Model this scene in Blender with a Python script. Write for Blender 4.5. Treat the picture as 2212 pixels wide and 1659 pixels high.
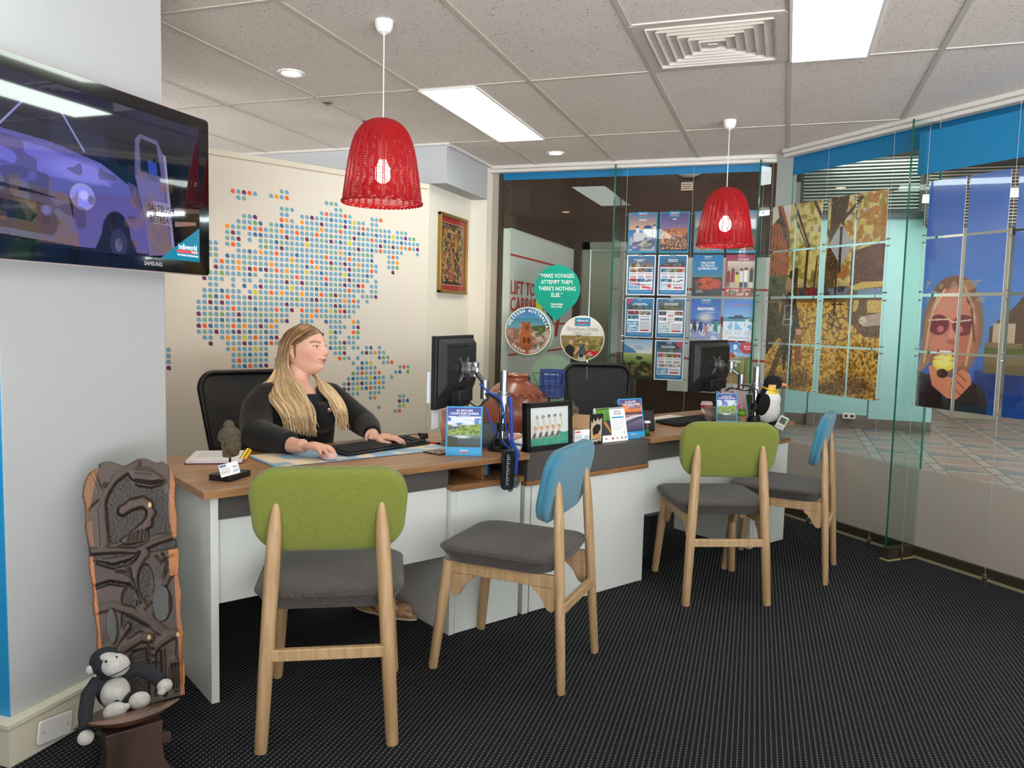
import bpy, bmesh, math, random
import numpy as np
from mathutils import Vector, Matrix, noise as mnoise
for o in list(bpy.data.objects): bpy.data.objects.remove(o)
S = bpy.context.scene; C = S.collection
R = math.radians; PI = math.pi; rnd = random.Random(7)

# ---------------------------------------------------------------- camera
EYE = Vector((0, 0, 1.30)); FPX = 1708.2; YAW, PITCH, ROLL = -.3315, -.085, .0245
def cam_axes():
    cy, sy, cp, sp = math.cos(YAW), math.sin(YAW), math.cos(PITCH), math.sin(PITCH)
    f = Vector((sy*cp, cy*cp, sp)); r = Vector((cy, -sy, 0)); u = r.cross(f)
    return r*math.cos(ROLL)+u*math.sin(ROLL), u*math.cos(ROLL)-r*math.sin(ROLL), f
r_, u_, f_ = cam_axes()
cd = bpy.data.cameras.new('camera'); cam = bpy.data.objects.new('camera', cd); C.objects.link(cam)
cd.sensor_width = 36; cd.lens = FPX/2212*36; cd.clip_start = .05; cd.clip_end = 80
cam.matrix_world = Matrix(((r_.x, u_.x, -f_.x, EYE.x), (r_.y, u_.y, -f_.y, EYE.y), (r_.z, u_.z, -f_.z, EYE.z), (0, 0, 0, 1)))
S.camera = cam
S.view_settings.view_transform = 'Standard'; S.view_settings.look = 'None'
S.view_settings.gamma = 1; S.view_settings.use_curve_mapping = False
S.view_settings.exposure = 0.22
# ---------------------------------------------------------------- world light added as fill through the open side behind the photographer
W = bpy.data.worlds.new('world'); S.world = W; W.use_nodes = True
W.node_tree.nodes['Background'].inputs[0].default_value = (.96, .97, 1, 1)
W.node_tree.nodes['Background'].inputs[1].default_value = 3.0
_n = W.node_tree; _t = _n.nodes.new('ShaderNodeTexCoord'); _s = _n.nodes.new('ShaderNodeSeparateXYZ'); _m = _n.nodes.new('ShaderNodeMapRange')   # dim sky above, brighter lower half added to lift the ceiling
_n.links.new(_t.outputs['Generated'], _s.inputs[0]); _n.links.new(_s.outputs['Z'], _m.inputs[0]); _m.inputs[1].default_value = -.06; _m.inputs[2].default_value = .02; _m.inputs[3].default_value = 13; _m.inputs[4].default_value = 1.6
_n.links.new(_m.outputs[0], _n.nodes['Background'].inputs[1])
H_CEIL = 2.45

# ---------------------------------------------------------------- materials
def lin(c):
    if isinstance(c, str): c = [int(c[i:i+2], 16)/255 for i in (0, 2, 4)]
    return [((x+.055)/1.055)**2.4 if x > .04045 else x/12.92 for x in c[:3]]
MATS = {}
def M(name, col='808080', rough=.5, metal=0, noise=None, bump=None, emit=None, trans=0, ior=1.45, coat=0, sheen=0, stretch=(1, 1, 1), col2=None, spec=None, alpha=1, sss=0):
    if name in MATS: return MATS[name]
    m = bpy.data.materials.new(name); m.use_nodes = True; nt = m.node_tree; b = nt.nodes['Principled BSDF']
    c = lin(col); I = b.inputs
    I['Base Color'].default_value = (*c, 1); I['Roughness'].default_value = rough; I['Metallic'].default_value = metal
    I['IOR'].default_value = ior; I['Transmission Weight'].default_value = trans; I['Coat Weight'].default_value = coat
    I['Sheen Weight'].default_value = sheen; I['Alpha'].default_value = alpha
    if sheen: I['Sheen Roughness'].default_value = .5
    if sss: I['Subsurface Weight'].default_value = sss; I['Subsurface Radius'].default_value = (1, .35, .2); I['Subsurface Scale'].default_value = .01
    if spec is not None: I['Specular IOR Level'].default_value = spec
    if emit: I['Emission Color'].default_value = (*lin(emit[0]), 1); I['Emission Strength'].default_value = emit[1]
    N, L = nt.nodes.new, nt.links.new
    if noise or bump:
        tc = N('ShaderNodeTexCoord'); mp = N('ShaderNodeMapping'); mp.inputs['Scale'].default_value = stretch
        L(tc.outputs['Object'], mp.inputs['Vector'])
    if noise:
        n = N('ShaderNodeTexNoise'); n.inputs['Scale'].default_value = noise[0]; n.inputs['Detail'].default_value = 5
        L(mp.outputs[0], n.inputs['Vector']); cr = N('ShaderNodeValToRGB'); L(n.outputs['Fac'], cr.inputs[0])
        c2 = lin(col2) if col2 else [x*(1-noise[1]) for x in c]; c1 = c if col2 else [min(1, x*(1+noise[1]*.6)) for x in c]
        cr.color_ramp.elements[0].position = .35; cr.color_ramp.elements[0].color = (*c2, 1)
        cr.color_ramp.elements[1].position = .65; cr.color_ramp.elements[1].color = (*c1, 1)
        L(cr.outputs[0], I['Base Color'])
    if bump:
        n = N('ShaderNodeTexNoise'); n.inputs['Scale'].default_value = bump[0]; n.inputs['Detail'].default_value = 3
        L(mp.outputs[0], n.inputs['Vector']); bp = N('ShaderNodeBump'); bp.inputs['Strength'].default_value = bump[1]
        bp.inputs['Distance'].default_value = .002; L(n.outputs['Fac'], bp.inputs['Height']); L(bp.outputs[0], I['Normal'])
    MATS[name] = m; return m
def M_attr(name, rough=.35, emit=0, coat=0, bump=None):
    if name in MATS: return MATS[name]
    m = bpy.data.materials.new(name); m.use_nodes = True; nt = m.node_tree; b = nt.nodes['Principled BSDF']
    a = nt.nodes.new('ShaderNodeAttribute'); a.attribute_name = 'Col'
    b.inputs['Roughness'].default_value = rough; b.inputs['Coat Weight'].default_value = coat; b.inputs['Coat Roughness'].default_value = .02
    if emit:
        nt.links.new(a.outputs['Color'], b.inputs['Emission Color']); b.inputs['Emission Strength'].default_value = emit
        b.inputs['Base Color'].default_value = (.004, .004, .006, 1)
    else: nt.links.new(a.outputs['Color'], b.inputs['Base Color'])
    if bump:
        n = nt.nodes.new('ShaderNodeTexNoise'); n.inputs['Scale'].default_value = bump[0]
        tc = nt.nodes.new('ShaderNodeTexCoord'); nt.links.new(tc.outputs['Object'], n.inputs['Vector'])
        bp = nt.nodes.new('ShaderNodeBump'); bp.inputs['Strength'].default_value = bump[1]; bp.inputs['Distance'].default_value = .002
        nt.links.new(n.outputs['Fac'], bp.inputs['Height']); nt.links.new(bp.outputs[0], b.inputs['Normal'])
    MATS[name] = m; return m
def M_glass(name, tint=(.93, .97, .95), refl=1.0, rough=0):
    """window pane: clear with a faint tint, mirrors by Fresnel"""
    if name in MATS: return MATS[name]
    m = bpy.data.materials.new(name); m.use_nodes = True; nt = m.node_tree; N, L = nt.nodes.new, nt.links.new
    nt.nodes.remove(nt.nodes['Principled BSDF']); out = nt.nodes['Material Output']
    t = N('ShaderNodeBsdfTransparent'); t.inputs[0].default_value = (*tint, 1)
    g = N('ShaderNodeBsdfGlossy'); g.inputs['Roughness'].default_value = rough
    fr = N('ShaderNodeFresnel'); fr.inputs['IOR'].default_value = 1.5; ge_ = N('ShaderNodeNewGeometry'); sb = N('ShaderNodeMath'); sb.operation = 'SUBTRACT'; sb.inputs[0].default_value = refl; L(ge_.outputs['Backfacing'], sb.inputs[1]); sb.use_clamp = True
    mu = N('ShaderNodeMath'); mu.operation = 'MULTIPLY'; L(sb.outputs[0], mu.inputs[1])
    L(fr.outputs[0], mu.inputs[0]); mx = N('ShaderNodeMixShader'); L(mu.outputs[0], mx.inputs[0]); L(t.outputs[0], mx.inputs[1]); L(g.outputs[0], mx.inputs[2])
    L(mx.outputs[0], out.inputs[0]); MATS[name] = m; return m

# ---------------------------------------------------------------- mesh helpers
def box(bm, x0, x1, y0, y1, z0, z1, mi=0, mat=None):
    vs = [bm.verts.new(v) for v in ((x0, y0, z0), (x1, y0, z0), (x1, y1, z0), (x0, y1, z0), (x0, y0, z1), (x1, y0, z1), (x1, y1, z1), (x0, y1, z1))]
    fs = [bm.faces.new([vs[i] for i in f]) for f in ((3, 2, 1, 0), (4, 5, 6, 7), (0, 1, 5, 4), (1, 2, 6, 5), (2, 3, 7, 6), (3, 0, 4, 7))]
    for f in fs: f.material_index = mi
    if mat is not None: bmesh.ops.transform(bm, matrix=mat, verts=vs)
    return vs
def frame_of(d):
    d = Vector(d).normalized(); a = Vector((0, 0, 1)) if abs(d.z) < .95 else Vector((1, 0, 0))
    x = a.cross(d).normalized(); return x, d.cross(x)
def ring(bm, c, x, y, rx, ry, n, ph=0, sq=1):
    c = Vector(c); out = []
    for i in range(n):
        a = 2*PI*i/n+ph; ca, sa = math.cos(a), math.sin(a)
        if sq != 1: ca = math.copysign(abs(ca)**sq, ca); sa = math.copysign(abs(sa)**sq, sa)
        out.append(bm.verts.new(c+x*(rx*ca)+y*(ry*sa)))
    return out
def skin(bm, rings, caps=True, mi=0, closed=False):
    n = len(rings[0]); fs = []
    pairs = list(zip(rings, rings[1:]))+([(rings[-1], rings[0])] if closed else [])
    for a, b in pairs:
        for i in range(n): fs.append(bm.faces.new((a[i], a[(i+1) % n], b[(i+1) % n], b[i])))
    if caps and not closed:
        fs.append(bm.faces.new(list(reversed(rings[0])))); fs.append(bm.faces.new(rings[-1]))
    for f in fs: f.material_index = mi
def cyl(bm, p0, p1, r0, r1=None, n=20, mi=0, caps=True):
    r1 = r0 if r1 is None else r1; p0, p1 = Vector(p0), Vector(p1); x, y = frame_of(p1-p0)
    skin(bm, [ring(bm, p0, x, y, r0, r0, n), ring(bm, p1, x, y, r1, r1, n)], caps, mi)
def tube(bm, pts, r, n=8, mi=0, closed=False, flat=1.0, up=None):
    pts = [Vector(p) for p in pts]; k = len(pts); rs = r if isinstance(r, (list, tuple)) else [r]*k; rings = []; px = None
    for i, p in enumerate(pts):
        d = (pts[(i+1) % k]-pts[i-1]) if closed else (pts[min(i+1, k-1)]-pts[max(i-1, 0)])
        if d.length < 1e-9: d = Vector((0, 0, 1))
        d.normalize()
        if px is None: x, y = frame_of(d) if up is None else (Vector(up).cross(d).normalized(), None)
        else:
            x = px-d*px.dot(d)
            x = x.normalized() if x.length > 1e-6 else frame_of(d)[0]
        y = d.cross(x); px = x; rings.append(ring(bm, p, x, y, rs[i], rs[i]*flat, n))
    skin(bm, rings, True, mi, closed)
def lathe(bm, prof, n=32, c=(0, 0, 0), mi=0, caps=True):
    c = Vector(c); X, Y = Vector((1, 0, 0)), Vector((0, 1, 0))
    skin(bm, [ring(bm, c+Vector((0, 0, z)), X, Y, max(r, 1e-4), max(r, 1e-4), n) for r, z in prof], caps, mi)
def ell(bm, c, r, n=16, rot=None, mi=0):
    m = Matrix.Translation(Vector(c)) @ (rot.to_4x4() if rot else Matrix()) @ Matrix.Diagonal((*(r if not isinstance(r, (int, float)) else (r, r, r)), 1))
    q = bmesh.ops.create_uvsphere(bm, u_segments=n, v_segments=max(6, n*2//3), radius=1, matrix=m)
    for v in q['verts']:
        for f in v.link_faces: f.material_index = mi
def prism(bm, poly, y0, y1, mi=0, mat=None):
    """polygon in local x,z extruded along y (front = y0)"""
    a = [bm.verts.new((x, y0, z)) for x, z in poly]; b = [bm.verts.new((x, y1, z)) for x, z in poly]; n = len(poly)
    fs = [bm.faces.new(a), bm.faces.new(list(reversed(b)))]+[bm.faces.new((a[i], b[i], b[(i+1) % n], a[(i+1) % n])) for i in range(n)]
    for f in fs: f.material_index = mi
    if mat is not None: bmesh.ops.transform(bm, matrix=mat, verts=a+b)
def slab(bm, poly, z0, z1, mi=0):
    a = [bm.verts.new((x, y, z0)) for x, y in poly]; b = [bm.verts.new((x, y, z1)) for x, y in poly]; n = len(poly)
    fs = [bm.faces.new(list(reversed(a))), bm.faces.new(b)]+[bm.faces.new((a[i], a[(i+1) % n], b[(i+1) % n], b[i])) for i in range(n)]
    for f in fs: f.material_index = mi
def rrect(x0, x1, z0, z1, r, k=5):
    o = []
    for cx, cz, a0 in ((x1-r, z0+r, -90), (x1-r, z1-r, 0), (x0+r, z1-r, 90), (x0+r, z0+r, 180)):
        for i in range(k+1): a = R(a0+90*i/k); o.append((cx+r*math.cos(a), cz+r*math.sin(a)))
    return o
def mk(name, bm, mats, parent=None, bevel=0, smooth=True, sub=0, kind=None, ang=35, seg=2, solid=0):
    bmesh.ops.recalc_face_normals(bm, faces=bm.faces)
    if smooth:
        for f in bm.faces: f.smooth = True
        for e in bm.edges:
            if len(e.link_faces) == 2 and e.calc_face_angle(0) > R(ang): e.smooth = False
    me = bpy.data.meshes.new(name); bm.to_mesh(me); bm.free()
    for m in (mats if isinstance(mats, (list, tuple)) else [mats]): me.materials.append(m)
    o = bpy.data.objects.new(name, me); C.objects.link(o)
    if parent: o.parent = parent
    if solid: md = o.modifiers.new('solid', 'SOLIDIFY'); md.thickness = solid; md.offset = 0
    if bevel: md = o.modifiers.new('bevel', 'BEVEL'); md.width = bevel; md.segments = seg; md.limit_method = 'ANGLE'; md.angle_limit = R(40); md.harden_normals = False
    if sub: md = o.modifiers.new('sub', 'SUBSURF'); md.levels = sub; md.render_levels = sub
    if kind: o['kind'] = kind
    return o
def nb(): return bmesh.new()
def tag(o, label, cat, group=None, kind=None):
    o['label'] = label; o['category'] = cat
    if group: o['group'] = group
    if kind: o['kind'] = kind
    return o
def thing(name, label, cat, loc=(0, 0, 0), rz=0, group=None):
    o = bpy.data.objects.new(name, None); C.objects.link(o); o.empty_display_size = .05
    o.location = loc; o.rotation_euler = (0, 0, R(rz)); return tag(o, label, cat, group)
def place(o, loc, rz=0, rx=0, ry=0): o.location = loc; o.rotation_euler = (R(rx), R(ry), R(rz)); return o
def dup(root, loc, rz, label, group=None, keep=None):
    r = root.copy(); C.objects.link(r); r.location = loc; r.rotation_euler = (0, 0, R(rz)); r['label'] = label
    if group: r['group'] = group
    for ch in list(root.children):
        c = ch.copy(); C.objects.link(c); c.parent = r
        for g in list(ch.children):
            d = g.copy(); C.objects.link(d); d.parent = c
    return r
def apply_mods(o):
    dg = bpy.context.evaluated_depsgraph_get(); dg.update(); e = o.evaluated_get(dg)
    me = bpy.data.meshes.new_from_object(e); o.modifiers.clear(); old = o.data; o.data = me; bpy.data.meshes.remove(old); return o
def blob(name, bm, mats, parent=None, voxel=.008, it=4, fac=.6, kind=None):
    """fuse closed shapes into one continuous surface"""
    o = mk(name, bm, mats, parent)
    md = o.modifiers.new('r', 'REMESH'); md.mode = 'VOXEL'; md.voxel_size = voxel; md.use_smooth_shade = True
    if it: md = o.modifiers.new('s', 'SMOOTH'); md.factor = fac; md.iterations = it
    apply_mods(o)
    for p in o.data.polygons: p.use_smooth = True
    return o
def paint(o, fn):
    """colour by place on the thing: fn(x,y,z arrays)->n x 3 sRGB"""
    me = o.data; n = len(me.vertices); co = np.empty(n*3, 'f'); me.vertices.foreach_get('co', co); co = co.reshape(-1, 3)
    c = np.clip(fn(co[:, 0], co[:, 1], co[:, 2]), 0, 1); c = np.where(c > .04045, ((c+.055)/1.055)**2.4, c/12.92)
    at = me.color_attributes.new('Col', 'FLOAT_COLOR', 'POINT'); at.data.foreach_set('color', np.concatenate([c, np.ones((n, 1))], 1).astype('f').ravel())
def hexa(s): return np.array([int(s[i:i+2], 16)/255 for i in (0, 2, 4)])
# ---- text as meshes lying in the local x,z plane, facing -y
def text(name, s, size, x, z, mat, parent, y=0, align='CENTER', sx=1, bold=0, kind=None, ry=0, spacing=1, line=1):
    cu = bpy.data.curves.new('txt', 'FONT'); cu.body = s; cu.size = size; cu.align_x = align; cu.align_y = 'CENTER'; cu.resolution_u = 2
    cu.offset = bold; cu.space_character = spacing; cu.space_line = line
    o = bpy.data.objects.new('txt', cu); C.objects.link(o)
    dg = bpy.context.evaluated_depsgraph_get(); me = bpy.data.meshes.new_from_object(o.evaluated_get(dg)); bpy.data.objects.remove(o); bpy.data.curves.remove(cu)
    me.transform(Matrix.Translation((x, y, z)) @ Matrix.Rotation(R(ry), 4, 'Y') @ Matrix.Rotation(R(90), 4, 'X') @ Matrix.Diagonal((sx, 1, 1, 1)))
    me.materials.clear(); me.materials.append(mat); me.name = name
    o = bpy.data.objects.new(name, me); C.objects.link(o)
    if parent: o.parent = parent
    return o
# ---- printed pictures: a little painter, its dots become colour on a fine grid
class Pic:
    def __init__(s, w, h, col='ffffff', seed=1):
        s.w, s.h = w, h; s.a = np.ones((h, w, 3))*hexa(col); s.v, s.u = np.mgrid[0:h, 0:w]; s.u = (s.u+.5)/w; s.v = (s.v+.5)/h; s.rg = np.random.RandomState(seed)
    def mix(s, m, col, al=1):
        col = hexa(col) if isinstance(col, str) else col
        m = (m*al)[..., None]; s.a = s.a*(1-m)+col*m; return s
    def rect(s, u0, v0, u1, v1, col, al=1): return s.mix(((s.u >= u0) & (s.u <= u1) & (s.v >= v0) & (s.v <= v1)).astype(float), col, al)
    def grad(s, v0, v1, c0, c1, u0=0, u1=1):
        t = np.clip((s.v-v0)/(v1-v0), 0, 1)[..., None]; g = hexa(c0)*(1-t)+hexa(c1)*t
        return s.mix(((s.v >= v0) & (s.v <= v1) & (s.u >= u0) & (s.u <= u1)).astype(float), g)
    def ell(s, cu, cv, ru, rv, col, al=1, soft=.08):
        d = np.sqrt(((s.u-cu)/ru)**2+((s.v-cv)/rv)**2); return s.mix(np.clip((1-d)/soft+.5, 0, 1), col, al)
    def poly(s, pts, col, al=1):
        m = np.zeros(s.u.shape, bool); n = len(pts)
        for i in range(n):
            (x0, y0), (x1, y1) = pts[i], pts[(i+1) % n]
            if y0 == y1: continue
            c = ((y0 > s.v) != (y1 > s.v)) & (s.u < (x1-x0)*(s.v-y0)/(y1-y0)+x0); m ^= c
        return s.mix(m.astype(float), col, al)
    def line(s, pts, w, col, al=1):
        for (x0, y0), (x1, y1) in zip(pts, pts[1:]):
            L2 = (x1-x0)**2+(y1-y0)**2+1e-9; t = np.clip(((s.u-x0)*(x1-x0)+(s.v-y0)*(y1-y0))/L2, 0, 1)
            d = np.hypot(s.u-x0-t*(x1-x0), (s.v-y0-t*(y1-y0))*s.h/s.w); s.mix(np.clip((w-d)/(w*.4+1e-6)+.5, 0, 1), col, al)
        return s
    def cloud(s, sc, seed=0):
        g = np.random.RandomState(seed).rand(sc+2, sc+2); x = s.u*sc; y = s.v*sc*s.h/s.w; x0 = np.clip(x.astype(int), 0, sc); y0 = (y.astype(int)) % (sc+1); fx = x-x0; fy = y-y.astype(int)
        fx = fx*fx*(3-2*fx); fy = fy*fy*(3-2*fy)
        return (g[y0, x0]*(1-fx)+g[y0, x0+1]*fx)*(1-fy)+(g[y0+1, x0]*(1-fx)+g[y0+1, x0+1]*fx)*fy
    def blotch(s, u0, v0, u1, v1, sc, thr, col, al=1, seed=0):
        m = (s.cloud(sc, seed) > thr) & (s.u >= u0) & (s.u <= u1) & (s.v >= v0) & (s.v <= v1); return s.mix(m.astype(float), col, al)
    def specks(s, u0, v0, u1, v1, p, cols, al=1):
        for c in cols: s.mix(((s.rg.rand(s.h, s.w) < p) & (s.u >= u0) & (s.u <= u1) & (s.v >= v0) & (s.v <= v1)).astype(float), c, al)
        return s
    def words(s, u0, v0, u1, v1, rows, col, al=.7):
        """lines of print too small to read"""
        for i in range(rows):
            v = v0+(v1-v0)*(i+.5)/rows; hh = (v1-v0)/rows*.28; u = u0
            while u < u1-.02:
                l = .02+s.rg.rand()*.07; s.rect(u, v-hh, min(u1, u+l), v+hh, col, al); u += l+.018
        return s
def picture(name, P, w, h, parent, x=0, z=0, y=-.0006, crop=(0, 0, 1, 1), mat=None, mask=None, fit=False):
    """P mapped on a w x h sheet whose centre is x,z (local), facing -y"""
    u0, v0, u1, v1 = crop; i0, i1, j0, j1 = int(u0*P.w), max(int(u1*P.w), int(u0*P.w)+2), int(v0*P.h), max(int(v1*P.h), int(v0*P.h)+2)
    a = P.a[j0:j1, i0:i1]; hh, ww = a.shape[:2]
    X, Z = np.meshgrid(np.linspace(x-w/2, x+w/2, ww+1), np.linspace(z+h/2, z-h/2, hh+1))
    co = np.stack([X, np.full_like(X, y), Z], -1).reshape(-1, 3)
    idx = np.arange((ww+1)*(hh+1)).reshape(hh+1, ww+1); q = np.stack([idx[1:, :-1], idx[1:, 1:], idx[:-1, 1:], idx[:-1, :-1]], -1).reshape(-1, 4)
    col = a.reshape(-1, 3)
    if mask is not None:
        xc = (X[:-1, :-1]+X[1:, 1:])/2-x; zc = (Z[:-1, :-1]+Z[1:, 1:])/2-z; k = mask(xc, zc).ravel(); q = q[k]; col = col[k]
    me = bpy.data.meshes.new(name); me.vertices.add(len(co)); me.vertices.foreach_set('co', co.astype('f').ravel())
    me.loops.add(len(q)*4); me.loops.foreach_set('vertex_index', q.ravel().astype('i')); me.polygons.add(len(q)); me.polygons.foreach_set('loop_start', np.arange(0, len(q)*4, 4, dtype='i')); me.update(calc_edges=True)
    col = np.clip(col, 0, 1); col = np.where(col > .04045, ((col+.055)/1.055)**2.4, col/12.92)
    at = me.color_attributes.new('Col', 'FLOAT_COLOR', 'CORNER'); cc = np.repeat(np.concatenate([col, np.ones((len(col), 1))], 1), 4, 0); at.data.foreach_set('color', cc.astype('f').ravel())
    me.materials.append(mat or M_attr('print', .4)); me.validate()
    o = bpy.data.objects.new(name, me); C.objects.link(o)
    if parent: o.parent = parent
    return o
def extrude_sheet(P): return P
# ================================================================ SETTING
GY = 5.9                                   # far glass line
gn = Vector((.7268, .6868, 0)); ge = Vector((.6868, -.7268, 0)); GC = 3.93   # right glass: gn.p = GC
RZG = math.degrees(math.atan2(ge.y, ge.x))
def gp(e, off=0, z=0): p = gn*(GC-off)+ge*e; return Vector((p.x, p.y, z))
WHITE = M('painted_wall', 'b1b3b4', .75, bump=(60, .25)); CREAM = M('cream_trim', 'd8d2be', .5)
# floor: dark ribbed carpet with pale stitches
def carpet():
    m = bpy.data.materials.new('carpet'); m.use_nodes = True; nt = m.node_tree; N, L = nt.nodes.new, nt.links.new; b = nt.nodes['Principled BSDF']
    tc = N('ShaderNodeTexCoord'); sp = N('ShaderNodeSeparateXYZ'); mp = N('ShaderNodeMapping'); mp.inputs['Rotation'].default_value = (0, 0, R(-2))
    L(tc.outputs['Object'], mp.inputs[0]); L(mp.outputs[0], sp.inputs[0])
    def mth(op, a, bb=None, c=None):
        n = N('ShaderNodeMath'); n.operation = op
        for i, v in enumerate((a, bb, c)):
            if v is None: continue
            if isinstance(v, (int, float)): n.inputs[i].default_value = v
            else: L(v, n.inputs[i])
        return n.outputs[0]
    nx = N('ShaderNodeTexNoise'); nx.inputs['Scale'].default_value = 500; L(mp.outputs[0], nx.inputs['Vector'])
    col = mth('MULTIPLY', sp.outputs['X'], 1/.0165); fx = mth('FRACT', col); row = mth('FLOOR', col)
    dx = mth('ABSOLUTE', mth('SUBTRACT', fx, .5)); inx = mth('LESS_THAN', dx, .13)
    yy = mth('ADD', mth('MULTIPLY', sp.outputs['Y'], 1/.0145), mth('MULTIPLY', row, .5)); fy = mth('FRACT', yy); iny = mth('LESS_THAN', mth('ABSOLUTE', mth('SUBTRACT', fy, .5)), .27)
    dot = mth('MULTIPLY', mth('MULTIPLY', inx, iny), mth('ADD', .35, nx.outputs['Fac']))
    rib = mth('MULTIPLY', dx, 2)
    mx = N('ShaderNodeMix'); mx.data_type = 'RGBA'; mx.inputs[6].default_value = (*lin('1d1f26'), 1); mx.inputs[7].default_value = (*lin('12141a'), 1); L(rib, mx.inputs[0])
    m2 = N('ShaderNodeMix'); m2.data_type = 'RGBA'; L(dot, m2.inputs[0]); L(mx.outputs[2], m2.inputs[6]); m2.inputs[7].default_value = (*lin('6e6a63'), 1)
    L(m2.outputs[2], b.inputs['Base Color']); b.inputs['Roughness'].default_value = .95; b.inputs['Specular IOR Level'].default_value = .15
    bp = N('ShaderNodeBump'); bp.inputs['Strength'].default_value = .6; bp.inputs['Distance'].default_value = .003; L(mth('SUBTRACT', 1, rib), bp.inputs['Height']); L(bp.outputs[0], b.inputs['Normal'])
    return m
bm = nb(); slab(bm, [(-6, -1.5), (7.05, -1.5), (-.168, 5.9), (-.168, 5.9), (-6, 5.9)][0:3]+[(-6, 5.9)], -.05, 0); mk('floor', bm, carpet(), kind='structure')
# ceiling: mineral fibre tiles on exposed bars
def tilemat():
    m = M('ceiling_tile', 'c9c4bd', .9); nt = m.node_tree; N, L = nt.nodes.new, nt.links.new; b = nt.nodes['Principled BSDF']
    tc = N('ShaderNodeTexCoord'); n = N('ShaderNodeTexNoise'); n.inputs['Scale'].default_value = 150; n.inputs['Detail'].default_value = 1; L(tc.outputs['Object'], n.inputs[0])
    n2 = N('ShaderNodeTexNoise'); n2.inputs['Scale'].default_value = 2.2; L(tc.outputs['Object'], n2.inputs[0])
    cr = N('ShaderNodeValToRGB'); e = cr.color_ramp.elements; e[0].position = .285; e[0].color = (*lin('6b655f'), 1); e[1].position = .335; e[1].color = (*lin('e9dfd4'), 1); L(n.outputs['Fac'], cr.inputs[0])
    mx = N('ShaderNodeMix'); mx.data_type = 'RGBA'; mx.blend_type = 'MULTIPLY'; mx.inputs[0].default_value = .15; L(cr.outputs[0], mx.inputs[6]); L(n2.outputs['Fac'], mx.inputs[7]); L(mx.outputs[2], b.inputs['Base Color'])
    bp = N('ShaderNodeBump'); bp.inputs['Strength'].default_value = .3; bp.inputs['Distance'].default_value = .002; L(n.outputs['Fac'], bp.inputs['Height']); L(bp.outputs[0], b.inputs['Normal'])
    return m
AX = lambda i: -3.048+.6*i
BY = lambda j: 3.78+1.2*j
def ymax_at(x): return min(5.82, (GC-.12-gn.x*x)/gn.y)
bm = nb(); slab(bm, [(-6, -1.5), (7.0, -1.5), (-.168, 5.9), (-6, 5.9)], H_CEIL, H_CEIL+.03, 0)
for i in range(-4, 15):
    x = AX(i); y1 = ymax_at(x)
    if y1 > -1.4: box(bm, x-.0115, x+.0115, -1.5, y1, H_CEIL-.004, H_CEIL+.004, 1)
for j in range(-4, 2):
    y = BY(j); x1 = (GC-.12-gn.y*y)/gn.x
    box(bm, -6, x1, y-.0115, y+.0115, H_CEIL-.0035, H_CEIL+.004, 1)
mk('ceiling', bm, [tilemat(), M('ceiling_bar', 'c2bcb0', .5)], kind='structure')
# walls
bm = nb(); box(bm, -3.4, -2.03, 1.585, 2.2, 0, H_CEIL, 0)
for f in bm.faces:
    if f.normal.length == 0: f.normal_update()
    if f.calc_center_median().y < 1.59: f.material_index = 1
mk('wall_left', bm, [WHITE, M('blue_paint', '2493c9', .5)], kind='structure', bevel=.004)
bm = nb(); box(bm, -3.4, -2.0, 1.555, 2.235, 0, .115); box(bm, -3.4, -1.992, 1.547, 2.243, .115, .128); box(bm, -1.999, -1.9975, 1.83, 1.833, .01, .112)
mk('baseboard_left', bm, CREAM, kind='structure', bevel=.002)
bm = nb(); box(bm, -2.55, -2.35, 5.0, 5.755, 0, 2.188); mk('wall_left_far', bm, M('warm_white_wall', 'e2dccd', .75, bump=(60, .2)), kind='structure')
bm = nb(); box(bm, -2.55, -2.22, 5.755, 5.9, 0, H_CEIL); mk('wall_corner', bm, M('warm_white_wall'), kind='structure')
bm = nb(); box(bm, -6, -2.22, 4.985, 5.755, 2.188, H_CEIL); mk('wall_bulkhead', bm, WHITE, kind='structure')
bm = nb(); box(bm, -6, -2.36, 5.0, 5.2, 0, 2.188); mk('wall_office', bm, WHITE, kind='structure')
bm = nb(); box(bm, -6, -.5, -1.6, -1.5, 0, H_CEIL); mk('wall_back', bm, WHITE, kind='structure')
bm = nb(); box(bm, -6.1, -6, -1.5, 2.3, 0, H_CEIL); box(bm, -6.1, -6, 3.5, 5.9, 0, H_CEIL); mk('wall_side', bm, WHITE, kind='structure')  # unseen wall; gap added in it so outside light reaches the office ceiling
# angled partition carrying the world map
PM = Vector((-2.35, 5.0, 0)); RZM = 62.25
bm = nb(); box(bm, -3.4, .0, .006, .12, 0, 2.185); o = mk('wall_partition', bm, M('partition', 'decfb8', .6), kind='structure', bevel=.003); place(o, PM, RZM)
# cornice strip + window head track
bm = nb()
box(bm, -2.22, -.12, 5.79, 5.9, H_CEIL-.025, H_CEIL+.002); box(bm, -2.22, -.12, 5.805, 5.86, H_CEIL-.05, H_CEIL-.025)
mk('trim_1', bm, M('track_paint', 'cfcbc4', .45), kind='structure', bevel=.004)
bm = nb(); box(bm, -4.17, 3.0, -.11, .0, H_CEIL-.025, H_CEIL+.002); box(bm, -4.17, 3.0, -.095, -.04, H_CEIL-.05, H_CEIL-.025)
o = mk('trim_2', bm, M('track_paint'), kind='structure', bevel=.004); place(o, gn*GC, RZG)
bm = nb(); box(bm, -2.222, -2.19, 4.98, 5.8, H_CEIL-.02, H_CEIL); box(bm, -5.9, -2.19, 4.955, 4.985, H_CEIL-.014, H_CEIL); mk('trim_3', bm, M('track_paint'), kind='structure')
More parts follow.
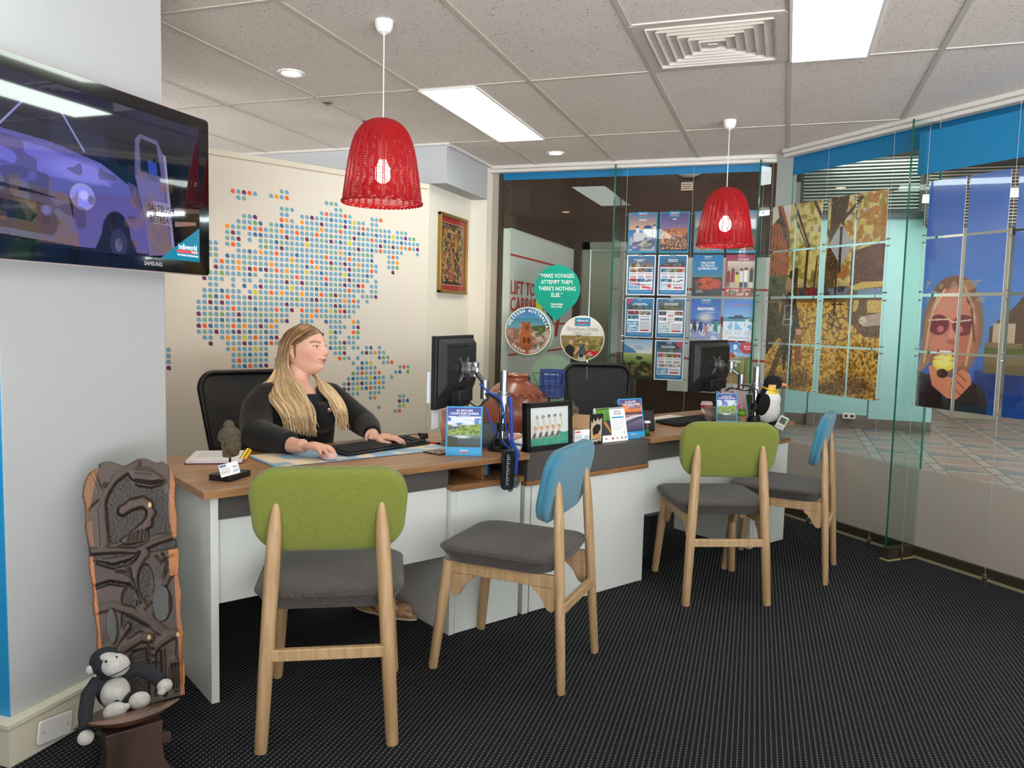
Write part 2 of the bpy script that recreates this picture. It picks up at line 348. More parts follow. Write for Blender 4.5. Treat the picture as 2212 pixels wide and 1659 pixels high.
# dark frame at the left of the far glass, dark sill rails
BRZ = M('bronze_frame', '4a4136', .4, metal=.5)
bm = nb(); box(bm, -2.22, -2.165, 5.87, 5.93, 0, H_CEIL, 1); box(bm, -2.165, -2.14, 5.865, 5.925, 0, H_CEIL); mk('trim_4', bm, [BRZ, M('alu_frame', '9c9285', .5)], kind='structure')
bm = nb(); box(bm, -2.14, -.17, 5.87, 5.93, 0, .06); mk('trim_5', bm, BRZ, kind='structure')
bm = nb(); box(bm, -4.1, 3.0, -.03, .03, 0, .062); box(bm, -4.1, 3.0, -.04, -.03, 0, .012, 1); o = mk('trim_6', bm, [BRZ, M('carpet_edge', '8d8468', .8)], kind='structure'); place(o, gn*GC, RZG)
# panes
GL = M_glass('pane', refl=1.0); GE = M('glass_edge', '2f7f6c', .25, coat=.3)
def pane(name, x0, x1, z0, z1, rz, loc, th=.010, edge=True):
    bm = nb(); box(bm, x0, x1, -th/2, th/2, z0, z1)
    for f in bm.faces:
        n = f.normal if f.normal.length else (f.normal_update() or f.normal)
        if edge and abs(f.calc_center_median().x-(x0+x1)/2) > (x1-x0)/2-1e-4: f.material_index = 1
    o = mk(name, bm, [GL, GE], kind='structure', smooth=False); place(o, loc, rz); return o
pane('window_1', -2.14, -1.21, .06, 2.43, 0, (0, GY, 0))
pane('window_2', -1.205, -.17, .06, 2.43, 0, (0, GY, 0))
eF = -3.06                                             # where the fin meets the right glass
pane('window_3', -4.17, eF-.004, .06, 2.43, RZG, gn*GC)
pane('window_4', eF+.004, -1.0, .06, 2.43, RZG, gn*GC)
pane('window_5', -.996, 1.2, .06, 2.43, RZG, gn*GC)
def fin(name, loc, rz, ln):
    bm = nb(); box(bm, 0, ln, -.006, .006, .07, 2.40)
    for f in bm.faces:
        f.normal_update()
        if abs(f.calc_center_median().x) < 1e-4: f.material_index = 1
    o = mk(name, bm, [M_glass('fin_glass', tint=(.89, .96, .93)), M('fin_edge', '0f5a48', .2, coat=.4)], kind='structure', smooth=False); place(o, loc, rz)
    return o
RZF = math.degrees(math.atan2(gn.y, gn.x))
fin('window_6', gp(eF, .235, 0), RZF, .23)
fin('window_7', (-1.207, 5.66, 0), 90, .235)
fin('window_8', (-.22, 5.70, 0), 70, .18)
bm = nb(); box(bm, 0, .20, -.02, .02, .0, .07); box(bm, -.01, .19, -.03, .03, 0, .006, 1); o = mk('trim_7', bm, [BRZ, M('old_glue', 'a9965f', .7)], kind='structure'); place(o, gp(eF, .235, 0), RZF)
bm = nb(); box(bm, 0, .20, -.02, .02, .0, .07); o = mk('trim_8', bm, BRZ, kind='structure'); place(o, (-1.207, 5.66, 0), 90)
# blue band and grey privacy film stuck on the inside of the glass
BLUE = M('blue_vinyl', '0e6f9f', .45)
bm = nb(); box(bm, -2.14, -.17, -.001, 0, 2.355, 2.43); o = tag(mk('blue_band', bm, BLUE), 'blue vinyl band along the top of the far glass wall', 'band'); place(o, (0, GY-.006, 0))
bm = nb(); box(bm, -4.17, 1.2, -.001, 0, 2.29, 2.43); o = tag(mk('blue_band', bm, BLUE), 'blue vinyl band along the top of the angled glass wall at right', 'band'); place(o, gn*(GC-.006), RZG)
FILM = M('privacy_film', 'a69c92', .6)
bm = nb(); box(bm, -4.12, 1.2, -.001, 0, .062, .50); o = tag(mk('privacy_film', bm, FILM), 'grey privacy film on the lower part of the angled glass wall', 'film'); place(o, gn*(GC-.006), RZG)
# ---------------------------------------------------------------- ceiling lamps
def troffer(x, y, label, power=42):
    t = thing('ceiling_light', label, 'ceiling light', (x, y, H_CEIL), 0, 'recessed fluorescent panels')
    bm = nb(); box(bm, 0, .3, 0, 1.2, -.006, .0)
    for f in bm.faces: f.normal_update()
    mk('diffuser', bm, M('diffuser', 'f4fff8', .6, emit=('f2fff6', 9.0)), t)
    bm = nb()
    for a in ((-.012, 0, 0, 1.2), (.3, .312, 0, 1.2), (0, .3, -.012, 0), (0, .3, 1.2, 1.212)): box(bm, *a, -.009, .001)
    mk('light_frame', bm, M('white_frame', 'e4e2dc', .4), t)
troffer(-1.842, 3.785, 'bright recessed fluorescent panel between the red pendants')
troffer(-.036, 2.575, 'bright recessed fluorescent panel beside the air vent')
for x, y in ((-1.842, .18), (-.036, -.7), (1.77, .18), (1.77, 2.4)):
    troffer(x, y, 'bright recessed fluorescent panel of the ceiling behind the photographer')
def downlight(x, y, label):
    t = thing('downlight', label, 'downlight', (x, y, H_CEIL), 0)
    bm = nb(); lathe(bm, [(.044, -.001), (.046, -.006), (.062, -.008), (.066, -.003), (.066, 0)], 32); bmesh.ops.delete(bm, geom=[f for f in bm.faces if len(f.verts) > 8], context='FACES'); mk('rim', bm, M('white_frame'), t)
    bm = nb(); lathe(bm, [(.0445, -.003), (.0445, -.0005)], 32); mk('lamp', bm, M('warm_lamp', 'fff2dd', .5, emit=('ffdcae', 26)), t)
    l = bpy.data.lights.new('spot', 'SPOT'); l.energy = 22; l.color = (1, .74, .48); l.spot_size = R(110); l.spot_blend = .8; l.shadow_soft_size = .04
    lo = bpy.data.objects.new('spot', l); C.objects.link(lo); lo.parent = t; lo.location = (0, 0, -.03)
downlight(-2.327, 3.365, 'round warm downlight left of the nearer red pendant')
downlight(-1.59, 5.433, 'round warm downlight near the far glass wall')
# air vent
t = thing('air_vent', 'square white louvred air vent in the ceiling, dusty blades', 'air vent', (AX(4)+.3, BY(0)-.315, H_CEIL), 0)
bm = nb(); h = .285
for a in ((-h-.012, -h+.035), (h-.035, h+.012)): box(bm, a[0], a[1], -h, h, -.006, .002); box(bm, -h, h, a[0], a[1], -.0055, .002)
mk('vent_frame', bm, M('vent_paint', 'c9c2b8', .5), t)
bm = nb()
for k in range(6):
    r0 = .245-k*.038; r1 = r0-.021; z0, z1 = -.012, .028
    for q in range(4):
        rot = Matrix.Rotation(q*PI/2, 4, 'Z'); v = [rot @ Vector(p) for p in ((-r0, -r0, z0), (r0, -r0, z0), (r1, -r1, z1), (-r1, -r1, z1))]; w = [p+Vector((0, 0, .0016)) for p in v]
        a = [bm.verts.new(p) for p in v]; b = [bm.verts.new(p) for p in w]; bm.faces.new(a); bm.faces.new(b[::-1])
        for i in range(4): bm.faces.new((a[i], b[i], b[(i+1) % 4], a[(i+1) % 4]))
box(bm, -.02, .02, -.02, .02, -.012, -.008); mk('louvre', bm, M('vent_paint'), t)
bm = nb(); box(bm, -.25, .25, -.25, .25, .024, .028); mk('backing', bm, M('vent_dark', '0b0a0a', .9), t)
# two little clips on the ceiling bar
for k, (x, y) in enumerate(((AX(1)-.0, 3.88), (AX(1)-.0, 4.30))):
    bm = nb(); box(bm, -.02, .02, -.018, .018, -.007, -.004); tube(bm, [(.007*math.cos(a), 0, -.015+.008*math.sin(a)) for a in [i*PI/6 for i in range(12)]], .0012, 6, closed=True)
    o = tag(mk('ceiling_clip', bm, M('clip_steel', '5a5854', .4, metal=.8)), ['small metal clip with a ring on the ceiling bar, nearer the camera', 'small metal clip with a ring on the ceiling bar, nearer the red lampshade'][k], 'clip'); place(o, (x, y, H_CEIL))
# ---------------------------------------------------------------- pendants
def pendant_proto(x, y, zt, label):
    t = thing('pendant_lamp', label, 'pendant lamp', (x, y, H_CEIL), 0, 'red wicker pendant lamps')
    bm = nb(); lathe(bm, [(.036, 0), (.036, -.012), (.034, -.028), (.024, -.045), (.008, -.052), (.005, -.056)], 28); mk('ceiling_rose', bm, M('rose_white', 'e8e6e2', .3), t)
    dz = zt-H_CEIL
    bm = nb(); cyl(bm, (0, 0, -.05), (0, 0, dz-.10), .0028, n=8); mk('cord', bm, M('cord_white', 'd9d2cc', .5), t)
    # wicker: 44 stakes, woven rounds in and out of them
    prof = [(.012, 0), (.045, -.006), (.078, -.026), (.103, -.058), (.119, -.098), (.130, -.145), (.138, -.19), (.145, -.24), (.151, -.285), (.156, -.325)]
    def pr(s):
        s = max(0, min(1, s))*(len(prof)-1); i = min(int(s), len(prof)-2); f = s-i
        p0 = prof[max(i-1, 0)]; p1 = prof[i]; p2 = prof[i+1]; p3 = prof[min(i+2, len(prof)-1)]
        return tuple(.5*(2*b+(c-a)*f+(2*a-5*b+4*c-d)*f*f+(3*b-a-3*c+d)*f**3) for a, b, c, d in zip(p0, p1, p2, p3))
    red = M('red_wicker', '9e0d16', .4, coat=.25); red2 = M('red_wicker_weft', 'a3101a', .42, coat=.2)
    bm = nb(); n = 30
    for k in range(n):
        for dd in (-.018, .018):
            a = 2*PI*k/n+dd*1.2; tube(bm, [((pr(s/14)[0]+.0012)*math.cos(a), (pr(s/14)[0]+.0012)*math.sin(a), pr(s/14)[1]+dz) for s in range(15)], .0026, 5)
    mk('stake', bm, red, t)['kind'] = 'stuff'
    bm = nb(); L = 0; s = .03; k = 0
    while s < .995:
        r, z = pr(s); m = n*4; ph = PI*(k % 2)
        tube(bm, [((r+.0022*math.cos(n*a+ph))*math.cos(a), (r+.0022*math.cos(n*a+ph))*math.sin(a), z+dz) for a in [2*PI*i/m for i in range(m)]], .0017, 4, closed=True)
        s += (.0046/.40 if s > .12 else .0036/.40); k += 1
    mk('weave', bm, red2, t)['kind'] = 'stuff'
    bm = nb()
    for q in (0, PI): tube(bm, [((.157+.0035*math.cos(a*26+q))*math.cos(a), (.157+.0035*math.cos(a*26+q))*math.sin(a), dz-.327+.004*math.sin(a*26+q)) for a in [2*PI*i/240 for i in range(240)]], .0042, 6, closed=True)
    mk('rim', bm, red, t)
    bm = nb(); cyl(bm, (0, 0, dz-.09), (0, 0, dz-.16), .018, .016); cyl(bm, (0, 0, dz-.0), (0, 0, dz-.1), .006); mk('lamp_holder', bm, M('rose_white'), t)
    bm = nb(); lathe(bm, [(.014, dz-.155), (.018, dz-.17), (.032, dz-.195), (.034, dz-.215), (.028, dz-.238), (.012, dz-.25), (.002, dz-.252)], 20); mk('bulb', bm, M('bulb', 'ffffff', .4, emit=('fff4e2', 30)), t)
    return t
pl = pendant_proto(-1.561, 2.878, 2.071, 'red woven wicker pendant lamp nearest the camera, over the first desk')
# ================================================================ THE ARCADE OUTSIDE
# tiled floor: rows of lozenges in pink and grey with pale strips
def arcade():
    m = bpy.data.materials.new('arcade_tiles'); m.use_nodes = True; nt = m.node_tree; N, L = nt.nodes.new, nt.links.new; b = nt.nodes['Principled BSDF']
    tc = N('ShaderNodeTexCoord'); mp = N('ShaderNodeMapping'); mp.inputs['Rotation'].default_value = (0, 0, 0); sp = N('ShaderNodeSeparateXYZ'); L(tc.outputs['Object'], mp.inputs[0]); L(mp.outputs[0], sp.inputs[0])
    def mth(op, a, bb=None):
        n = N('ShaderNodeMath'); n.operation = op
        for i, v in enumerate((a, bb)):
            if v is None: continue
            if isinstance(v, (int, float)): n.inputs[i].default_value = v
            else: L(v, n.inputs[i])
        return n.outputs[0]
    x = mth('MULTIPLY', mth('SUBTRACT', sp.outputs['X'], .375), 1/.478); y = mth('MULTIPLY', sp.outputs['Y'], 1/.42)
    fx = mth('FRACT', mth('ADD', x, 20)); fy = mth('FRACT', mth('ADD', y, 20)); fy2 = mth('FRACT', mth('MULTIPLY', mth('ADD', y, 20), .5))
    sx = mth('LESS_THAN', fx, .23); sy = mth('LESS_THAN', fy, .13); odd = mth('GREATER_THAN', fy2, .5)
    q = mth('DIVIDE', mth('SUBTRACT', fx, .23), .77); tri = mth('MULTIPLY', odd, mth('LESS_THAN', mth('ADD', q, mth('DIVIDE', mth('SUBTRACT', fy, .13), .87)), 1.0))
    dark = mth('MULTIPLY', sx, mth('LESS_THAN', fy, .10)); ln = mth('ADD', mth('MULTIPLY', sx, mth('LESS_THAN', fx, .022)), mth('MULTIPLY', mth('GREATER_THAN', fx, .215), mth('LESS_THAN', fx, .237)))
    def mix(f, a, c):
        q = N('ShaderNodeMix'); q.data_type = 'RGBA'; L(f, q.inputs[0])
        for i, v in ((6, a), (7, c)):
            if isinstance(v, str): q.inputs[i].default_value = (*lin(v), 1)
            else: L(v, q.inputs[i])
        return q.outputs[2]
    c = mix(tri, '93746c', '6c6b70'); c = mix(sy, c, 'a3948a'); c = mix(sx, c, '9d8c82'); c = mix(dark, c, '4a484c'); c = mix(ln, c, '423f44')
    L(c, b.inputs['Base Color']); b.inputs['Roughness'].default_value = .35
    return m
bm = nb(); slab(bm, [(7.05, -1.6), (12, -1.6), (12, 18), (-4, 18), (-4, 5.9), (-.168, 5.9)], -.05, -.002); mk('floor_arcade', bm, arcade(), kind='structure')
bm = nb(); slab(bm, [(7.05, -1.6), (12, -1.6), (12, 18), (-4, 18), (-4, 5.95), (-.12, 5.95)], 3.1, 3.15); mk('ceiling_arcade', bm, M('arcade_ceiling', '5b554f', .8), kind='structure')
bm = nb(); box(bm, -4, -.12, 5.95, 5.97, 2.47, 3.1); o = mk('wall_above_glass', bm, M('arcade_fascia', '3a3430', .7), kind='structure')
GRAN = M('granite', '5c453a', .2, noise=(130, .3), col2='3a2a24')
# left: white hoarding wall running away from the glass, granite above and below
bm = nb(); box(bm, -2.3, -2.1, 5.98, 8.0, .78, 1.995); mk('wall_hoarding', bm, M('hoarding_white', 'd9d5cf', .5), kind='structure')
bm = nb(); box(bm, -2.3, -2.1, 5.98, 8.0, 0, .78); box(bm, -2.3, -2.1, 5.98, 8.0, 1.995, 3.1); mk('wall_arcade_left', bm, GRAN, kind='structure')
bm = nb(); box(bm, -2.1, -2.02, 7.95, 8.2, 0, 3.1); box(bm, -2.02, -1.42, 8.0, 8.2, 2.08, 3.1); box(bm, -1.42, -.16, 8.0, 8.2, 0, 3.1); mk('wall_arcade_far', bm, GRAN, kind='structure')
BST = M('brushed_steel', 'a5a196', .28, metal=1, bump=(8, .15), stretch=(60, 60, 1))
bm = nb(); box(bm, -2.02, -1.94, 7.985, 8.02, 0, 2.08); box(bm, -1.50, -1.42, 7.985, 8.02, 0, 2.08); box(bm, -2.02, -1.42, 7.985, 8.02, 2.00, 2.08); box(bm, -1.94, -1.72, 8.03, 8.05, 0, 2.0); box(bm, -1.716, -1.50, 8.03, 8.05, 0, 2.0); mk('door_1', bm, BST, kind='structure', bevel=.003)
# lettering on the hoarding: red rules, the words, a blue-and-red device partly hidden by the round signs
t = thing('carpark_sign', 'white wall sign reading lift to carpark in red capitals outside the glass', 'sign', (-2.099, 5.98, 0), 90)
RED = M('sign_red', 'c8392f', .5); bm = nb(); box(bm, 0, 2.02, -.003, .001, 1.995-.002, 2.0); mk('panel_edge', bm, M('hoarding_white'), t)
bm = nb(); box(bm, 0, 1.9, -.0025, 0, 1.785, 1.80); box(bm, 0, 1.9, -.0025, 0, 1.235, 1.25); box(bm, 0, 1.9, -.0025, 0, .985, 1.0); mk('red_rule', bm, RED, t)
text('lettering', 'LIFT TO', .155, .015, 1.53, RED, t, y=-.003, align='LEFT', sx=1.22, bold=.003)
text('lettering', 'CARPARKS', .16, .015, 1.395, RED, t, y=-.003, align='LEFT', sx=1.22, bold=.003)
bm = nb(); prism(bm, [(1.05, 1.42), (1.25, 1.42), (1.25, 1.14), (1.12, 1.14), (1.05, 1.25)], -.004, 0); prism(bm, [(.82, 1.45), (.9, 1.45), (.9, 1.27), (.82, 1.27)], -.004, 0); mk('blue_device', bm, M('sign_navy', '1b2c5e', .5), t)
bm = nb(); prism(bm, [(1.42, 1.42), (1.55, 1.42), (1.42, 1.12), (1.32, 1.12)], -.004, 0); mk('red_device', bm, RED, t)
bm = nb(); prism(bm, [(.72, 1.52), (.92, 1.50), (.9, 1.26), (.76, 1.22), (.7, 1.36)], -.005, 0); mk('yellow_device', bm, M('hiviz', 'd6d94a', .5, emit=('d6d94a', .15)), t)
# white notice wall behind the posters, with red rules and big red strokes
t = thing('hoarding', 'white hoarding with red stripes on the granite wall outside, behind the posters', 'hoarding', (-1.15, 7.99, 0), 0)
bm = nb(); box(bm, .05, .97, -.02, .0, .60, 1.92); mk('panel', bm, M('hoarding_white'), t)
bm = nb(); [box(bm, .05, .97, -.0225, -.02, z, z+.022) for z in (1.60, .92)]; mk('red_rule', bm, RED, t)
bm = nb(); prism(bm, [(.52, 1.35), (.6, 1.35), (.7, 1.08), (.78, 1.35), (.86, 1.35), (.74, .98), (.66, .98)], -.023, -.02); mk('red_stroke', bm, RED, t)
# grey column, shopfront in pale turquoise, louvres above
bm = nb(); box(bm, -.16, .02, 8.0, 10.9, 0, 3.1); mk('wall_grey', bm, M('grey_wall', 'a7aaa3', .6), kind='structure')
TQ = M('turquoise_panel', 'a9d3d0', .3, bump=(3, .1))
bm = nb(); box(bm, .02, 1.75, 10.9, 11.0, .12, 2.66); mk('wall_shopfront', bm, TQ, kind='structure')
bm = nb(); [box(bm, x, x+.012, 10.893, 10.9, .12, 2.6) for x in (.30, 1.02)]; box(bm, .02, 1.75, 10.85, 10.9, 2.62, 2.7); mk('trim_9', bm, M('dark_joint', '4a5a58', .4), kind='structure')
bm = nb(); box(bm, .02, .30, 10.88, 10.92, 0, .14); box(bm, .30, 1.02, 10.80, 10.92, 0, .16); box(bm, 1.02, 1.75, 10.88, 10.92, 0, .12); mk('baseboard_shop', bm, M('shop_base', '74685f', .5), kind='structure')
t = thing('notice_plate', 'small pale notice plate high on the granite outside, above the posters', 'notice', (-.99, 7.985, 2.61), 0)
bm = nb(); box(bm, -.055, .055, -.006, .0, -.04, .04); mk('plate', bm, M('notice_pink', 'd8b9a8', .5), t); bm = nb(); [box(bm, -.045, .045, -.007, -.006, z, z+.008) for z in (-.025, -.005, .015)]; mk('print_line', bm, M('notice_ink', '8a4a40', .5), t)
bm = nb(); ell(bm, (0, 0, 0), (.12, .06, .05), 20); o = tag(mk('dome_light', bm, M('dome_white', 'b9b4ae', .4)), 'unlit white dome fitting high on the granite outside', 'light'); place(o, (-.97, 7.97, 2.74))
t = thing('floor_outlet', 'small white double power outlet at the foot of the turquoise shopfront', 'outlet', (.80, 10.775, .12), 0)
bm = nb(); box(bm, -.075, .075, -.03, .03, 0, .07); mk('box', bm, M('white_frame'), t, bevel=.004); bm = nb(); [box(bm, x-.02, x+.02, -.0315, -.03, .02, .05) for x in (-.035, .035)]; mk('socket', bm, M('black_plastic', '131314', .4), t)
def louvre(name, x0, x1, y, z0, z1, label, col):
    t = thing(name, label, 'louvre', (0, y, 0), 0)
    bm = nb(); box(bm, x0-.03, x0, -.02, .05, z0, z1); box(bm, x1, x1+.03, -.02, .05, z0, z1); box(bm, x0, x1, -.02, .05, z0-.03, z0); mk('frame', bm, M('louvre_frame', '2a2a28', .5), t)
    bm = nb(); n = int((z1-z0)/.035)
    for k in range(n): z = z0+(k+.5)*(z1-z0)/n; box(bm, x0, x1, -.01, .03, z-.008, z+.008)
    o = mk('slat', bm, M('louvre_'+col, col, .35, metal=.4), t); o['kind'] = 'stuff'
    bm = nb(); box(bm, x0, x1, .05, .06, z0, z1); mk('backing', bm, M('louvre_back', '3b3f3a', .8), t)
louvre('louvre', .10, 1.25, 9.4, 2.53, 3.1, 'grey metal louvre over the turquoise shopfront outside', '8f948d')
louvre('louvre', 1.45, 5.2, 10.2, 2.46, 3.1, 'brown slatted louvre high outside, behind the apple picture', '75655c')
def strip(x0, x1, y, z, label):
    t = thing('strip_light', label, 'strip light', (0, y, 0), 0)
    bm = nb(); box(bm, x0, x1, -.03, .03, z-.05, z); mk('tube', bm, M('strip_lamp', 'ffffff', .5, emit=('eefaff', 14)), t); bm = nb(); box(bm, x0-.02, x1+.02, -.04, .04, z, z+.03); mk('housing', bm, M('white_frame'), t); bm = nb(); cyl(bm, ((x0+x1)/2, 0, z+.03), ((x0+x1)/2, 0, 3.1), .008, n=8); mk('hanger', bm, M('white_frame'), t)
strip(.95, 1.55, 9.6, 2.68, 'bright white strip light outside, right of the autumn street picture')
strip(1.8, 5.0, 8.9, 2.62, 'long white strip light outside, behind the apple picture')
bm = nb(); box(bm, 2.3, 2.9, 12.8, 17.9, 0, 3.1); box(bm, 11.9, 12, -1.6, 18, 0, 3.1); mk('wall_arcade_right', bm, M('beige_shop', 'b7a897', .6), kind='structure')
bm = nb(); box(bm, -4, 12, 17.9, 18, 0, 3.1); mk('wall_arcade_end', bm, M('arcade_end', '9aa39b', .7), kind='structure')
for x, y, z, w, e in ((3.5, 8.5, 3.08, 2.2, 75), (5.5, 3.5, 3.08, 2.2, 75), (1.0, 9.5, 3.06, 1.2, 30), (-1.2, 7.0, 3.08, .9, 9), (4, 14, 3.08, 2.5, 75)):  # unseen area lights without fittings, added to brighten the arcade
    l = bpy.data.lights.new('arcade_fill', 'AREA'); l.size = w; l.energy = e; l.color = (.93, 1, .98)
    lo = bpy.data.objects.new('arcade_fill', l); C.objects.link(lo); lo.location = (x, y, z)
# ================================================================ FURNITURE
DO = Vector((-1.73, 2.06, 0)); RZD = 58.5
def D(s, t, z=0):
    a = R(RZD); return Vector((DO.x+s*math.cos(a)-t*math.sin(a), DO.y+s*math.sin(a)+t*math.cos(a), z))
def woodmat(name, c1, c2, rough=.4, sc=(1.2, 14, 14), coat=.1):
    if name in MATS: return MATS[name]
    m = M(name, c1, rough, coat=coat); nt = m.node_tree; N, L = nt.nodes.new, nt.links.new; b = nt.nodes['Principled BSDF']
    tc = N('ShaderNodeTexCoord'); mp = N('ShaderNodeMapping'); mp.inputs['Scale'].default_value = sc; L(tc.outputs['Object'], mp.inputs[0])
    n = N('ShaderNodeTexNoise'); n.inputs['Scale'].default_value = 2.5; n.inputs['Detail'].default_value = 6; n.inputs['Distortion'].default_value = .6; L(mp.outputs[0], n.inputs[0])
    cr = N('ShaderNodeValToRGB'); e = cr.color_ramp.elements; e[0].position = .36; e[0].color = (*lin(c2), 1); e[1].position = .6; e[1].color = (*lin(c1), 1); L(n.outputs['Fac'], cr.inputs[0]); L(cr.outputs[0], b.inputs['Base Color'])
    return m
DTOP = woodmat('desk_oak', 'a87c56', '85603e', .38, sc=(1.0, 16, 16)); DEDGE = woodmat('desk_edge', '9a6d46', '7c5433', .4, sc=(1, 30, 30))
LAM = M('white_laminate', 'd3d6d2', .35); GREY = M('charcoal_laminate', '524d4b', .5)
# first desk
def desk_first():
    t = thing('desk', 'wood-topped white desk where the woman sits, nearest the camera', 'desk', D(0, 0), RZD)
    bm = nb(); slab(bm, [(-.03, -.03), (1.335, -.03), (1.335, .66), (-.03, .66)], .695, .72); mk('desktop', bm, DTOP, t, bevel=.0015)
    bm = nb(); box(bm, 0, .026, 0, .64, 0, .695); mk('end_panel', bm, LAM, t, bevel=.001)
    bm = nb(); box(bm, .026, .95, .03, .046, .325, .61); mk('modesty_panel', bm, LAM, t, bevel=.001)
    bm = nb(); box(bm, .026, .95, .024, .046, .61, .694); mk('grey_rail', bm, GREY, t, bevel=.001)
    return t
desk_first()
def pedestal_shelf(s0, s1, label, flip=False):
    t = thing('pedestal', label, 'cabinet', D(s0, 0), RZD); w = s1-s0
    bm = nb(); box(bm, 0, w, .018, .55, 0, .598); mk('body', bm, LAM, t, bevel=.0015)
    bm = nb(); box(bm, .025, w-.004, 0, .018, .004, .594); box(bm, 0, .025, .003, .018, 0, .598); mk('front_panel', bm, LAM, t, bevel=.001)
    bm = nb(); box(bm, -.004, w+.002, -.012, .55, .599, .621); mk('top_board', bm, DEDGE, t, bevel=.001)
    if not flip:
        bm = nb(); box(bm, .17, .186, .03, .5, .621, .694); box(bm, 0, .17, .45, .46, .621, .694); mk('divider', bm, DEDGE, t)
        bm = nb(); box(bm, 0, .012, .03, .5, .621, .694); box(bm, .19, w, .5, .51, .621, .694); mk('bay_side', bm, M('bay_dark', '161312', .8), t)
    else:
        bm = nb(); cyl(bm, (w-.1, .05, .621), (w-.1, .05, .695), .006); cyl(bm, (w-.1, .5, .621), (w-.1, .5, .695), .006); mk('spacer', bm, M('steel', '9a9a9a', .3, metal=1), t)
    return t
pedestal_shelf(.952, 1.318, 'white drawer cabinet with an open shelf bay under the first desk')
bm = nb(); box(bm, 0, .05, -.035, .035, 0, .068); 
t = thing('tape_roll_box', 'small dark blue box inside the open bay of the first desk', 'box', D(1.16, .12, .622), RZD); mk('box', bm, M('dark_blue_box', '1d3a5e', .5), t, bevel=.003); bm = nb(); cyl(bm, (.02, -.04, .004), (.02, -.04, .06), .012); mk('tube', bm, M('teal_cap', '3a7f9a', .5), t)
def pedestal_grey():
    t = thing('pedestal', 'white cabinet with a charcoal box top between the two desks', 'cabinet', D(1.342, 0), RZD); w = .785
    bm = nb(); box(bm, 0, w, .02, .55, 0, .572); mk('body', bm, LAM, t, bevel=.0015)
    bm = nb(); box(bm, .036, w-.022, .0, .02, .004, .570); box(bm, 0, .033, .004, .02, 0, .572); box(bm, w-.019, w, .004, .02, 0, .572); mk('front_panel', bm, LAM, t, bevel=.001)
    bm = nb(); box(bm, -.004, w+.002, -.01, .55, .573, .594); mk('top_board', bm, DEDGE, t, bevel=.001)
    bm = nb(); box(bm, 0, w, -.008, .30, .595, .712); mk('box_top', bm, GREY, t, bevel=.0015)
    bm = nb(); box(bm, w, w+.004, -.014, .2, .575, .716); mk('acrylic_end', bm, M_glass('acrylic', tint=(.97, .98, .98)), t)
    for x in (.012, w-.012):
        for z in (.622, .682):
            bm = nb(); cyl(bm, (x, -.0085, z), (x, -.0105, z), .0035, n=10); mk('screw', bm, M('steel', '9a9a9a', .3, metal=1), t)
pedestal_grey()
def desk_second():
    t = thing('desk', 'wood-topped white desk at the far end by the glass, behind the green chair', 'desk', D(2.132, 0), RZD)
    bm = nb(); slab(bm, [(0, -.02), (1.29, -.02), (1.29, .64), (0, .64)], .695, .72); mk('desktop', bm, DTOP, t, bevel=.0015)
    bm = nb(); box(bm, 0, .91, .03, .046, .325, .60); mk('modesty_panel', bm, LAM, t, bevel=.001)
    bm = nb(); box(bm, 0, .91, .024, .046, .60, .694); mk('grey_rail', bm, GREY, t, bevel=.001)
    bm = nb(); box(bm, .0, .025, .05, .64, 0, .694); mk('end_panel', bm, LAM, t, bevel=.001)
desk_second()
pedestal_shelf(3.05, 3.40, 'white cabinet with a wooden top carrying the far end of the second desk', True)
# ---------------------------------------------------------------- visitor chairs
ASH = woodmat('ash_wood', 'b99a74', 'a5845c', .5, sc=(22, 22, 1.5)); GF = M('green_felt', '757d30', .95, noise=(220, .16), bump=(420, .6), sheen=.25)
BF = M('blue_felt', '3a7c95', .95, noise=(220, .14), bump=(420, .6), sheen=.25); DF = M('charcoal_felt', '463f3c', .95, noise=(170, .5), bump=(500, .7), sheen=.2)
def pad(bm, w, h, th, r, n=10, flare=0):
    """rounded upholstered pad in x,z about the origin, thickness along y"""
    rings = []
    for k, (yy, ins) in enumerate(((-.5, .020), (-.46, .008), (-.36, .001), (-.05, 0), (.0, .0025), (.05, 0), (.36, .001), (.46, .008), (.5, .020))):
        pts = rrect(-w/2+ins, w/2-ins, -h/2+ins, h/2-ins, max(r-ins, .01), n)
        out = []
        for x, z in pts:
            x *= 1+flare*z; out.append(bm.verts.new((x, yy*th, z)))
        rings.append(out)
    for a, b in zip(rings, rings[1:]):
        for i in range(len(a)): bm.faces.new((a[i], a[(i+1) % len(a)], b[(i+1) % len(a)], b[i]))
    for rg_, s in ((rings[0], -1), (rings[-1], 1)):
        inner = rg_; prev = rg_
        for f_in in (.72, .4, .12):
            cur = [bm.verts.new((v.co.x*f_in, v.co.y+s*.0045*(1-f_in), v.co.z*f_in)) for v in rg_]
            for i in range(len(cur)): bm.faces.new((prev[i], prev[(i+1) % len(cur)], cur[(i+1) % len(cur)], cur[i]))
            prev = cur
        bm.faces.new(prev)
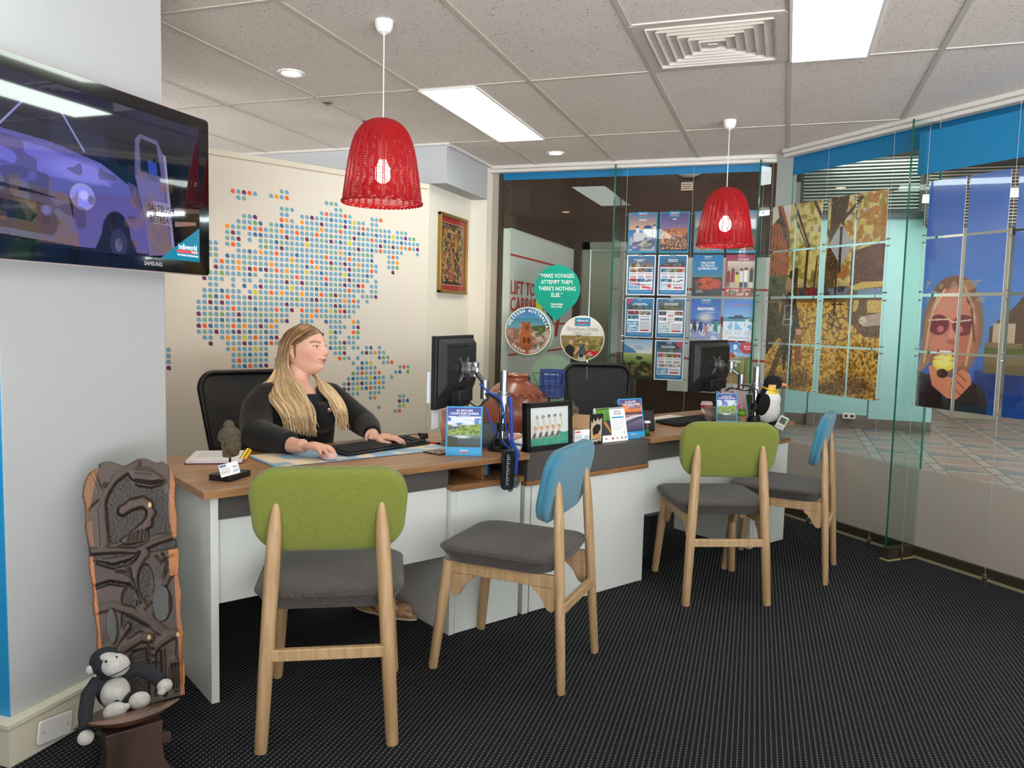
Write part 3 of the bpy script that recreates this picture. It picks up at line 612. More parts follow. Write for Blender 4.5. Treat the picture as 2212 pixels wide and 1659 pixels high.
def visitor_chair(label, fab, loc, rz):
    t = thing('visitor_chair', label, 'chair', loc, rz, 'pale wood visitor chairs')
    # backrest: leans back; rear legs end in its back face
    bm = nb(); pad(bm, .452, .262, .046, .088, flare=.35)
    o = mk('backrest', bm, fab, t, ang=60); o.location = (0, -.178, .714); o.rotation_euler = (R(12), 0, 0)
    bm = nb(); pts = rrect(-.2255, .2255, -.1305, .1305, .088, 10); tube(bm, [(x*(1+.35*z), -.013, z) for x, z in pts], .0022, 6, closed=True); p = mk('piping', bm, fab, o)
    bm = nb()                               # seat pad: top wider than its foot
    rings = []
    for z, ins, sc in ((.408, .036, 1), (.412, .028, 1), (.450, .003, 1), (.4555, .0, 1), (.457, .003, 1), (.459, .0, 1), (.4655, .006, 1), (.469, .02, 1)):
        pts = rrect(-.228+ins, .228-ins, -.215+ins, .245-ins, .085-ins*.5, 9); rings.append([bm.verts.new((x*(1-.06*(.2-y)), y, z)) for x, y in pts])
    for a, b in zip(rings, rings[1:]):
        for i in range(len(a)): bm.faces.new((a[i], a[(i+1) % len(a)], b[(i+1) % len(a)], b[i]))
    bm.faces.new(rings[0][::-1]); prev = rings[-1]
    for f_in in (.75, .45, .15):
        cur = [bm.verts.new((v.co.x*f_in, .015+(v.co.y-.015)*f_in, .469+.006*(1-f_in))) for v in rings[-1]]
        for i in range(len(cur)): bm.faces.new((prev[i], prev[(i+1) % len(cur)], cur[(i+1) % len(cur)], cur[i]))
        prev = cur
    bm.faces.new(prev); mk('seat', bm, DF, t, ang=60)
    bm = nb(); pts = rrect(-.2295, .2295, -.2165, .2465, .085, 9); tube(bm, [(x*(1-.06*(.2-y)), y, .4575) for x, y in pts], .0016, 5, closed=True); mk('seam', bm, DF, t)
    for s in (-1, 1):
        bm = nb()                           # rear leg, oval, rounded tip lying on the pad
        P0, P1 = Vector((s*.192, -.25, 0)), Vector((s*.152, -.203, .742))
        pr = [(0, .017), (.006, .019), (.3, .0215), (.55, .0225), (.78, .0225), (.88, .0205), (.95, .0155), (.985, .0095), (1, .003)]
        tube(bm, [P0.lerp(P1, k) for k, _ in pr], [r for _, r in pr], 14, up=(0, 1, 0), flat=.8); mk('leg', bm, ASH, t, ang=60)
        bm = nb(); P0, P1 = Vector((s*.205, .25, 0)), Vector((s*.176, .205, .408)); tube(bm, [P0, P0.lerp(P1, .02), P0.lerp(P1, .6), P1], [.016, .018, .021, .021], 14, up=(0, 1, 0)); mk('leg', bm, ASH, t, ang=60)
        bm = nb(); box(bm, -.009, .009, -.215, .205, .362, .408, mat=Matrix.Translation((s*.172, 0, 0))); mk('side_rail', bm, ASH, t, bevel=.003)
        # curved corner brackets
        def bracket(y, d, name='bracket'):
            bm = nb(); pts = [(0, .0), (.085, 0), (.084, -.012), (.068, -.022), (.052, -.04), (.040, -.062), (.030, -.078), (.012, -.086), (0, -.078)]
            prism(bm, [(d*a, .362+b) for a, b in pts], -.008, .008, mat=Matrix.Translation((s*.172, y, 0)) @ Matrix.Rotation(R(90), 4, 'Z')); mk(name, bm, ASH, t, bevel=.002)
        bracket(-.212, 1); bracket(.19, -1)
    bm = nb(); box(bm, -.176, .176, .185, .205, .362, .408); mk('front_rail', bm, ASH, t, bevel=.003)
    bm = nb(); box(bm, -.172, .172, -.2455, -.2225, .272, .308); mk('stretcher', bm, ASH, t, bevel=.004)
    return t
visitor_chair('green-backed visitor chair nearest the camera, seen from behind at the first desk', GF, (-1.352, 2.186, 0), 28.6)
visitor_chair('blue-backed visitor chair in the middle, standing side-on beside the white cabinets', BF, (-.909, 2.772, 0), 85.6)
visitor_chair('green-backed visitor chair at the second desk, beyond the blue one', GF, (-.297, 3.905, 0), 23.7)
visitor_chair('blue-backed visitor chair by the angled glass wall, side-on', BF, (.03, 4.40, 0), 81.4)
# ---------------------------------------------------------------- mesh office chairs
BP = M('black_plastic', '131314', .4); 
def meshmat():
    if 'chair_mesh' in MATS: return MATS['chair_mesh']
    m = bpy.data.materials.new('chair_mesh'); m.use_nodes = True; nt = m.node_tree; N, L = nt.nodes.new, nt.links.new; b = nt.nodes['Principled BSDF']; b.inputs['Base Color'].default_value = (*lin('141415'), 1); b.inputs['Roughness'].default_value = .6
    tc = N('ShaderNodeTexCoord'); w = N('ShaderNodeTexWave'); w.bands_direction = 'Z'; w.inputs['Scale'].default_value = 62; L(tc.outputs['Object'], w.inputs[0])
    t = N('ShaderNodeBsdfTransparent'); mx = N('ShaderNodeMixShader'); mr = N('ShaderNodeMapRange'); mr.inputs[3].default_value = .75; mr.inputs[4].default_value = .99; L(w.outputs['Fac'], mr.inputs[0]); L(mr.outputs[0], mx.inputs[0]); L(t.outputs[0], mx.inputs[1]); L(b.outputs[0], mx.inputs[2]); L(mx.outputs[0], nt.nodes['Material Output'].inputs[0]); MATS['chair_mesh'] = m; return m
def office_chair(label, loc, rz, zt, w0=.47, w1=.37):
    """local: sitter faces +y; back at y<0"""
    t = thing('office_chair', label, 'chair', loc, rz, 'black mesh office chairs')
    zb = .50; H = zt-zb
    def outline(ins=0, n=7):
        pts = []
        W0, W1 = w0/2-ins, w1/2-ins
        for cx, cz, a0, r in ((W0-.07, zt-ins-.07, 0, .07), (-W0+.07, zt-ins-.07, 90, .07), (-W1+.05, zb+ins+.05, 180, .05), (W1-.05, zb+ins+.05, 270, .05)):
            for i in range(n+1): a = R(a0+90*i/n); pts.append((cx+r*math.cos(a), cz+r*math.sin(a)))
        return pts
    def Y(x, z): return -.24-.10*((z-zb)/H)**1.6-.05*math.cos(x*3)+.05+.30*x*x+.008*math.sin((z-zb)/H*PI)
    bow = lambda x, z: z+.018*(1-(x/(w0/2))**2)*max(0, (z-zb)/H-.4)
    bm = nb(); pts = outline(.012); tube(bm, [(x, Y(x, z), bow(x, z)) for x, z in pts], .0165, 8, closed=True, flat=.8); mk('back_frame', bm, BP, t, ang=60)
    bm = nb(); nx, nz = 14, 16; g = []
    for j in range(nz+1):
        z = zb+.015+(H-.03)*j/nz; f = (z-zb)/H; hw = (w1/2+(w0-w1)/2*f)-.014
        edge = min(1, math.sqrt(max(0, 1-max(0, (f-.86)/.14)**2))*.18+.82 if f > .86 else 1)
        g.append([bm.verts.new(((i/nx*2-1)*hw*edge, Y((i/nx*2-1)*hw*edge, z), bow((i/nx*2-1)*hw, z))) for i in range(nx+1)])
    for j in range(nz):
        for i in range(nx): bm.faces.new((g[j][i], g[j][i+1], g[j+1][i+1], g[j+1][i]))
    mk('mesh_back', bm, meshmat(), t, solid=.002)
    bm = nb(); tube(bm, [(0, -.27, .62), (0, -.30, .50), (0, -.24, .40), (0, -.05, .385)], [.025, .03, .03, .03], 8, flat=.5); mk('spine', bm, BP, t)
    bm = nb(); pts = rrect(-.24, .24, -.22, .24, .09, 5)
    for z0, z1, s0, s1 in ((.40, .43, .93, 1.0), (.43, .465, 1.0, .97)): skin(bm, [[bm.verts.new((x*s0, y*s0, z0)) for x, y in pts], [bm.verts.new((x*s1, y*s1, z1)) for x, y in pts]])
    mk('seat', bm, M('seat_fabric', '17171a', .9), t, bevel=.008)
    bm = nb(); cyl(bm, (0, 0, .10), (0, 0, .40), .025); mk('gas_lift', bm, BP, t)
    for k in range(5):
        a = R(72*k+20); e = Vector((.28*math.cos(a), .28*math.sin(a), .072)); bm = nb(); tube(bm, [(0, 0, .11), e*.5+Vector((0, 0, .06)), e], [.026, .022, .016], 8, flat=.7); mk('base_arm', bm, BP, t)
        bm = nb(); d = Vector((-math.sin(a), math.cos(a), 0)); 
        for q in (-1, 1): cyl(bm, e+d*(q*.008)+Vector((0, 0, -.045)), e+d*(q*.026)+Vector((0, 0, -.045)), .027, n=18)
        cyl(bm, e+Vector((0, 0, -.03)), e, .008); mk('caster', bm, BP, t)
    return t
dup(pl, (-.366, 4.785, H_CEIL), 17, 'red woven wicker pendant lamp farther away, in front of the posters')
# ================================================================ BOARDS, PICTURES AND POSTERS
# ---- world map board
MAP = """r0:15g16b
r1:6O7b8p9O10b13b14A15b16O24b25g26b
r2:7b8g26b27g
r3:15b16g17b23b24O25b26b27b28O29b34b35b36O
r4:15b16b19b20b21p22b23b24b25d26b27b28d29b30Y31b32b34b35b
r5:8g9b10p15O16A17b19A20b21b22b23p24b25b26b27g28p29b30g31b32O33b34g35b36g37b38b40b41g42b
r6:7b8b9b10G11d13g14b15d16b17b18b19b20g21b22g23A24b25b26b27O28b29b30b31d32d33b34b35d36b37b38b39Y40b41b42p43b44G
r7:5A6b7g8b9O10b11O12b13g14b15A16b17b18O19b20b21b22O23b24b25G26b27b28b29g30p31b32g33b34O35b36b37d38b39b40b41d42b43b44b45b
r8:5b6p7b9b10d11d12b13b14b15b16p17b18b19b20p21b22b23g24b25p26b27d28b29Y30b31b32b33b34b35b36p37b38g39p40b41A42b43O44b45p
r9:5g6b7p9b11b12g13b14d15g16b17b18b19b20Y21b22b23b24b25b26b27b28b29b30b31p32b33b34d35b36O37b38b39b40b41b45b
r10:2b3b5b6O7b11b12G13b14b15p16b17g18b19b20b21b22g23b24b25g26b27A28b29d30b31g32b33G34b38b39O40b
r11:2g3b7b8b9d10b11A12b13b14O15b16b17b18d19b20b21b22b23b24O25b26b27b28b29O30b31b32b33b34d38g39b40A
r12:2b3g5d6b7b8b9g10b11b12b13b14b15b16b17A18b19b20b21O22b23b24b25p26b27b28p29b30b31A32b33b34g35b38b39b40G
r13:3b4O5b6b7A8b9b10b11g12b13A14b15b16b17b18g19b20d21b22A23b24b25G26g27b28b29p30g31b32b33b34O35b39p
r14:3p4b5b6b7A8b9p10O11d12p13b14O15b16A17b18b19b20Y21b22b23d24b25b26b27b28Y29d30b31g32b33d34b
r15:2g3b4G5b6b7b8b9d10b12b13b14b15b16g17b18O19b20b21b22b23b24O25b26b27b28b29p30b31b32g33b35b
r16:1p2b3b4b6b8b9b11b12b13g14b15b16p17b18b19p20g21b22g23b24d25b26g27b28p29b30g31p32O34b35b
r17:2b3b6b8d10b11p12b13b14b15b16b17Y18b19b20b21b22d23b24b25b26b27b28b29O30b31b32b34b35g
r18:1b2b3b4d5b6b7b9b10Y11b12b13O14b15A16b17b18b19A20b21b22b23O24b25G26p27g28b29b30b32b33g34b35p
r19:1b2G3d4b5O6b7b8b9p10b11g12b13g14b15b16b17b18G19b20b21d22p23b24b25b26b27b28A29b30O31b33b
r20:0b1b2p3b4p5b6b7b8b9b10b11b12b13b14b15b16p17b18b19b20b21b22b23b24g25b26p27d28b29b30b31b
r21:0b1b2b3d4b5b6O7b8b9g10d11b12b13b14O15b16b17p19O20b21b22O23b24b25Y26b27O28p29b30b
r22:0p1b2g3b4G5b6b7p8b9b10b11G12b13g14b15b16b19b20b21A22b23g24b25b26b27b28b29g
r23:0b1g2b3b4d5b6b7d8b9g10b11b12d13b14A15b16p19b20b21b24d25b26g27b30A31b
r24:0p1O2d3b4b5g6O7b8A9b10b11p12b13A14b25b26b27b28b30b31p
r25:0b1g2b3p4b5b6d7p8b9d10b11g12d13b14b25Y26d27b30O31G
r26:1b2b4b5A6b7b8Y9b10O11b12b13d14p25g26b29b30g31b
r27:2p5b6b7b8p9d10b11b12d13O14b25b26b27g28p29b30b
r28:-5b5b6A7b8b9b10Y11g12b25d26b27G28b30b31g33b34d36b
r29:-5b6b7g8b9d10b11b12d26b27b28p32b33p34b35A36b37g
r30:-5b6b7O8b9b10g11b12b14b27O28g29b31b36d37G38b
r31:-5p6b7b8d9O10b11d12p14p30b32d33b34Y37b38g39O
r32:6b7g8b9b10A11b12d13b14b31b32d33b34b35g41b42O43b
r33:6b7g8d9b10b11b12b30G31b32O33g34b35b36O40b41d43G
r34:7b8b9b10g29b30d31b32b33b34Y35d36b37b39g
r35:7b8p9b10b28b29p30b31g32p33b34b35b36A37b
r36:8b9b28p29d30b31Y32b33d34O35b36b37g
r37:29b30g31b34b35g36b
r38:34b35A41g42b
r39:41p42b43d
r40:36b41b42Y
r41:40g41O"""
import re
t = thing('world_map_board', 'large white board with a world map made of coloured leaf dots, behind the woman', 'wall board', PM, RZM)
bm = nb(); box(bm, -3.3, -.012, -.016, -.0005, .475, 2.145); mk('board', bm, M('map_board', 'ddd2c3', .45), t, bevel=.003)
bm = nb(); box(bm, -3.3, -.012, -.008, -.0005, 2.153, 2.184); mk('top_trim', bm, M('map_trim', 'd9d0bb', .5), t)
cols = {'b': '6f9fb9', 'g': '7ba893', 'G': '6f9f5a', 'O': 'ea5f22', 'A': 'f0930f', 'Y': 'c6c307', 'p': '6b2452', 'd': '356a94'}
dm = [M('dot_'+k if k.islower() else 'dot_'+k+k, c, .5) for k, c in cols.items()]; ks = list(cols)
bm = nb()
for ln_ in MAP.split('\n'):
    r, rest = ln_.split(':'); r = int(r[1:])
    for c, k in re.findall(r'(-?\d+)([a-zA-Z])', rest):
        cx, cz, q = -1.5925+.033*int(c), 2.0-.033*r, .0125
        pts = [(cx+q*math.cos(a), cz+q*math.sin(a)) for a in [R(-5+15*i) for i in range(19)]]+[(cx+q*.2, cz-q), (cx+q, cz-q)]
        # teardrop: round but for one squared corner, low right
        f = bm.faces.new([bm.verts.new((x, -.0166, z)) for x, z in pts]); f.material_index = ks.index(k)
o = mk('map_dots', bm, dm, t, smooth=False); o['kind'] = 'stuff'
# ---- television on the pillar
t = thing('television', 'black flat television on the pillar showing an old rusty truck in violet light', 'television', (-1.95, 1.40, 0), 90)
w, z0, z1 = .918, 1.419, 1.952; sc_ = (0.04, .872, 1.462, 1.912)
bm = nb(); pts = rrect(0, w, z0, z1, .012); prism(bm, pts, 0, .06); mk('back_case', bm, M('gloss_black', '050506', .08, coat=1), t, bevel=.006)
bm = nb(); n_ = len(pts); inn = rrect(sc_[0], sc_[1], sc_[2], sc_[3], .002)
o_ = [bm.verts.new((x, -.008, z)) for x, z in pts]; i_ = [bm.verts.new((x, -.006, z)) for x, z in inn]; ob = [bm.verts.new((x, 0, z)) for x, z in pts]
for i in range(n_): bm.faces.new((o_[i], o_[(i+1) % n_], i_[(i+1) % n_], i_[i])); bm.faces.new((ob[i], ob[(i+1) % n_], o_[(i+1) % n_], o_[i]))
mk('bezel', bm, M('gloss_black'), t)
bm = nb(); tube(bm, [(x, -.002, z) for x, z in rrect(-.002, w+.002, z0-.002, z1+.002, .014)], .0028, 6, closed=True); mk('edge_strip', bm, M('clear_edge', 'b9a7a4', .2, coat=1), t)
P = Pic(540, 294, '0a0a16', 3)
P.grad(0, .22, '15153a', '0c0c20'); P.grad(.22, .42, '0c0c20', '05050c')
P.rect(.78, .2, 1, 1, '06060c')
# bonnet, cab and wings of the truck
P.poly([(0, .12), (.30, .15), (.52, .18), (.56, .27), (.58, .42), (.3, .4), (0, .35)], '14162c'); P.poly([(.30, .20), (.52, .24), (.54, .40), (.30, .37)], '20243f')
P.poly([(0, .34), (.30, .36), (.5, .42), (.62, .52), (.68, .62), (.66, .72), (.45, .70), (0, .62)], '5a55a0'); P.poly([(0, .38), (.28, .40), (.48, .47), (.55, .56), (.30, .57), (0, .50)], '6f69c6'); P.ell(.42, .50, .13, .07, '8b86e2', .7, .6); P.poly([(.62, .50), (.72, .56), (.73, .72), (.66, .70)], '4a4270')
P.poly([(.66, .20), (.68, .155), (.77, .17), (.805, .27), (.83, .60), (.85, .97), (.72, .99), (.69, .60), (.655, .42)], '5e5580'); P.poly([(.68, .22), (.69, .185), (.765, .20), (.79, .42), (.685, .41)], '0c0c1c'); P.poly([(.72, .32), (.765, .33), (.77, .42), (.725, .41)], '2e44a0'); P.poly([(.655, .44), (.80, .47), (.84, .97), (.725, .99), (.69, .66)], '6f639a', .9); P.poly([(.70, .62), (.82, .64), (.835, .95), (.735, .98)], '77655f', .55)
P.poly([(.80, .25), (.815, .27), (.86, .97), (.845, .98)], '8f86b0')
P.poly([(.38, .70), (.5, .62), (.62, .62), (.70, .70), (.72, .98), (.66, .98), (.60, .78), (.52, .80), (.47, .98), (.38, .98)], '5d5394'); P.poly([(0, .60), (.36, .66), (.40, .98), (0, .94)], '6b6278'); P.poly([(0, .70), (.28, .74), (.33, .84), (.30, .93), (0, .90)], '59463e'); P.poly([(.0, .73), (.20, .76), (.24, .82), (.22, .86), (0, .84)], '12121e'); P.poly([(0, .64), (.22, .67), (.34, .70), (0, .67)], '1c1c30')
P.ell(.565, .88, .065, .16, '10101c'); P.ell(.575, .93, .04, .10, '2c2c48'); P.ell(.575, .94, .018, .045, '5a5a7a')
P.ell(.42, .66, .052, .085, '9a97c8'); P.ell(.42, .66, .043, .071, '8d8cf0'); P.ell(.425, .65, .02, .03, 'c6c6ff', .8, .6)
P.ell(.275, .78, .022, .034, '7a78b8'); P.ell(.275, .78, .014, .022, '9a98e0')
P.line([(.2, .16), (.10, .36)], .004, '8a8cc8'); P.line([(.34, .16), (.43, .37)], .004, '8a8cc8')
P.rect(.745, .60, .835, .76, 'a79fc0', .55)
P.blotch(.0, .34, .66, .98, 22, .72, '3c2c38', .4, 4); P.blotch(.6, .4, .85, .98, 26, .70, '8a6a50', .4, 5); P.blotch(0, .6, .4, .98, 24, .68, '7f5c48', .45, 6)
P.poly([(.86, .62), (1, .60), (1, .63), (.86, .66)], '6d5550', .8); P.poly([(.86, .72), (.98, .70), (.98, .725), (.86, .76)], 'c99f8a', .7)
P.poly([(.78, 1.), (1, .74), (1, 1)], '0f8fb0')
P.specks(0, 0, 1, 1, .05, ['000008'], .15)
picture('screen', P, sc_[1]-sc_[0], sc_[3]-sc_[2], t, (sc_[0]+sc_[1])/2, (sc_[2]+sc_[3])/2, -.0058, mat=M_attr('screen', .04, emit=.85, coat=1))
SW = M('screen_white', 'ffffff', .3, emit=('e8f4ff', .8)); SR = M('screen_red', 'd23a3a', .3, emit=('c8404a', .7)); SBK = M('screen_black', '08080c', .3)
text('caption', 'SALTBUSH\nRETREAT', .030, .694, 1.602, SBK, t, y=-.0066, sx=.82, line=1.15)
text('logo', 'helloworld', .026, .814, 1.508, SW, t, y=-.0066, sx=.78); bm = nb(); box(bm, .764, .862, -.0068, -.006, 1.488, 1.498); mk('logo_bar', bm, SR, t)
text('logo', 'TRAVEL', .009, .845, 1.493, SW, t, y=-.0072); text('logo', 'THE TRAVEL PROFESSIONALS', .0085, .814, 1.480, SW, t, y=-.0066, sx=.9)
text('maker_mark', 'SAMSUNG', .017, .655, 1.441, M('silver_print', 'c9c9cc', .3, metal=.3), t, y=-.0082, bold=.0004)
bm = nb(); box(bm, .2, .7, .06, .0795, 1.55, 1.8); mk('wall_mount', bm, BP, t)
# ---- framed tapestry
t = thing('framed_tapestry', 'tall narrow tapestry with a red border in a brass frame', 'picture', (-2.35, 5.14, 0), 90)
b1, z0, z1 = .495, 1.457, 2.022
bm = nb(); f = .022
for a in ((0, f, z0, z1), (b1-f, b1, z0, z1), (0, b1, z0, z0+f), (0, b1, z1-f, z1)): box(bm, a[0], a[1], -.03, -.001, a[2], a[3])
mk('frame', bm, M('brass', '9c7b3c', .35, metal=.7), t, bevel=.004)
P = Pic(84, 110, 'a3262b', 5); P.rect(.07, .075, .93, .925, 'd9a35a'); P.rect(.08, .085, .92, .915, '2a2620')
for q, c in ((11, 'a2622c'), (12, '7c3526'), (13, 'c98a3a'), (14, '4f5a35'), (15, 'b5702d'), (16, '8a4a3a'), (17, '1c2a22'), (18, 'd0a765')): P.blotch(.09, .10, .91, .90, 12+q % 5*4, .66, c, .8, q)
P.ell(.2, .2, .07, .035, 'c77a30'); P.ell(.62, .33, .07, .10, 'c9852f', .8, .3); P.ell(.45, .8, .12, .05, '9c4a38', .8); P.ell(.45, .55, .05, .08, 'c47a35', .8); P.rect(.09, .885, .91, .905, '1b1a18')
picture('tapestry', P, b1-2*f, z1-z0-2*f, t, b1/2, (z0+z1)/2, -.012, mat=M_attr('print_cloth', .7))
bm = nb(); box(bm, f, b1-f, -.02, -.0185, z0+f, z1-f); mk('glass', bm, M_glass('picture_glass', tint=(.98, .98, .98), refl=.8), t)
bm = nb(); box(bm, .01, b1-.01, -.010, -.001, z0+.01, z1-.01); mk('backing', bm, M('card_brown', '6d5a44', .8), t)

# ---- helpers for signs
LW = M('ink_white', 'fbfbf8', .5); LD = M('ink_dark', '24262b', .5); LN = M('ink_navy', '1c4f86', .5); LR = M('ink_red', 'd8343c', .5); TEAL = M('ink_teal', '1d8db5', .5)
def logo(par, x, z, s, y, plate=True, bluebg=True):
    """helloworld travel mark"""
    if plate: bm = nb(); prism(bm, [(x+a*s, z+b*s) for a, b in rrect(-.62, .62, -.30, .34, .06, 3)], y-.0002, y, 0); mk('logo_plate', bm, TEAL, par)
    text('logo', 'helloworld', .26*s, x, z+.13*s, LW, par, y=y-.0006, sx=.80, bold=.002*s)
    bm = nb(); box(bm, x-.46*s, x+.46*s, y-.0006, y-.0003, z-.10*s, z-.01*s); mk('logo_bar', bm, LR, par)
    text('logo', 'THE TRAVEL PROFESSIONALS', .075*s, x, z-.17*s, LW, par, y=y-.0006, sx=.85)
def ptext(par, rows, y=-.0022):
    for (s, size, x, z, m, kw) in rows: text('lettering', s, size, x, z, m, par, y=y, **kw)
PROWS = [1.925, 1.6225, 1.315, 1.0135]; CARD = M('card_white', 'e9e9ec', .45); SHEET = M_glass('acrylic_sheet', tint=(.985, .99, .99), refl=.9); CHROME = M('chrome', 'cfcfd2', .12, metal=1)
def poster(label, P, loc, rz, rows=(), lg=None, margin=0, group='travel posters hanging on the far glass', w=.208, h=.289, name='poster', cat='poster', bar=None):
    t = thing(name, label, cat, loc, rz, group)
    bm = nb(); box(bm, -w/2, w/2, -.001, .001, -h/2, h/2); mk('card', bm, CARD, t)
    picture('print', P, w-2*margin, h-2*margin, t, 0, 0, -.0014)
    ptext(t, rows)
    if lg: logo(t, lg[0], lg[1], lg[2], -.0018)
    bm = nb(); box(bm, -w/2-.005, w/2+.005, -.0042, -.0030, -h/2-.006, h/2+.003); mk('pocket', bm, SHEET, t)
    return t
B = dict(bold=.0004)
def border(P, col, du=.035, dv=.025):
    for a in ((0, 0, du, 1), (1-du, 0, 1, 1), (0, 0, 1, dv), (0, 1-dv, 1, 1)): P.rect(*a, col)
    return P
def sheet(P, top, strips, seed, foot='1d76ad'):
    """offer sheet: picture on top, rows of little pictures, columns of small print"""
    P.grad(.03, .30, *top); P.blotch(.06, .16, .94, .30, 9, .6, '3a4030', .7, seed); P.blotch(.06, .2, .94, .30, 14, .62, 'a08a60', .5, seed+1)
    v = .32
    for k, row in enumerate(strips):
        n = len(row)
        for i, c in enumerate(row):
            u0, u1 = .07+.87*i/n, .07+.87*(i+1)/n-.015
            if c == 'T': P.rect(u0, v, u1, v+.14, 'e9e6ea'); P.words(u0+.02, v+.01, u1-.02, v+.09, 5, '8a8f9c', .6); P.rect(u0+.03, v+.105, u1-.03, v+.125, ('c33944' if (seed+i) % 2 else '2a7fb4'))
            else: P.rect(u0, v, u1, v+.10, c); P.blotch(u0, v+.03, u1, v+.10, 16, .55, '2b2f30', .6, seed+i+k); P.blotch(u0, v, u1, v+.1, 20, .7, 'd9c9b0', .5, seed+i+9)
        v += .15 if 'T' in row else .115
        if v > .80: break
    if v < .82:
        P.rect(.07, v, .48, .86, ('2f86b4' if seed % 2 else '9fb6c4')); P.blotch(.07, v+.03, .48, .86, 12, .5, 'd9dfe4', .6, seed+40); P.words(.10, v+.01, .45, .85, 3, 'f0f4f8', .7); P.rect(.50, v, .93, .86, 'e3e5ea'); P.words(.53, v+.01, .90, .79, 5, '7f8694', .7); P.rect(.56, .805, .88, .845, 'c33944')
    P.rect(.03, .88, .97, .97, foot); P.words(.1, .90, .9, .95, 2, 'cfe6f5', .6)
    return border(P, foot, .045, .03)
def newP(c='ffffff', s=1): return Pic(56, 78, c, s)
# row 1
p1 = newP('5f6a9a', 1); p1.grad(0, .45, '566093', 'f0b47c'); p1.grad(.42, .62, '4668a8', '5a8ac0'); p1.ell(.68, .40, .15, .085, '2c4c98'); p1.rect(.54, .40, .84, .62, 'd9d6dc'); p1.ell(.32, .37, .06, .045, '2c4c98'); p1.rect(.26, .38, .40, .6, 'e4e2e6'); p1.rect(.20, .5, .58, .72, 'd0ccd0'); p1.ell(.9, .33, .05, .04, '3a5a9c'); p1.rect(.86, .34, .96, .62, 'e0dde0'); p1.ell(.62, .78, .3, .10, '5a5a62'); p1.ell(.62, .80, .2, .06, '8a8a8c'); p1.blotch(.05, .62, .95, .96, 10, .55, 'bdb9b4', .8, 3); p1.rect(0, .955, 1, 1, '2293b8'); border(p1, '2293b8')
p2 = newP('5a4f86', 2); p2.grad(0, .5, '4a4380', '9a7aa0'); p2.rect(.05, .42, .95, .58, '7a4a48'); p2.blotch(.05, .40, .95, .62, 12, .5, 'c5764a', .9, 4); p2.line([(.66, .32), (.66, .5)], .008, 'f0a050'); p2.poly([(.6, .52), (.66, .36), (.72, .52)], 'c98246'); p2.grad(.60, .95, '4c3a4a', '2c2a44'); p2.specks(.05, .5, .95, .92, .10, ['f3b45c', 'e86a4a', 'ffe2a0']); p2.blotch(.05, .6, .35, .75, 9, .5, 'f0a868', .8, 6); p2.rect(0, .955, 1, 1, '2293b8'); border(p2, '2293b8')
p3 = newP('7d8fae', 3); p3.grad(0, .4, '56709c', 'd8b79a'); p3.poly([(0, .42), (.4, .22), (.7, .38), (1, .3), (1, .7), (0, .7)], '6a6f66'); p3.blotch(0, .4, 1, .95, 10, .5, 'a0703c', .9, 8); p3.blotch(0, .6, 1, .95, 16, .6, 'd8a05a', .7, 9); p3.rect(0, .955, 1, 1, '2293b8'); border(p3, '2293b8')
p4 = newP('8f9aa6', 4); p4.grad(0, .4, '6d6f92', 'c9ced6'); p4.rect(.55, .2, .9, .42, 'eceef0'); p4.poly([(0, .5), (.5, .4), (1, .48), (1, 1), (0, 1)], '4e5a52'); p4.poly([(.3, .7), (1, .55), (1, .95), (.5, .95)], '8a5648'); p4.line([(.5, .62), (.98, .95)], .03, '2a2c30'); p4.rect(0, .955, 1, 1, '2293b8'); border(p4, '2293b8')
PC = [-1.016, -.79, -.5455, -.319]; PY = 5.76
Tw = dict(bold=.0003)
poster('poster headed GREECE with white houses and a blue dome', p1, (PC[0], PY, PROWS[0]), 0, [('GREECE', .015, .0, .090, LW, Tw)], (0, .128, .062))
poster('poster headed USA with a lit city at dusk', p2, (PC[1], PY, PROWS[0]), 0, [('USA', .016, .0, .094, LW, Tw)], (0, .128, .062))
poster('poster of a mountain valley, half hidden behind the left of the farther red lamp', p3, (PC[2], PY, PROWS[0]), 0)
poster('poster of a train in green hills, behind the right of the farther red lamp', p4, (PC[3], PY, PROWS[0]), 0)
# row 2
a1 = sheet(newP('f1f1f4', 11), ('2f6f9f', '8a6a5a'), [['a0705a', '6f4f48', '3f6f8a'], ['T', 'T', 'T'], ['c33c46', '2b6fa6', '9cc0dd']], 11); a1.poly([(0, .72), (.5, .78), (1, .95), (1, .85), (.4, .7)], 'e04a58', .5)
a2 = sheet(newP('f1f1f4', 12), ('2f6f9f', '50606a'), [['3f7f9f', '7f8f6a', 'c07f4a'], ['T', 'T', 'T'], ['3f8fb4', 'e6eef3']], 12); a2.rect(.05, .27, .95, .30, 'c8394a'); a2.ell(.4, .78, .06, .045, 'd23a4a')
q3 = newP('1c7db6', 13); q3.grad(0, .50, '1571ad', '2f7ea6'); q3.grad(.50, .56, '3a7f8c', 'b98a5a'); q3.rect(0, .54, 1, 1, '3b3a3c'); q3.ell(.48, .70, .34, .15, 'c8552c', 1, .3); q3.blotch(.1, .56, .9, .85, 12, .55, '8a3822', .8, 14); q3.ell(.82, .70, .14, .11, 'c2473c', .9, .3); q3.blotch(0, .55, .3, 1, 9, .5, '2a3a3c', .8, 15); q3.rect(.0, .86, .4, .99, '1d2c3a', .6)
q4 = newP('b02840', 14); q4.grad(0, .16, '8a2440', '9c4a60'); q4.rect(.05, .16, .95, .79, 'b5a592'); q4.grad(.16, .38, 'd0c3b8', 'a89580', .05, .95)
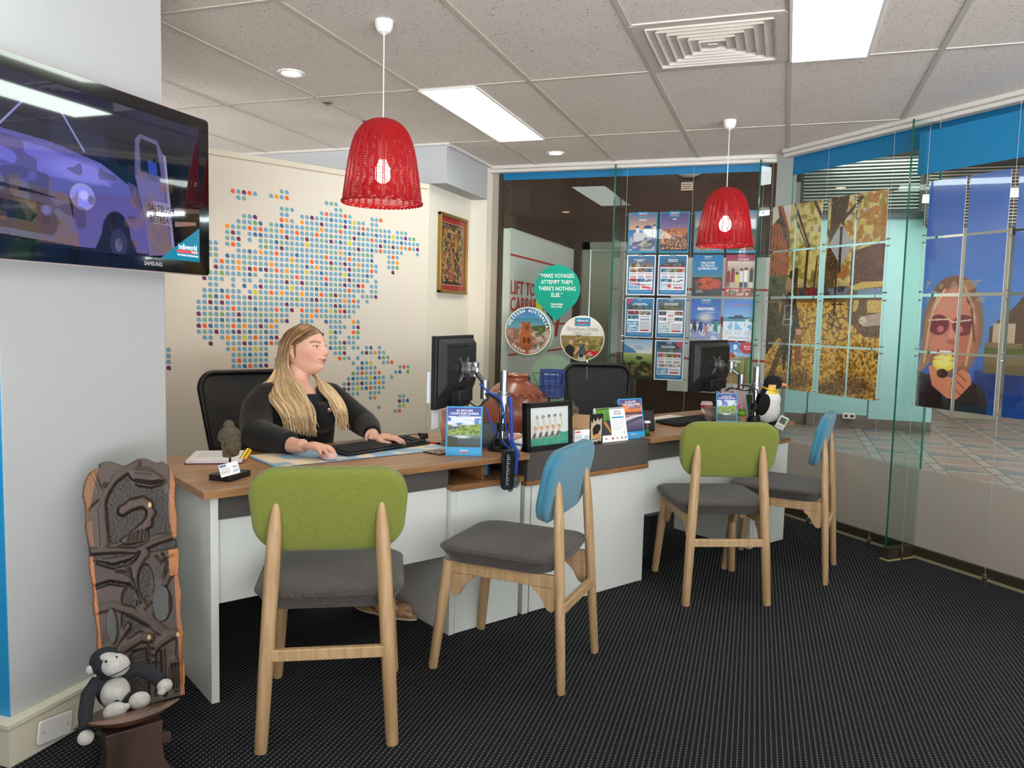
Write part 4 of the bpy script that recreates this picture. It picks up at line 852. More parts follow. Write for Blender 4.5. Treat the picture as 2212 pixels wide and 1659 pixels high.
for i, (u, c, h_) in enumerate(((.10, '7a1e2c', .42), (.24, '8c2438', .36), (.38, 'c6c84a', .44), (.52, 'd9d2cc', .36), (.66, 'e6e2e2', .34), (.84, '2c2a30', .36))): q4.ell(u, h_, .05, .035, '4a2f24'); q4.rect(u-.06, h_+.03, u+.06, .68, c); q4.rect(u-.05, .66, u+.05, .78, ['6a6a6c', 'b9b0a2', 'c9b08a', '2f3f5a', '3a4660', 'd9d0c4'][i])
q4.rect(.05, .82, .95, .97, 'c8b8a4'); q4.blotch(.05, .82, .95, .97, 14, .5, '8a3a3c', .8, 17); q4.blotch(.05, .82, .95, .97, 17, .62, '3c5a3a', .7, 18); q4.rect(.35, .82, .37, .97, 'b02840'); q4.rect(.66, .82, .68, .97, 'b02840')
WT = dict(bold=.0003)
poster('offer sheet headed SAY ALOHA TO HAWAII, leftmost of the second poster row', a1, (PC[0], PY, PROWS[1]), 0, [('SAY ALOHA TO\nHAWAII', .0115, -.012, .104, LW, WT)], (0, .136, .035), margin=.008)
poster('offer sheet headed DREAM BALI GETAWAYS with a red strip', a2, (PC[1], PY, PROWS[1]), 0, [('DREAM BALI\nGETAWAYS', .0125, 0, .104, LW, WT)], (0, .136, .035), margin=.008)
poster('poster reading UNCOVER OUTBACK QUEENSLAND above red rocks', q3, (PC[2], PY, PROWS[1]), 0, [('UNCOVER\nOUTBACK\nQUEENSLAND', .021, 0, .068, LW, dict(bold=.0003, line=.95)), ('Outback\nQueensland', .0105, -.052, -.112, LW, dict())], (0, .124, .05))
poster('red-bordered poster of a smiling group, headed with a round badge', q4, (PC[3], PY, PROWS[1]), 0, [('Intrepid', .022, .012, .114, LW, dict())])
# row 3
b1_ = sheet(newP('f1f1f4', 21), ('2a86bd', '1f4a5c'), [['7a2c38', '8a8a86'], ['2f7fb0', 'T']], 21); b1_.poly([(.05, .03), (.28, .03), (.05, .16)], 'd23446')
b2_ = sheet(newP('f1f1f4', 22), ('4a6a80', '6a6042'), [['4a4a4c', 'T', '7a3a2c'], ['8aa0b0', 'T', '3a5a6c']], 22)
s3 = newP('2c559c', 23); s3.grad(0, .5, '2a5aa8', '4a78c0'); s3.ell(.5, .46, .22, .12, 'e9d9c4', .8, 1.2); s3.rect(0, .62, 1, 1, 'd5dcec'); s3.blotch(0, .55, 1, 1, 9, .52, '8a93c4', .8, 24)
for u, v, c, h_ in ((.14, .58, '27303a', .16), (.34, .62, '2a3f7a', .12), (.52, .66, 'b98a8a', .12), (.84, .55, '1f8a6a', .20)): s3.ell(u, v-.03, .035, .025, '2a2a30'); s3.poly([(u-.06, v), (u+.06, v-.01), (u+.07, v+h_), (u+.02, v+h_+.12), (u-.02, v+h_), (u-.07, v+h_+.12)], c)
v4 = newP('3d78c4', 24); v4.grad(0, .42, '3f74bf', '7fb0dc'); v4.grad(.42, .54, '5f9fb0', '3f8296'); v4.poly([(.14, .46), (.22, .42), (.35, .42), (.38, .38), (.60, .39), (.66, .43), (.84, .44), (.78, .47), (.18, .475)], '223a56'); v4.rect(0, .54, 1, 1, 'dfe6ee')
for i in range(3): v4.rect(.07+.3*i, .56, .33+.3*i, .74, '7fb4dc'); v4.blotch(.07+.3*i, .56, .33+.3*i, .74, 12, .5, 'e8f2f8', .8, 30+i); v4.words(.09+.3*i, .77, .31+.3*i, .86, 4, '9aa2ac')
v4.words(.2, .90, .85, .95, 2, '70757f'); v4.rect(.72, .48, .84, .535, 'c7d3da')
poster('offer sheet headed 14 DAYS AUSTRALIA with a dark lake, leftmost of the third row', b1_, (PC[0], PY, PROWS[2]), 0, [("14 DAYS AUSTRALIA'S\nICONIC KIMBERLEY CRUISE", .0095, 0, .098, LW, WT)], (0, .130, .035), margin=.006)
poster('offer sheet headed TASTE THE PLEASURES with a harbour picture', b2_, (PC[1], PY, PROWS[2]), 0, [('TASTE THE PLEASURES\nOF SOUTH AUSTRALIA', .0098, 0, .101, LW, WT)], (0, .130, .035), margin=.006)
poster('poster reading SNO N SKI with people pushing in the snow', s3, (PC[2], PY, PROWS[2]), 0, [("SNO'N'SKI", .027, 0, .072, LW, dict(bold=.0010, sx=.92)), ('HOLIDAYS', .012, .036, .050, LW, dict())], (0, .126, .058))
poster('poster reading SET SAIL & SAVE with a dark cruise ship', v4, (PC[3], PY, PROWS[2]), 0, [('SET SAIL & SAVE', .019, 0, .104, M('ink_coral', 'e0624e', .5), dict(sx=.85))])
# row 4
w1 = newP('9fb4c4', 31); w1.grad(0, .35, '8fb0d4', 'e6e6e0'); w1.poly([(0, .12), (.25, .22), (.45, .32), (.45, .42), (0, .42)], '4a7fb4'); w1.grad(.34, .62, 'b9bf7c', '5a7a34'); w1.ell(.55, .47, .12, .05, '2c4022'); w1.rect(0, .6, 1, 1, '33421f')
for k in range(7): w1.line([(.0, .62+k*.045), (.3, .66+k*.04), (.65+.03*k, .60+k*.045), (1, .66+k*.06)], .012, 'c98a3c' if k % 2 else '8a7a3a')
w1.blotch(0, .55, 1, 1, 9, .62, '1c2814', .8, 33); w1.ell(.72, .87, .09, .05, 'c9ccb0', .35)
w2 = sheet(newP('eef0f4', 32), ('203a4a', '4a6a70'), [['b5566a', '6a7a3a', 'c0503a'], ['T', 'T', 'T'], ['c9c6c2', 'b9b9b4', 'd0ccc6']], 33); w2.poly([(.70, .03), (.96, .03), (.96, .2)], 'd23446')
w4 = newP('4a90cc', 34); w4.grad(0, .35, '2f72c0', '9cc8e4'); w4.blotch(0, .02, .7, .28, 7, .6, 'f0f4f6', .9, 35); w4.rect(0, .34, 1, .46, 'a8705a'); w4.ell(.30, .33, .13, .08, 'b04638'); w4.rect(0, .44, 1, 1, 'a98a5c')
for i in range(9): u = .42+.065*i; w4.rect(u, .30+.03*((i*3) % 4), u+.035, .97, ['4f7a3c', '6d9a4c', '3a6230'][i % 3])
w4.blotch(0, .5, .45, .98, 9, .5, '6a6a3a', .8, 36); w4.ell(.82, .12, .24, .15, 'c4263c')
w3 = newP('c9c4bc', 35); w3.grad(0, 1, '8faec8', '6a5a48'); w3.blotch(0, .3, 1, 1, 10, .5, '3f5a3c', .8, 37)
poster('poster reading VIETNAM & CAMBODIA with green rice terraces', w1, (PC[0], PY, PROWS[3]), 0, [('VIETNAM\n& CAMBODIA', .0155, .0, .082, LD, dict(sx=.9))])
t = poster('offer sheet with a dark river photo and three blue buttons, low beside the rice terraces', w2, (PC[1], PY, PROWS[3]), 0, [('TAHITI, PALM ISLES AND\nFRANCE RIVER CRUISING', .0088, -.01, .096, LW, WT)], (0, .126, .035), margin=.008)
poster('poster hidden behind the farther monitor, third in the lowest row', w3, (PC[2], PY, PROWS[3]), 0)
poster('poster reading AMERICA 2026 with tall cacti and a red badge', w4, (PC[3], PY, PROWS[3]), 0, [('AMERICA\n2026', .026, -.022, -.002, LW, dict(bold=.0008, sx=.9)), ('SOUTH & CENTRAL', .012, -.022, .034, LW, dict(sx=.95)), ('Bunnik\nTours', .017, .068, .110, LW, dict(bold=.0003))])
# hanging cables with grips
def cable(label, loc, rz, zs, ztop=2.42, extra=()):
    t = thing('display_cable', label, 'cable', loc, rz, 'steel display cables')
    bm = nb(); cyl(bm, (0, 0, .05), (0, 0, ztop), .0011, n=6); mk('wire', bm, M('wire_steel', 'b8b8b8', .35, metal=.6), t)
    bm = nb(); cyl(bm, (0, 0, 0), (0, 0, .035), .0065, n=14); cyl(bm, (0, 0, .035), (0, 0, .055), .011, n=14); cyl(bm, (0, 0, .060), (0, 0, .066), .011, n=14); cyl(bm, (0, 0, .055), (0, 0, .06), .007, n=14); mk('floor_anchor', bm, CHROME, t)
    for z, s in zs:
        bm = nb(); cyl(bm, (-.002 if s > 0 else .012, 0, z), (.012*s if s > 0 else -.012, 0, z), .0042, n=10); mk('grip', bm, CHROME, t)
    return t
ZS = [z for c in PROWS for z in (c+.128, c-.135)]
cable('thin steel cable left of the far posters', (-1.14, PY, 0), 0, [(z, 1) for z in ZS]); cable('thin steel cable between the second and third poster columns', (-.671, PY, 0), 0, [(z, -1) for z in ZS]); cable('thin steel cable right of the far posters', (-.198, PY, 0), 0, [(z, -1) for z in ZS])
OFF = .145
for e_, lab in ((-4.203, 'thin steel cable left of the autumn street picture'), (-3.727, 'thin steel cable through the middle of the autumn street picture'), (-3.252, 'thin steel cable right of the autumn street picture'), (-3.028, 'thin steel cable left of the apple picture, by the glass fin'), (-2.543, 'thin steel cable through the apple picture at the right')):
    cable(lab, gp(e_, OFF), RZG, [(z, 1 if e_ in (-4.203, -3.028, -2.543) else -1) for z in ZS])
# ---- autumn street picture on 16 sheets
A = Pic(320, 425, '6b5a34', 41); A.grad(0, .45, 'dcd7cf', 'b9a878')
A.poly([(0, 0), (.10, .0), (.19, .16), (.19, .44), (0, .50)], 'a4502f'); A.poly([(.0, 0), (.06, 0), (.20, .2), (.20, .28), (.08, .10), (0, .08)], '4c3a30'); A.poly([(.0, 0), (.05, 0), (.07, .06), (0, .1)], 'd9cbbb')
for i in range(5):
    for j in range(5): u = .02+i*.033; v = .12+j*.072+i*.012; A.rect(u, v, u+.010, v+.032, '3a2620')
for q in range(5): A.blotch(.18 if q < 4 else .6, 0, 1, .44, 16+q*5, .50, ['b6a040', 'd0b84e', '8a7c34', 'e0cf86', 'a8642c'][q], .75, 50+q)
A.blotch(.75, 0, 1, .36, 14, .5, 'a8722f', .7, 58)
A.poly([(.55, 0), (.70, 0), (.66, .16), (.62, .25), (.60, .62), (.49, .62), (.53, .3), (.55, .2)], '49331f'); A.line([(.57, .22), (.48, .1), (.40, 0)], .012, '49331f'); A.line([(.62, .14), (.80, .02)], .012, '49331f'); A.line([(.22, 0), (.38, .25)], .010, '3c2c20'); A.line([(.25, .10), (.36, .25)], .006, '3c2c20')
A.poly([(.74, .28), (1, .24), (1, .46), (.74, .46)], '5c2f30'); A.rect(.40, .36, .60, .47, '5b5030', .5); A.line([(.36, .25), (.35, .46)], .012, '3f2d1e'); A.line([(.45, .3), (.43, .46)], .006, '3f2d1e')
A.poly([(0, .38), (.14, .38), (.24, .46), (.24, .52), (0, .52)], '25301c'); A.blotch(0, .38, .2, .52, 20, .55, '425030', .8, 60); A.poly([(.20, .36), (.28, .34), (.28, .52), (.18, .52)], '2a2a1c')
A.rect(.3, .46, .98, .51, '3a3f4c'); A.rect(.36, .455, .46, .51, '7a1f24'); A.rect(.56, .46, .9, .50, '68788c'); A.blotch(.5, .45, .98, .51, 18, .55, '2a2f3c', .8, 61)
A.rect(0, .52, 1, 1, '7b5a26')
for q in range(7): A.blotch(0, .53, 1, 1, 26+q*7, .52, ['c99432', 'e0ae4c', 'a8752a', '5c4422', 'd9a23a', '8a6228', 'f0c468'][q], .75, 70+q)
A.poly([(0, 1), (.22, .62), (.27, .62), (.06, 1)], '3a2a1e', .85); A.poly([(.0, .53), (.12, .53), (.12, .72), (0, .82)], '1f1b18')
for i in range(8): A.rect(i*.016, .6+0*i, i*.016+.004, .82-i*.012, '0f0e10')
for u0, v0, u1 in ((.24, .90, .46), (.62, .9, .96), (.0, .93, .3), (.5, .95, .7)): A.ell((u0+u1)/2, v0+.04, (u1-u0)/2, .05, '3a2a33', .55, .9)
A.ell(.205, .445, .045, .05, '8a6a54'); A.ell(.205, .43, .04, .03, 'a98a70'); A.poly([(.14, .50), (.20, .47), (.26, .49), (.31, .60), (.33, .72), (.27, .73), (.14, .73), (.10, .71), (.12, .60)], '1c191c'); A.poly([(.15, .72), (.27, .72), (.26, .88), (.27, .97), (.23, .97), (.215, .80), (.20, .9), (.18, .9)], '16141a')
for u in (.155, .245): A.poly([(u-.01, .495), (u, .48), (u+.01, .495), (u, .51)], 'c9cdd6')
A.line([(.17, .545), (.17, .62), (.24, .62), (.24, .545), (.17, .545)], .004, '9aa0b0'); A.line([(.165, .60), (.16, .65), (.25, .65), (.245, .60)], .004, '9aa0b0'); A.poly([(.285, .70), (.345, .70), (.35, .84), (.29, .85)], '8a5236'); A.rect(.29, .67, .335, .70, 'd9a0a0')
for u, v, r_2 in ((.565, .63, .055), (.69, .665, .075)):
    for a in range(24): A.line([(u+r_2*math.cos(a*PI/12), v+r_2*.78*math.sin(a*PI/12)), (u+r_2*math.cos((a+1)*PI/12), v+r_2*.78*math.sin((a+1)*PI/12))], .0035, '17161a')
A.line([(.565, .63), (.62, .56), (.69, .665), (.60, .64), (.565, .63)], .004, '17161a'); A.line([(.60, .54), (.70, .54)], .004, '2a2a2e'); A.rect(.615, .26, .63, .60, '1c1b1d')
A.poly([(.72, .47), (.82, .43), (1, .43), (1, .70), (.88, .70), (.74, .62)], '5f4639'); A.poly([(.74, .455), (.84, .43), (1, .43), (1, .455), (.78, .47)], 'd8b860'); A.poly([(.80, .47), (1, .46), (1, .5), (.82, .51)], '6f8fae'); A.blotch(.78, .52, 1, .58, 14, .35, 'e2bf66', .9, 90); A.poly([(.84, .60), (1, .58), (1, .64), (.86, .65)], 'b9a69a'); A.ell(.86, .62, .03, .018, 'e0d8c8')
A.poly([(.545, .235), (.64, .13), (.75, .24), (.66, .35)], 'aeb0b4'); A.rect(.635, .15, .655, .38, '232225'); A.specks(0, 0, 1, .5, .05, ['e8dca0', '6a5a28'], .6); A.specks(0, .52, 1, 1, .08, ['f6d27a', '4c3420'], .7)
rn = ['top row', 'second row', 'third row', 'lowest row']; cn = ['leftmost sheet', 'second sheet from the left', 'second sheet from the right', 'rightmost sheet']
def mosaic(P, cols, rows, cn, what, group, ue0, ue1, off, ncol=4):
    for j, zc in enumerate(rows):
        for i, ec in enumerate(cols):
            t = thing('picture_sheet', what % (rn[j], cn[i]), 'poster', gp(ec, off, zc), RZG, group); w, h = .211, .290
            bm = nb(); box(bm, -w/2, w/2, -.001, .001, -h/2, h/2); mk('card', bm, CARD, t)
            u0 = (ec-w/2-ue0)/(ue1-ue0); u1 = (ec+w/2-ue0)/(ue1-ue0); v0 = (2.07-(zc+h/2))/1.197; v1 = (2.07-(zc-h/2))/1.197
            picture('print', P, w, h, t, 0, 0, -.0014, crop=(max(0, u0), max(0, v0), min(1, u1), min(1, v1)), mat=M_attr('print_glossy', .12, coat=.5))
            bm = nb(); box(bm, -w/2-.004, w/2+.004, -.0042, -.0030, -h/2-.005, h/2+.004); mk('pocket', bm, SHEET, t)
mosaic(A, [-4.081, -3.857, -3.598, -3.374], PROWS, cn, 'sheet of the autumn street picture, %s, %s', 'sheets of the autumn street picture', -4.187, -3.268, OFF)
# ---- woman with an apple, statue and fort behind
G = Pic(300, 398, '3a63ac', 42); G.grad(0, .5, '2a55a4', '4a7cc0'); G.grad(.5, .75, '4a7cc0', '5a80b0')
G.poly([(.42, .64), (.55, .55), (.60, .5), (1, .5), (1, .78), (.42, .78)], '5b4634'); G.rect(.40, .70, 1, .84, '7d6a4e'); G.rect(.44, .62, .56, .70, 'b9a488'); G.poly([(.66, .45), (1, .45), (1, .66), (.66, .66)], '8a7048'); G.rect(.66, .58, 1, .70, 'a08a66'); G.blotch(.6, .45, 1, .72, 14, .5, '5f4a30', .7, 101); G.rect(.4, .72, 1, .745, '55602e')
G.poly([(.78, .0), (.9, 0), (.92, .2), (.95, .48), (.72, .48), (.75, .25)], '4a9078'); G.blotch(.72, 0, .95, .48, 12, .55, '2f6f5c', .8, 102)
G.rect(.35, .82, 1, 1, '1c3c80'); G.blotch(.35, .80, 1, 1, 12, .6, '16306a', .8, 103); G.rect(.4, .79, 1, .83, '6a5c40')
G.ell(.20, .64, .185, .21, '8a6246', 1, .1); G.ell(.20, .50, .13, .08, '7a5238'); G.poly([(.03, .6), (.10, .5), (.08, .8), (0, .86)], '9a7454'); G.poly([(.28, .5), (.36, .58), (.37, .7), (.30, .86), (.26, .8)], '8a6248')
G.ell(.20, .645, .150, .175, 'c4735c', 1, .1); G.ell(.17, .56, .09, .05, 'd28a70', .8, .6); G.ell(.29, .70, .07, .1, 'b5654e', .7, .8); G.ell(.12, .72, .06, .05, 'd48a74', .6, .9); G.ell(.20, .675, .018, .04, 'd89680', .8, .9); G.ell(.20, .705, .026, .012, '9a4a3a', .7, .8)
G.ell(.115, .632, .066, .045, '74202c'); G.ell(.268, .632, .066, .045, '74202c'); G.line([(.05, .612), (.18, .606), (.20, .62), (.33, .606)], .004, 'd9c9a0'); G.ell(.13, .65, .02, .015, 'c46a6a'); G.ell(.25, .65, .02, .015, 'c46a6a')
G.rect(.12, .742, .22, .76, '8c2a2c'); G.rect(.135, .744, .205, .752, 'f0e8e0')
G.line([(.10, .50), (.06, .62), (.04, .8)], .008, 'c8a27a'); G.line([(.14, .48), (.08, .56)], .006, 'd8b68c'); G.line([(.26, .47), (.33, .6), (.30, .8)], .008, 'c9a078'); G.line([(.24, .46), (.31, .56), (.34, .7)], .006, '5f4030'); G.blotch(.02, .44, .38, .56, 26, .6, 'c09a70', .5, 104)
G.poly([(0, .88), (.10, .84), (.20, .90), (.33, .93), (.42, 1), (0, 1)], '1e1e20'); G.poly([(.0, .84), (.09, .86), (.14, .95), (0, 1)], '1e1e20'); G.ell(.32, .97, .12, .10, '262628')
G.poly([(.07, .82), (.11, .80), (.14, .85), (.22, .86), (.28, .82), (.33, .84), (.34, .88), (.26, .95), (.20, .95), (.10, .90)], 'd28462'); G.line([(.24, .83), (.31, .87)], .004, '9a4f38'); G.line([(.23, .86), (.30, .90)], .004, '9a4f38'); G.line([(.22, .885), (.28, .93)], .004, '9a4f38')
G.ell(.165, .795, .07, .042, 'ddd24c', 1, .1); G.blotch(.09, .76, .24, .79, 40, .5, '8c2a2c', .6, 9); G.ell(.16, .79, .05, .03, 'f2ea8a', .8, .5); G.ell(.16, .845, .035, .02, '3a2420')
mosaic(G, [-2.901, -2.669, -2.4165, -2.19], PROWS, cn, 'sheet of the woman with an apple picture, %s, %s', 'sheets of the woman with an apple picture', -3.007, -2.08, OFF)
# ---- blue banner hung over the apple picture
t = thing('blue_banner', 'plain blue board hanging high over the apple picture at right', 'banner', gp(-3.10, .13, 0), RZG)
bm = nb(); box(bm, 0, 1.6, -.003, .003, 2.12, 2.345); mk('board', bm, M('banner_blue', '1176a6', .5), t); bm = nb(); [cyl(bm, (x, 0, 2.34), (x, 0, 2.45), .0015, n=6) for x in (.12, 1.4)]; mk('hanger', bm, M('wire_steel'), t)
# ---- signs stuck on the far glass
def mask_round(r): return lambda x, z: x*x+z*z < r*r
t = thing('quote_sign', 'teal drop-shaped sign with a travel quotation in white capitals', 'sign', (-1.675, 5.872, 1.50), 0)
pts = [(.182*math.cos(a), .02+.182*math.sin(a)) for a in [R(-38+256*i/40) for i in range(41)]]+[(0, -.228)]
bm = nb(); prism(bm, pts, -.003, .003); mk('board', bm, M('quote_teal', '119a86', .35), t)
text('lettering', '“MAKE VOYAGES.\nATTEMPT THEM.\nTHERE’S NOTHING\nELSE.”', .0435, 0, .045, LW, t, y=-.0036, sx=.80, line=1.12, bold=.0002); text('lettering', 'TENNESSEE\nWILLIAMS', .0175, 0, -.108, LW, t, y=-.0036, line=1.1, spacing=1.15, bold=.0004)
def round_sign(label, c, r, P, extra):
    t = thing('round_sign', label, 'sign', c, 0)
    bm = nb(); cyl(bm, (0, -.003, 0), (0, .003, 0), r, n=64); mk('board', bm, M('sign_white', 'f2f2ee', .4), t); picture('print', P, 2*r*.96, 2*r*.96, t, 0, 0, -.0036, mask=mask_round(r*.955)); extra(t); return t
def arc_text(t, s, size, rad, a0, a1, mat, inner=False):
    for i, ch in enumerate(s):
        if ch == ' ': continue
        a = a0+(a1-a0)*i/(len(s)-1); text('lettering', ch, size, rad*math.sin(R(a)), rad*math.cos(R(a)), mat, t, y=-.0042, ry=a if not inner else a-180, bold=.0008)
Q = Pic(120, 120, '3a7ab0', 61); Q.grad(0, .24, '2a6a9c', '5a94c0'); Q.grad(.22, .44, '3d7f9a', '6fa2b4'); Q.poly([(0, .44), (1, .40), (1, 1), (0, 1)], '7b6a5c'); Q.poly([(.55, .40), (1, .34), (1, .6), (.7, .55)], '4c5a34'); Q.blotch(0, .44, 1, 1, 14, .5, 'c08a78', .8, 62); Q.blotch(.3, .5, 1, 1, 20, .55, 'c9bdb0', .7, 63); Q.blotch(0, .5, .4, 1, 17, .6, 'a0604a', .7, 64)
Q.ell(.46, .70, .135, .27, 'a85a2c', 1, .1); Q.ell(.46, .42, .105, .12, '9c5a34', 1, .1); Q.ell(.39, .33, .03, .035, '8a4a2a'); Q.ell(.53, .33, .03, .035, '8a4a2a'); Q.ell(.48, .42, .05, .055, '6b3d28', .9, .3); Q.ell(.44, .39, .010, .012, '14100e'); Q.ell(.51, .39, .010, .012, '14100e'); Q.ell(.48, .45, .014, .012, '1c1210'); Q.ell(.43, .70, .035, .07, '3a2018'); Q.ell(.53, .70, .035, .07, '3a2018'); Q.ell(.46, .9, .12, .1, '8a4526', .6, .5); Q.blotch(.3, .3, .62, 1, 40, .6, 'c9783c', .4, 65)
def ex1(t): arc_text(t, 'WESTERN AUSTRALIA', .032, .158, -68, 76, LW); arc_text(t, 'DREAM SALE', .032, .160, 226, 146, LW, True)
round_sign('round sign with a quokka reading WESTERN AUSTRALIA DREAM SALE', (-1.90, 5.868, 1.19), .187, Q, ex1)
Q = Pic(120, 120, 'e8e4dc', 66); Q.rect(0, .44, 1, 1, '8c7a40'); Q.rect(.05, .50, .45, .58, '8a7c66'); Q.poly([(.35, .44), (.36, .42), (.47, .42), (.48, .56), (.35, .56)], '7d6a52'); Q.blotch(.35, .46, 1, 1, 22, .5, 'b9a860', .7, 67); Q.blotch(.3, .5, 1, 1, 26, .6, '5f5a2c', .7, 68)
Q.ell(.24, .58, .05, .05, 'c9a070'); Q.ell(.24, .62, .035, .04, 'd8a88a'); Q.poly([(.12, .70), (.22, .64), (.32, .72), (.30, .94), (.10, .92)], '26282c'); Q.ell(.48, .56, .035, .045, 'd8a88a'); Q.ell(.50, .53, .045, .035, '8a6440'); Q.poly([(.40, .66), (.56, .62), (.60, .88), (.42, .88)], '5c6066'); Q.poly([(.42, .66), (.30, .86), (.34, .88), (.45, .76)], 'd8a88a'); Q.poly([(.42, .88), (.60, .88), (.60, 1), (.42, 1)], 'd9d0c0'); Q.poly([(.56, .62), (.68, .66), (.62, .56)], 'd8a88a'); Q.line([(.42, .82), (.56, .64)], .008, '1c1c20'); Q.rect(.44, .87, .53, .93, '17171a'); Q.rect(.58, .78, .95, .89, 'd8242c')
def ex2(t):
    logo(t, 0, .122, .098, -.0040); ow = M('ink_outline', '6a6a6a', .5)
    for m, b, y in ((ow, .0022, -.0040), (LW, .0002, -.0044)): text('lettering', 'Experience Britain\nDifferently', .033, 0, .052, m, t, y=y, bold=b, line=1.05)
    text('lettering', 'VISIT\nBRITAIN', .013, .062, -.117, LW, t, y=-.0040, bold=.0003)
round_sign('round sign reading Experience Britain Differently with two women outdoors', (-1.464, 5.868, 1.148), .173, Q, ex2)
bm = nb(); cyl(bm, (0, -.002, 0), (0, .002, 0), .185, n=64); o = tag(mk('frosted_disc', bm, M('pale_green_film', 'a9cbb2', .5, trans=0, alpha=.62)), 'blank pale green disc low on the far glass behind the office chair', 'disc'); place(o, (-1.69, 5.884, .83))
bm = nb(); cyl(bm, (0, -.002, 0), (0, .002, 0), .197, n=64); o = tag(mk('frosted_disc', bm, M('pale_green_film')), 'pale green disc showing as a rim behind the quokka sign', 'disc'); place(o, (-1.89, 5.890, 1.18))
# ================================================================ ON THE DESKS
ZD = .7205; ZB = .7125
def prop(name, label, cat, s, t, z, rz=0, group=None): return thing(name, label, cat, D(s, t, z), RZD+rz, group)
# stone head ornaments
def stone(x, y, z):
    n = np.array([mnoise.noise(Vector((a*90, b*90, c*90))) for a, b, c in zip(x, y, z)])[:, None]
    g = hexa('5f5038')*(1-.5*(n+.5))+hexa('3a352b')*(.5*(n+.5)); top = np.clip((z-.112)*60, 0, 1)[:, None]; return g*(1-top*.5)+hexa('4c483f')*top*.5
def head_ornament(label, s, t, z, rz, sc=1.0, base=(.118, .083)):
    r = prop('head_ornament', label, 'statue', s, t, z, rz)
    bm = nb(); box(bm, -base[0]/2, base[0]/2, -base[1]/2, base[1]/2, 0, .020); mk('base', bm, M('black_stand', '17161a', .35), r, bevel=.0015)
    bm = nb(); cyl(bm, (0, 0, .02), (0, 0, .075), .004); mk('rod', bm, M('black_stand'), r)
    bm = nb()                                # face looks towards +x of the base
    c = lambda x, y, z: (x*sc, y*sc, .074+z*sc)
    ell(bm, c(0, 0, .066), (.037*sc, .0335*sc, .036*sc), 24); ell(bm, c(.007, 0, .038), (.0315*sc, .0290*sc, .034*sc), 24); ell(bm, c(.017, 0, .014), (.017*sc, .0165*sc, .012*sc), 16); tube(bm, [c(-.004, 0, .020), c(-.003, 0, .0)], [.022*sc, .021*sc], 20)
    tube(bm, [c(.0345, 0, .060), c(.0385, 0, .047), c(.0400, 0, .036)], [.0020*sc, .0032*sc, .0048*sc], 8); ell(bm, c(.0345, 0, .0265), (.0050*sc, .0090*sc, .0024*sc)); ell(bm, c(.0330, 0, .0225), (.0050*sc, .0070*sc, .0026*sc))
    for q in (-1, 1):
        ell(bm, c(.0290, q*.0125, .0465), (.0070*sc, .0085*sc, .0036*sc)); tube(bm, [c(.0345, q*.004, .0565), c(.0325, q*.012, .0590), c(.0260, q*.022, .0545)], .0017*sc, 6)
        tube(bm, [c(.002, q*.029, .058), c(-.004, q*.0335, .052), c(-.005, q*.034, .040), c(-.001, q*.031, .026), c(.002, q*.029, .016)], [.004*sc, .005*sc, .0045*sc, .0045*sc, .004*sc], 8)
    o = blob('face', bm, M_attr('carved_stone', .85, bump=(300, .8)), r, voxel=.0013, it=1); paint(o, stone)
    bm = nb()                                # cap of tight curls and the knot on top
    for k in range(330):
        f = k/330; th = math.acos(1-1.22*f); ph = k*2.399; d = Vector((math.sin(th)*math.cos(ph), math.sin(th)*math.sin(ph), math.cos(th)))
        p = Vector((d.x*.0385*sc, d.y*.0350*sc, .074+(.066+d.z*.0370)*sc))
        if d.x > .30 and d.z < .30: continue
        if d.z < .02 and d.x > -.25: continue
        ell(bm, p, .0030*sc, 8)
    ell(bm, c(-.004, 0, .070), (.034*sc, .033*sc, .034*sc), 20)
    for k in range(60):
        f = k/60; th = math.acos(1-f); ph = k*2.399; ell(bm, c(-.004+.0175*math.sin(th)*math.cos(ph), .0165*math.sin(th)*math.sin(ph), .104+.019*math.cos(th)), .0028*sc, 8)
    ell(bm, c(-.004, 0, .104), (.0175*sc, .0165*sc, .019*sc), 16)
    o = blob('curled_hair', bm, M_attr('carved_stone'), r, voxel=.0013, it=1); paint(o, stone)
    return r
head_ornament('dark stone Buddha head on a black stand at the near left of the first desk', .117, .145, ZD, -56, 1.02, base=(.083, .118))
head_ornament('dark stone Buddha head behind the framed HELLO picture, on the charcoal box', 1.728, .135, ZB, -52, 1.02, base=(.08, .10))
def bizcard(par, lab=None):
    P = Pic(60, 40, 'f0f0f2', 5); P.rect(.04, .06, .36, .20, '2c86b8'); P.rect(.04, .20, .36, .26, 'd23a48'); P.words(.05, .34, .5, .80, 5, '777f8c'); P.rect(.70, .36, .92, .46, '3a3c42', .5); P.words(.66, .60, .95, .86, 2, '2a6f9c'); 
    picture('print', P, .088, .054, par, 0, .027, -.0012); bm = nb(); box(bm, -.044, .044, -.0008, .0008, 0, .054); mk('card', bm, CARD, par)
r = prop('business_card', 'white business card leaning on the nearest stone head', 'card', .098, .085, ZD+.022, 8); r.rotation_euler[0] = R(-14); r.rotation_euler[1] = R(-8); r.scale = (.78, 1, .78); bizcard(r)
bm = nb(); box(bm, -.03, .03, -.004, .03, 0, .016); box(bm, -.03, .03, .012, .03, 0, .04)
r = prop('card_holder', 'small clear holder of white business cards behind the framed HELLO picture', 'holder', 1.715, .047, ZB, -5); mk('stand', bm, M('black_stand'), r); P = Pic(60, 40, 'f0f0f2', 6); P.rect(.04, .10, .36, .22, 'd23a48'); P.words(.05, .34, .5, .80, 5, '777f8c'); P.words(.66, .50, .95, .86, 3, '2a6f9c'); o = picture('top_card', P, .088, .054, r, 0, .045, -.006); bm = nb(); box(bm, -.044, .044, -.005, .008, .018, .072); mk('card_stack', bm, CARD, r)
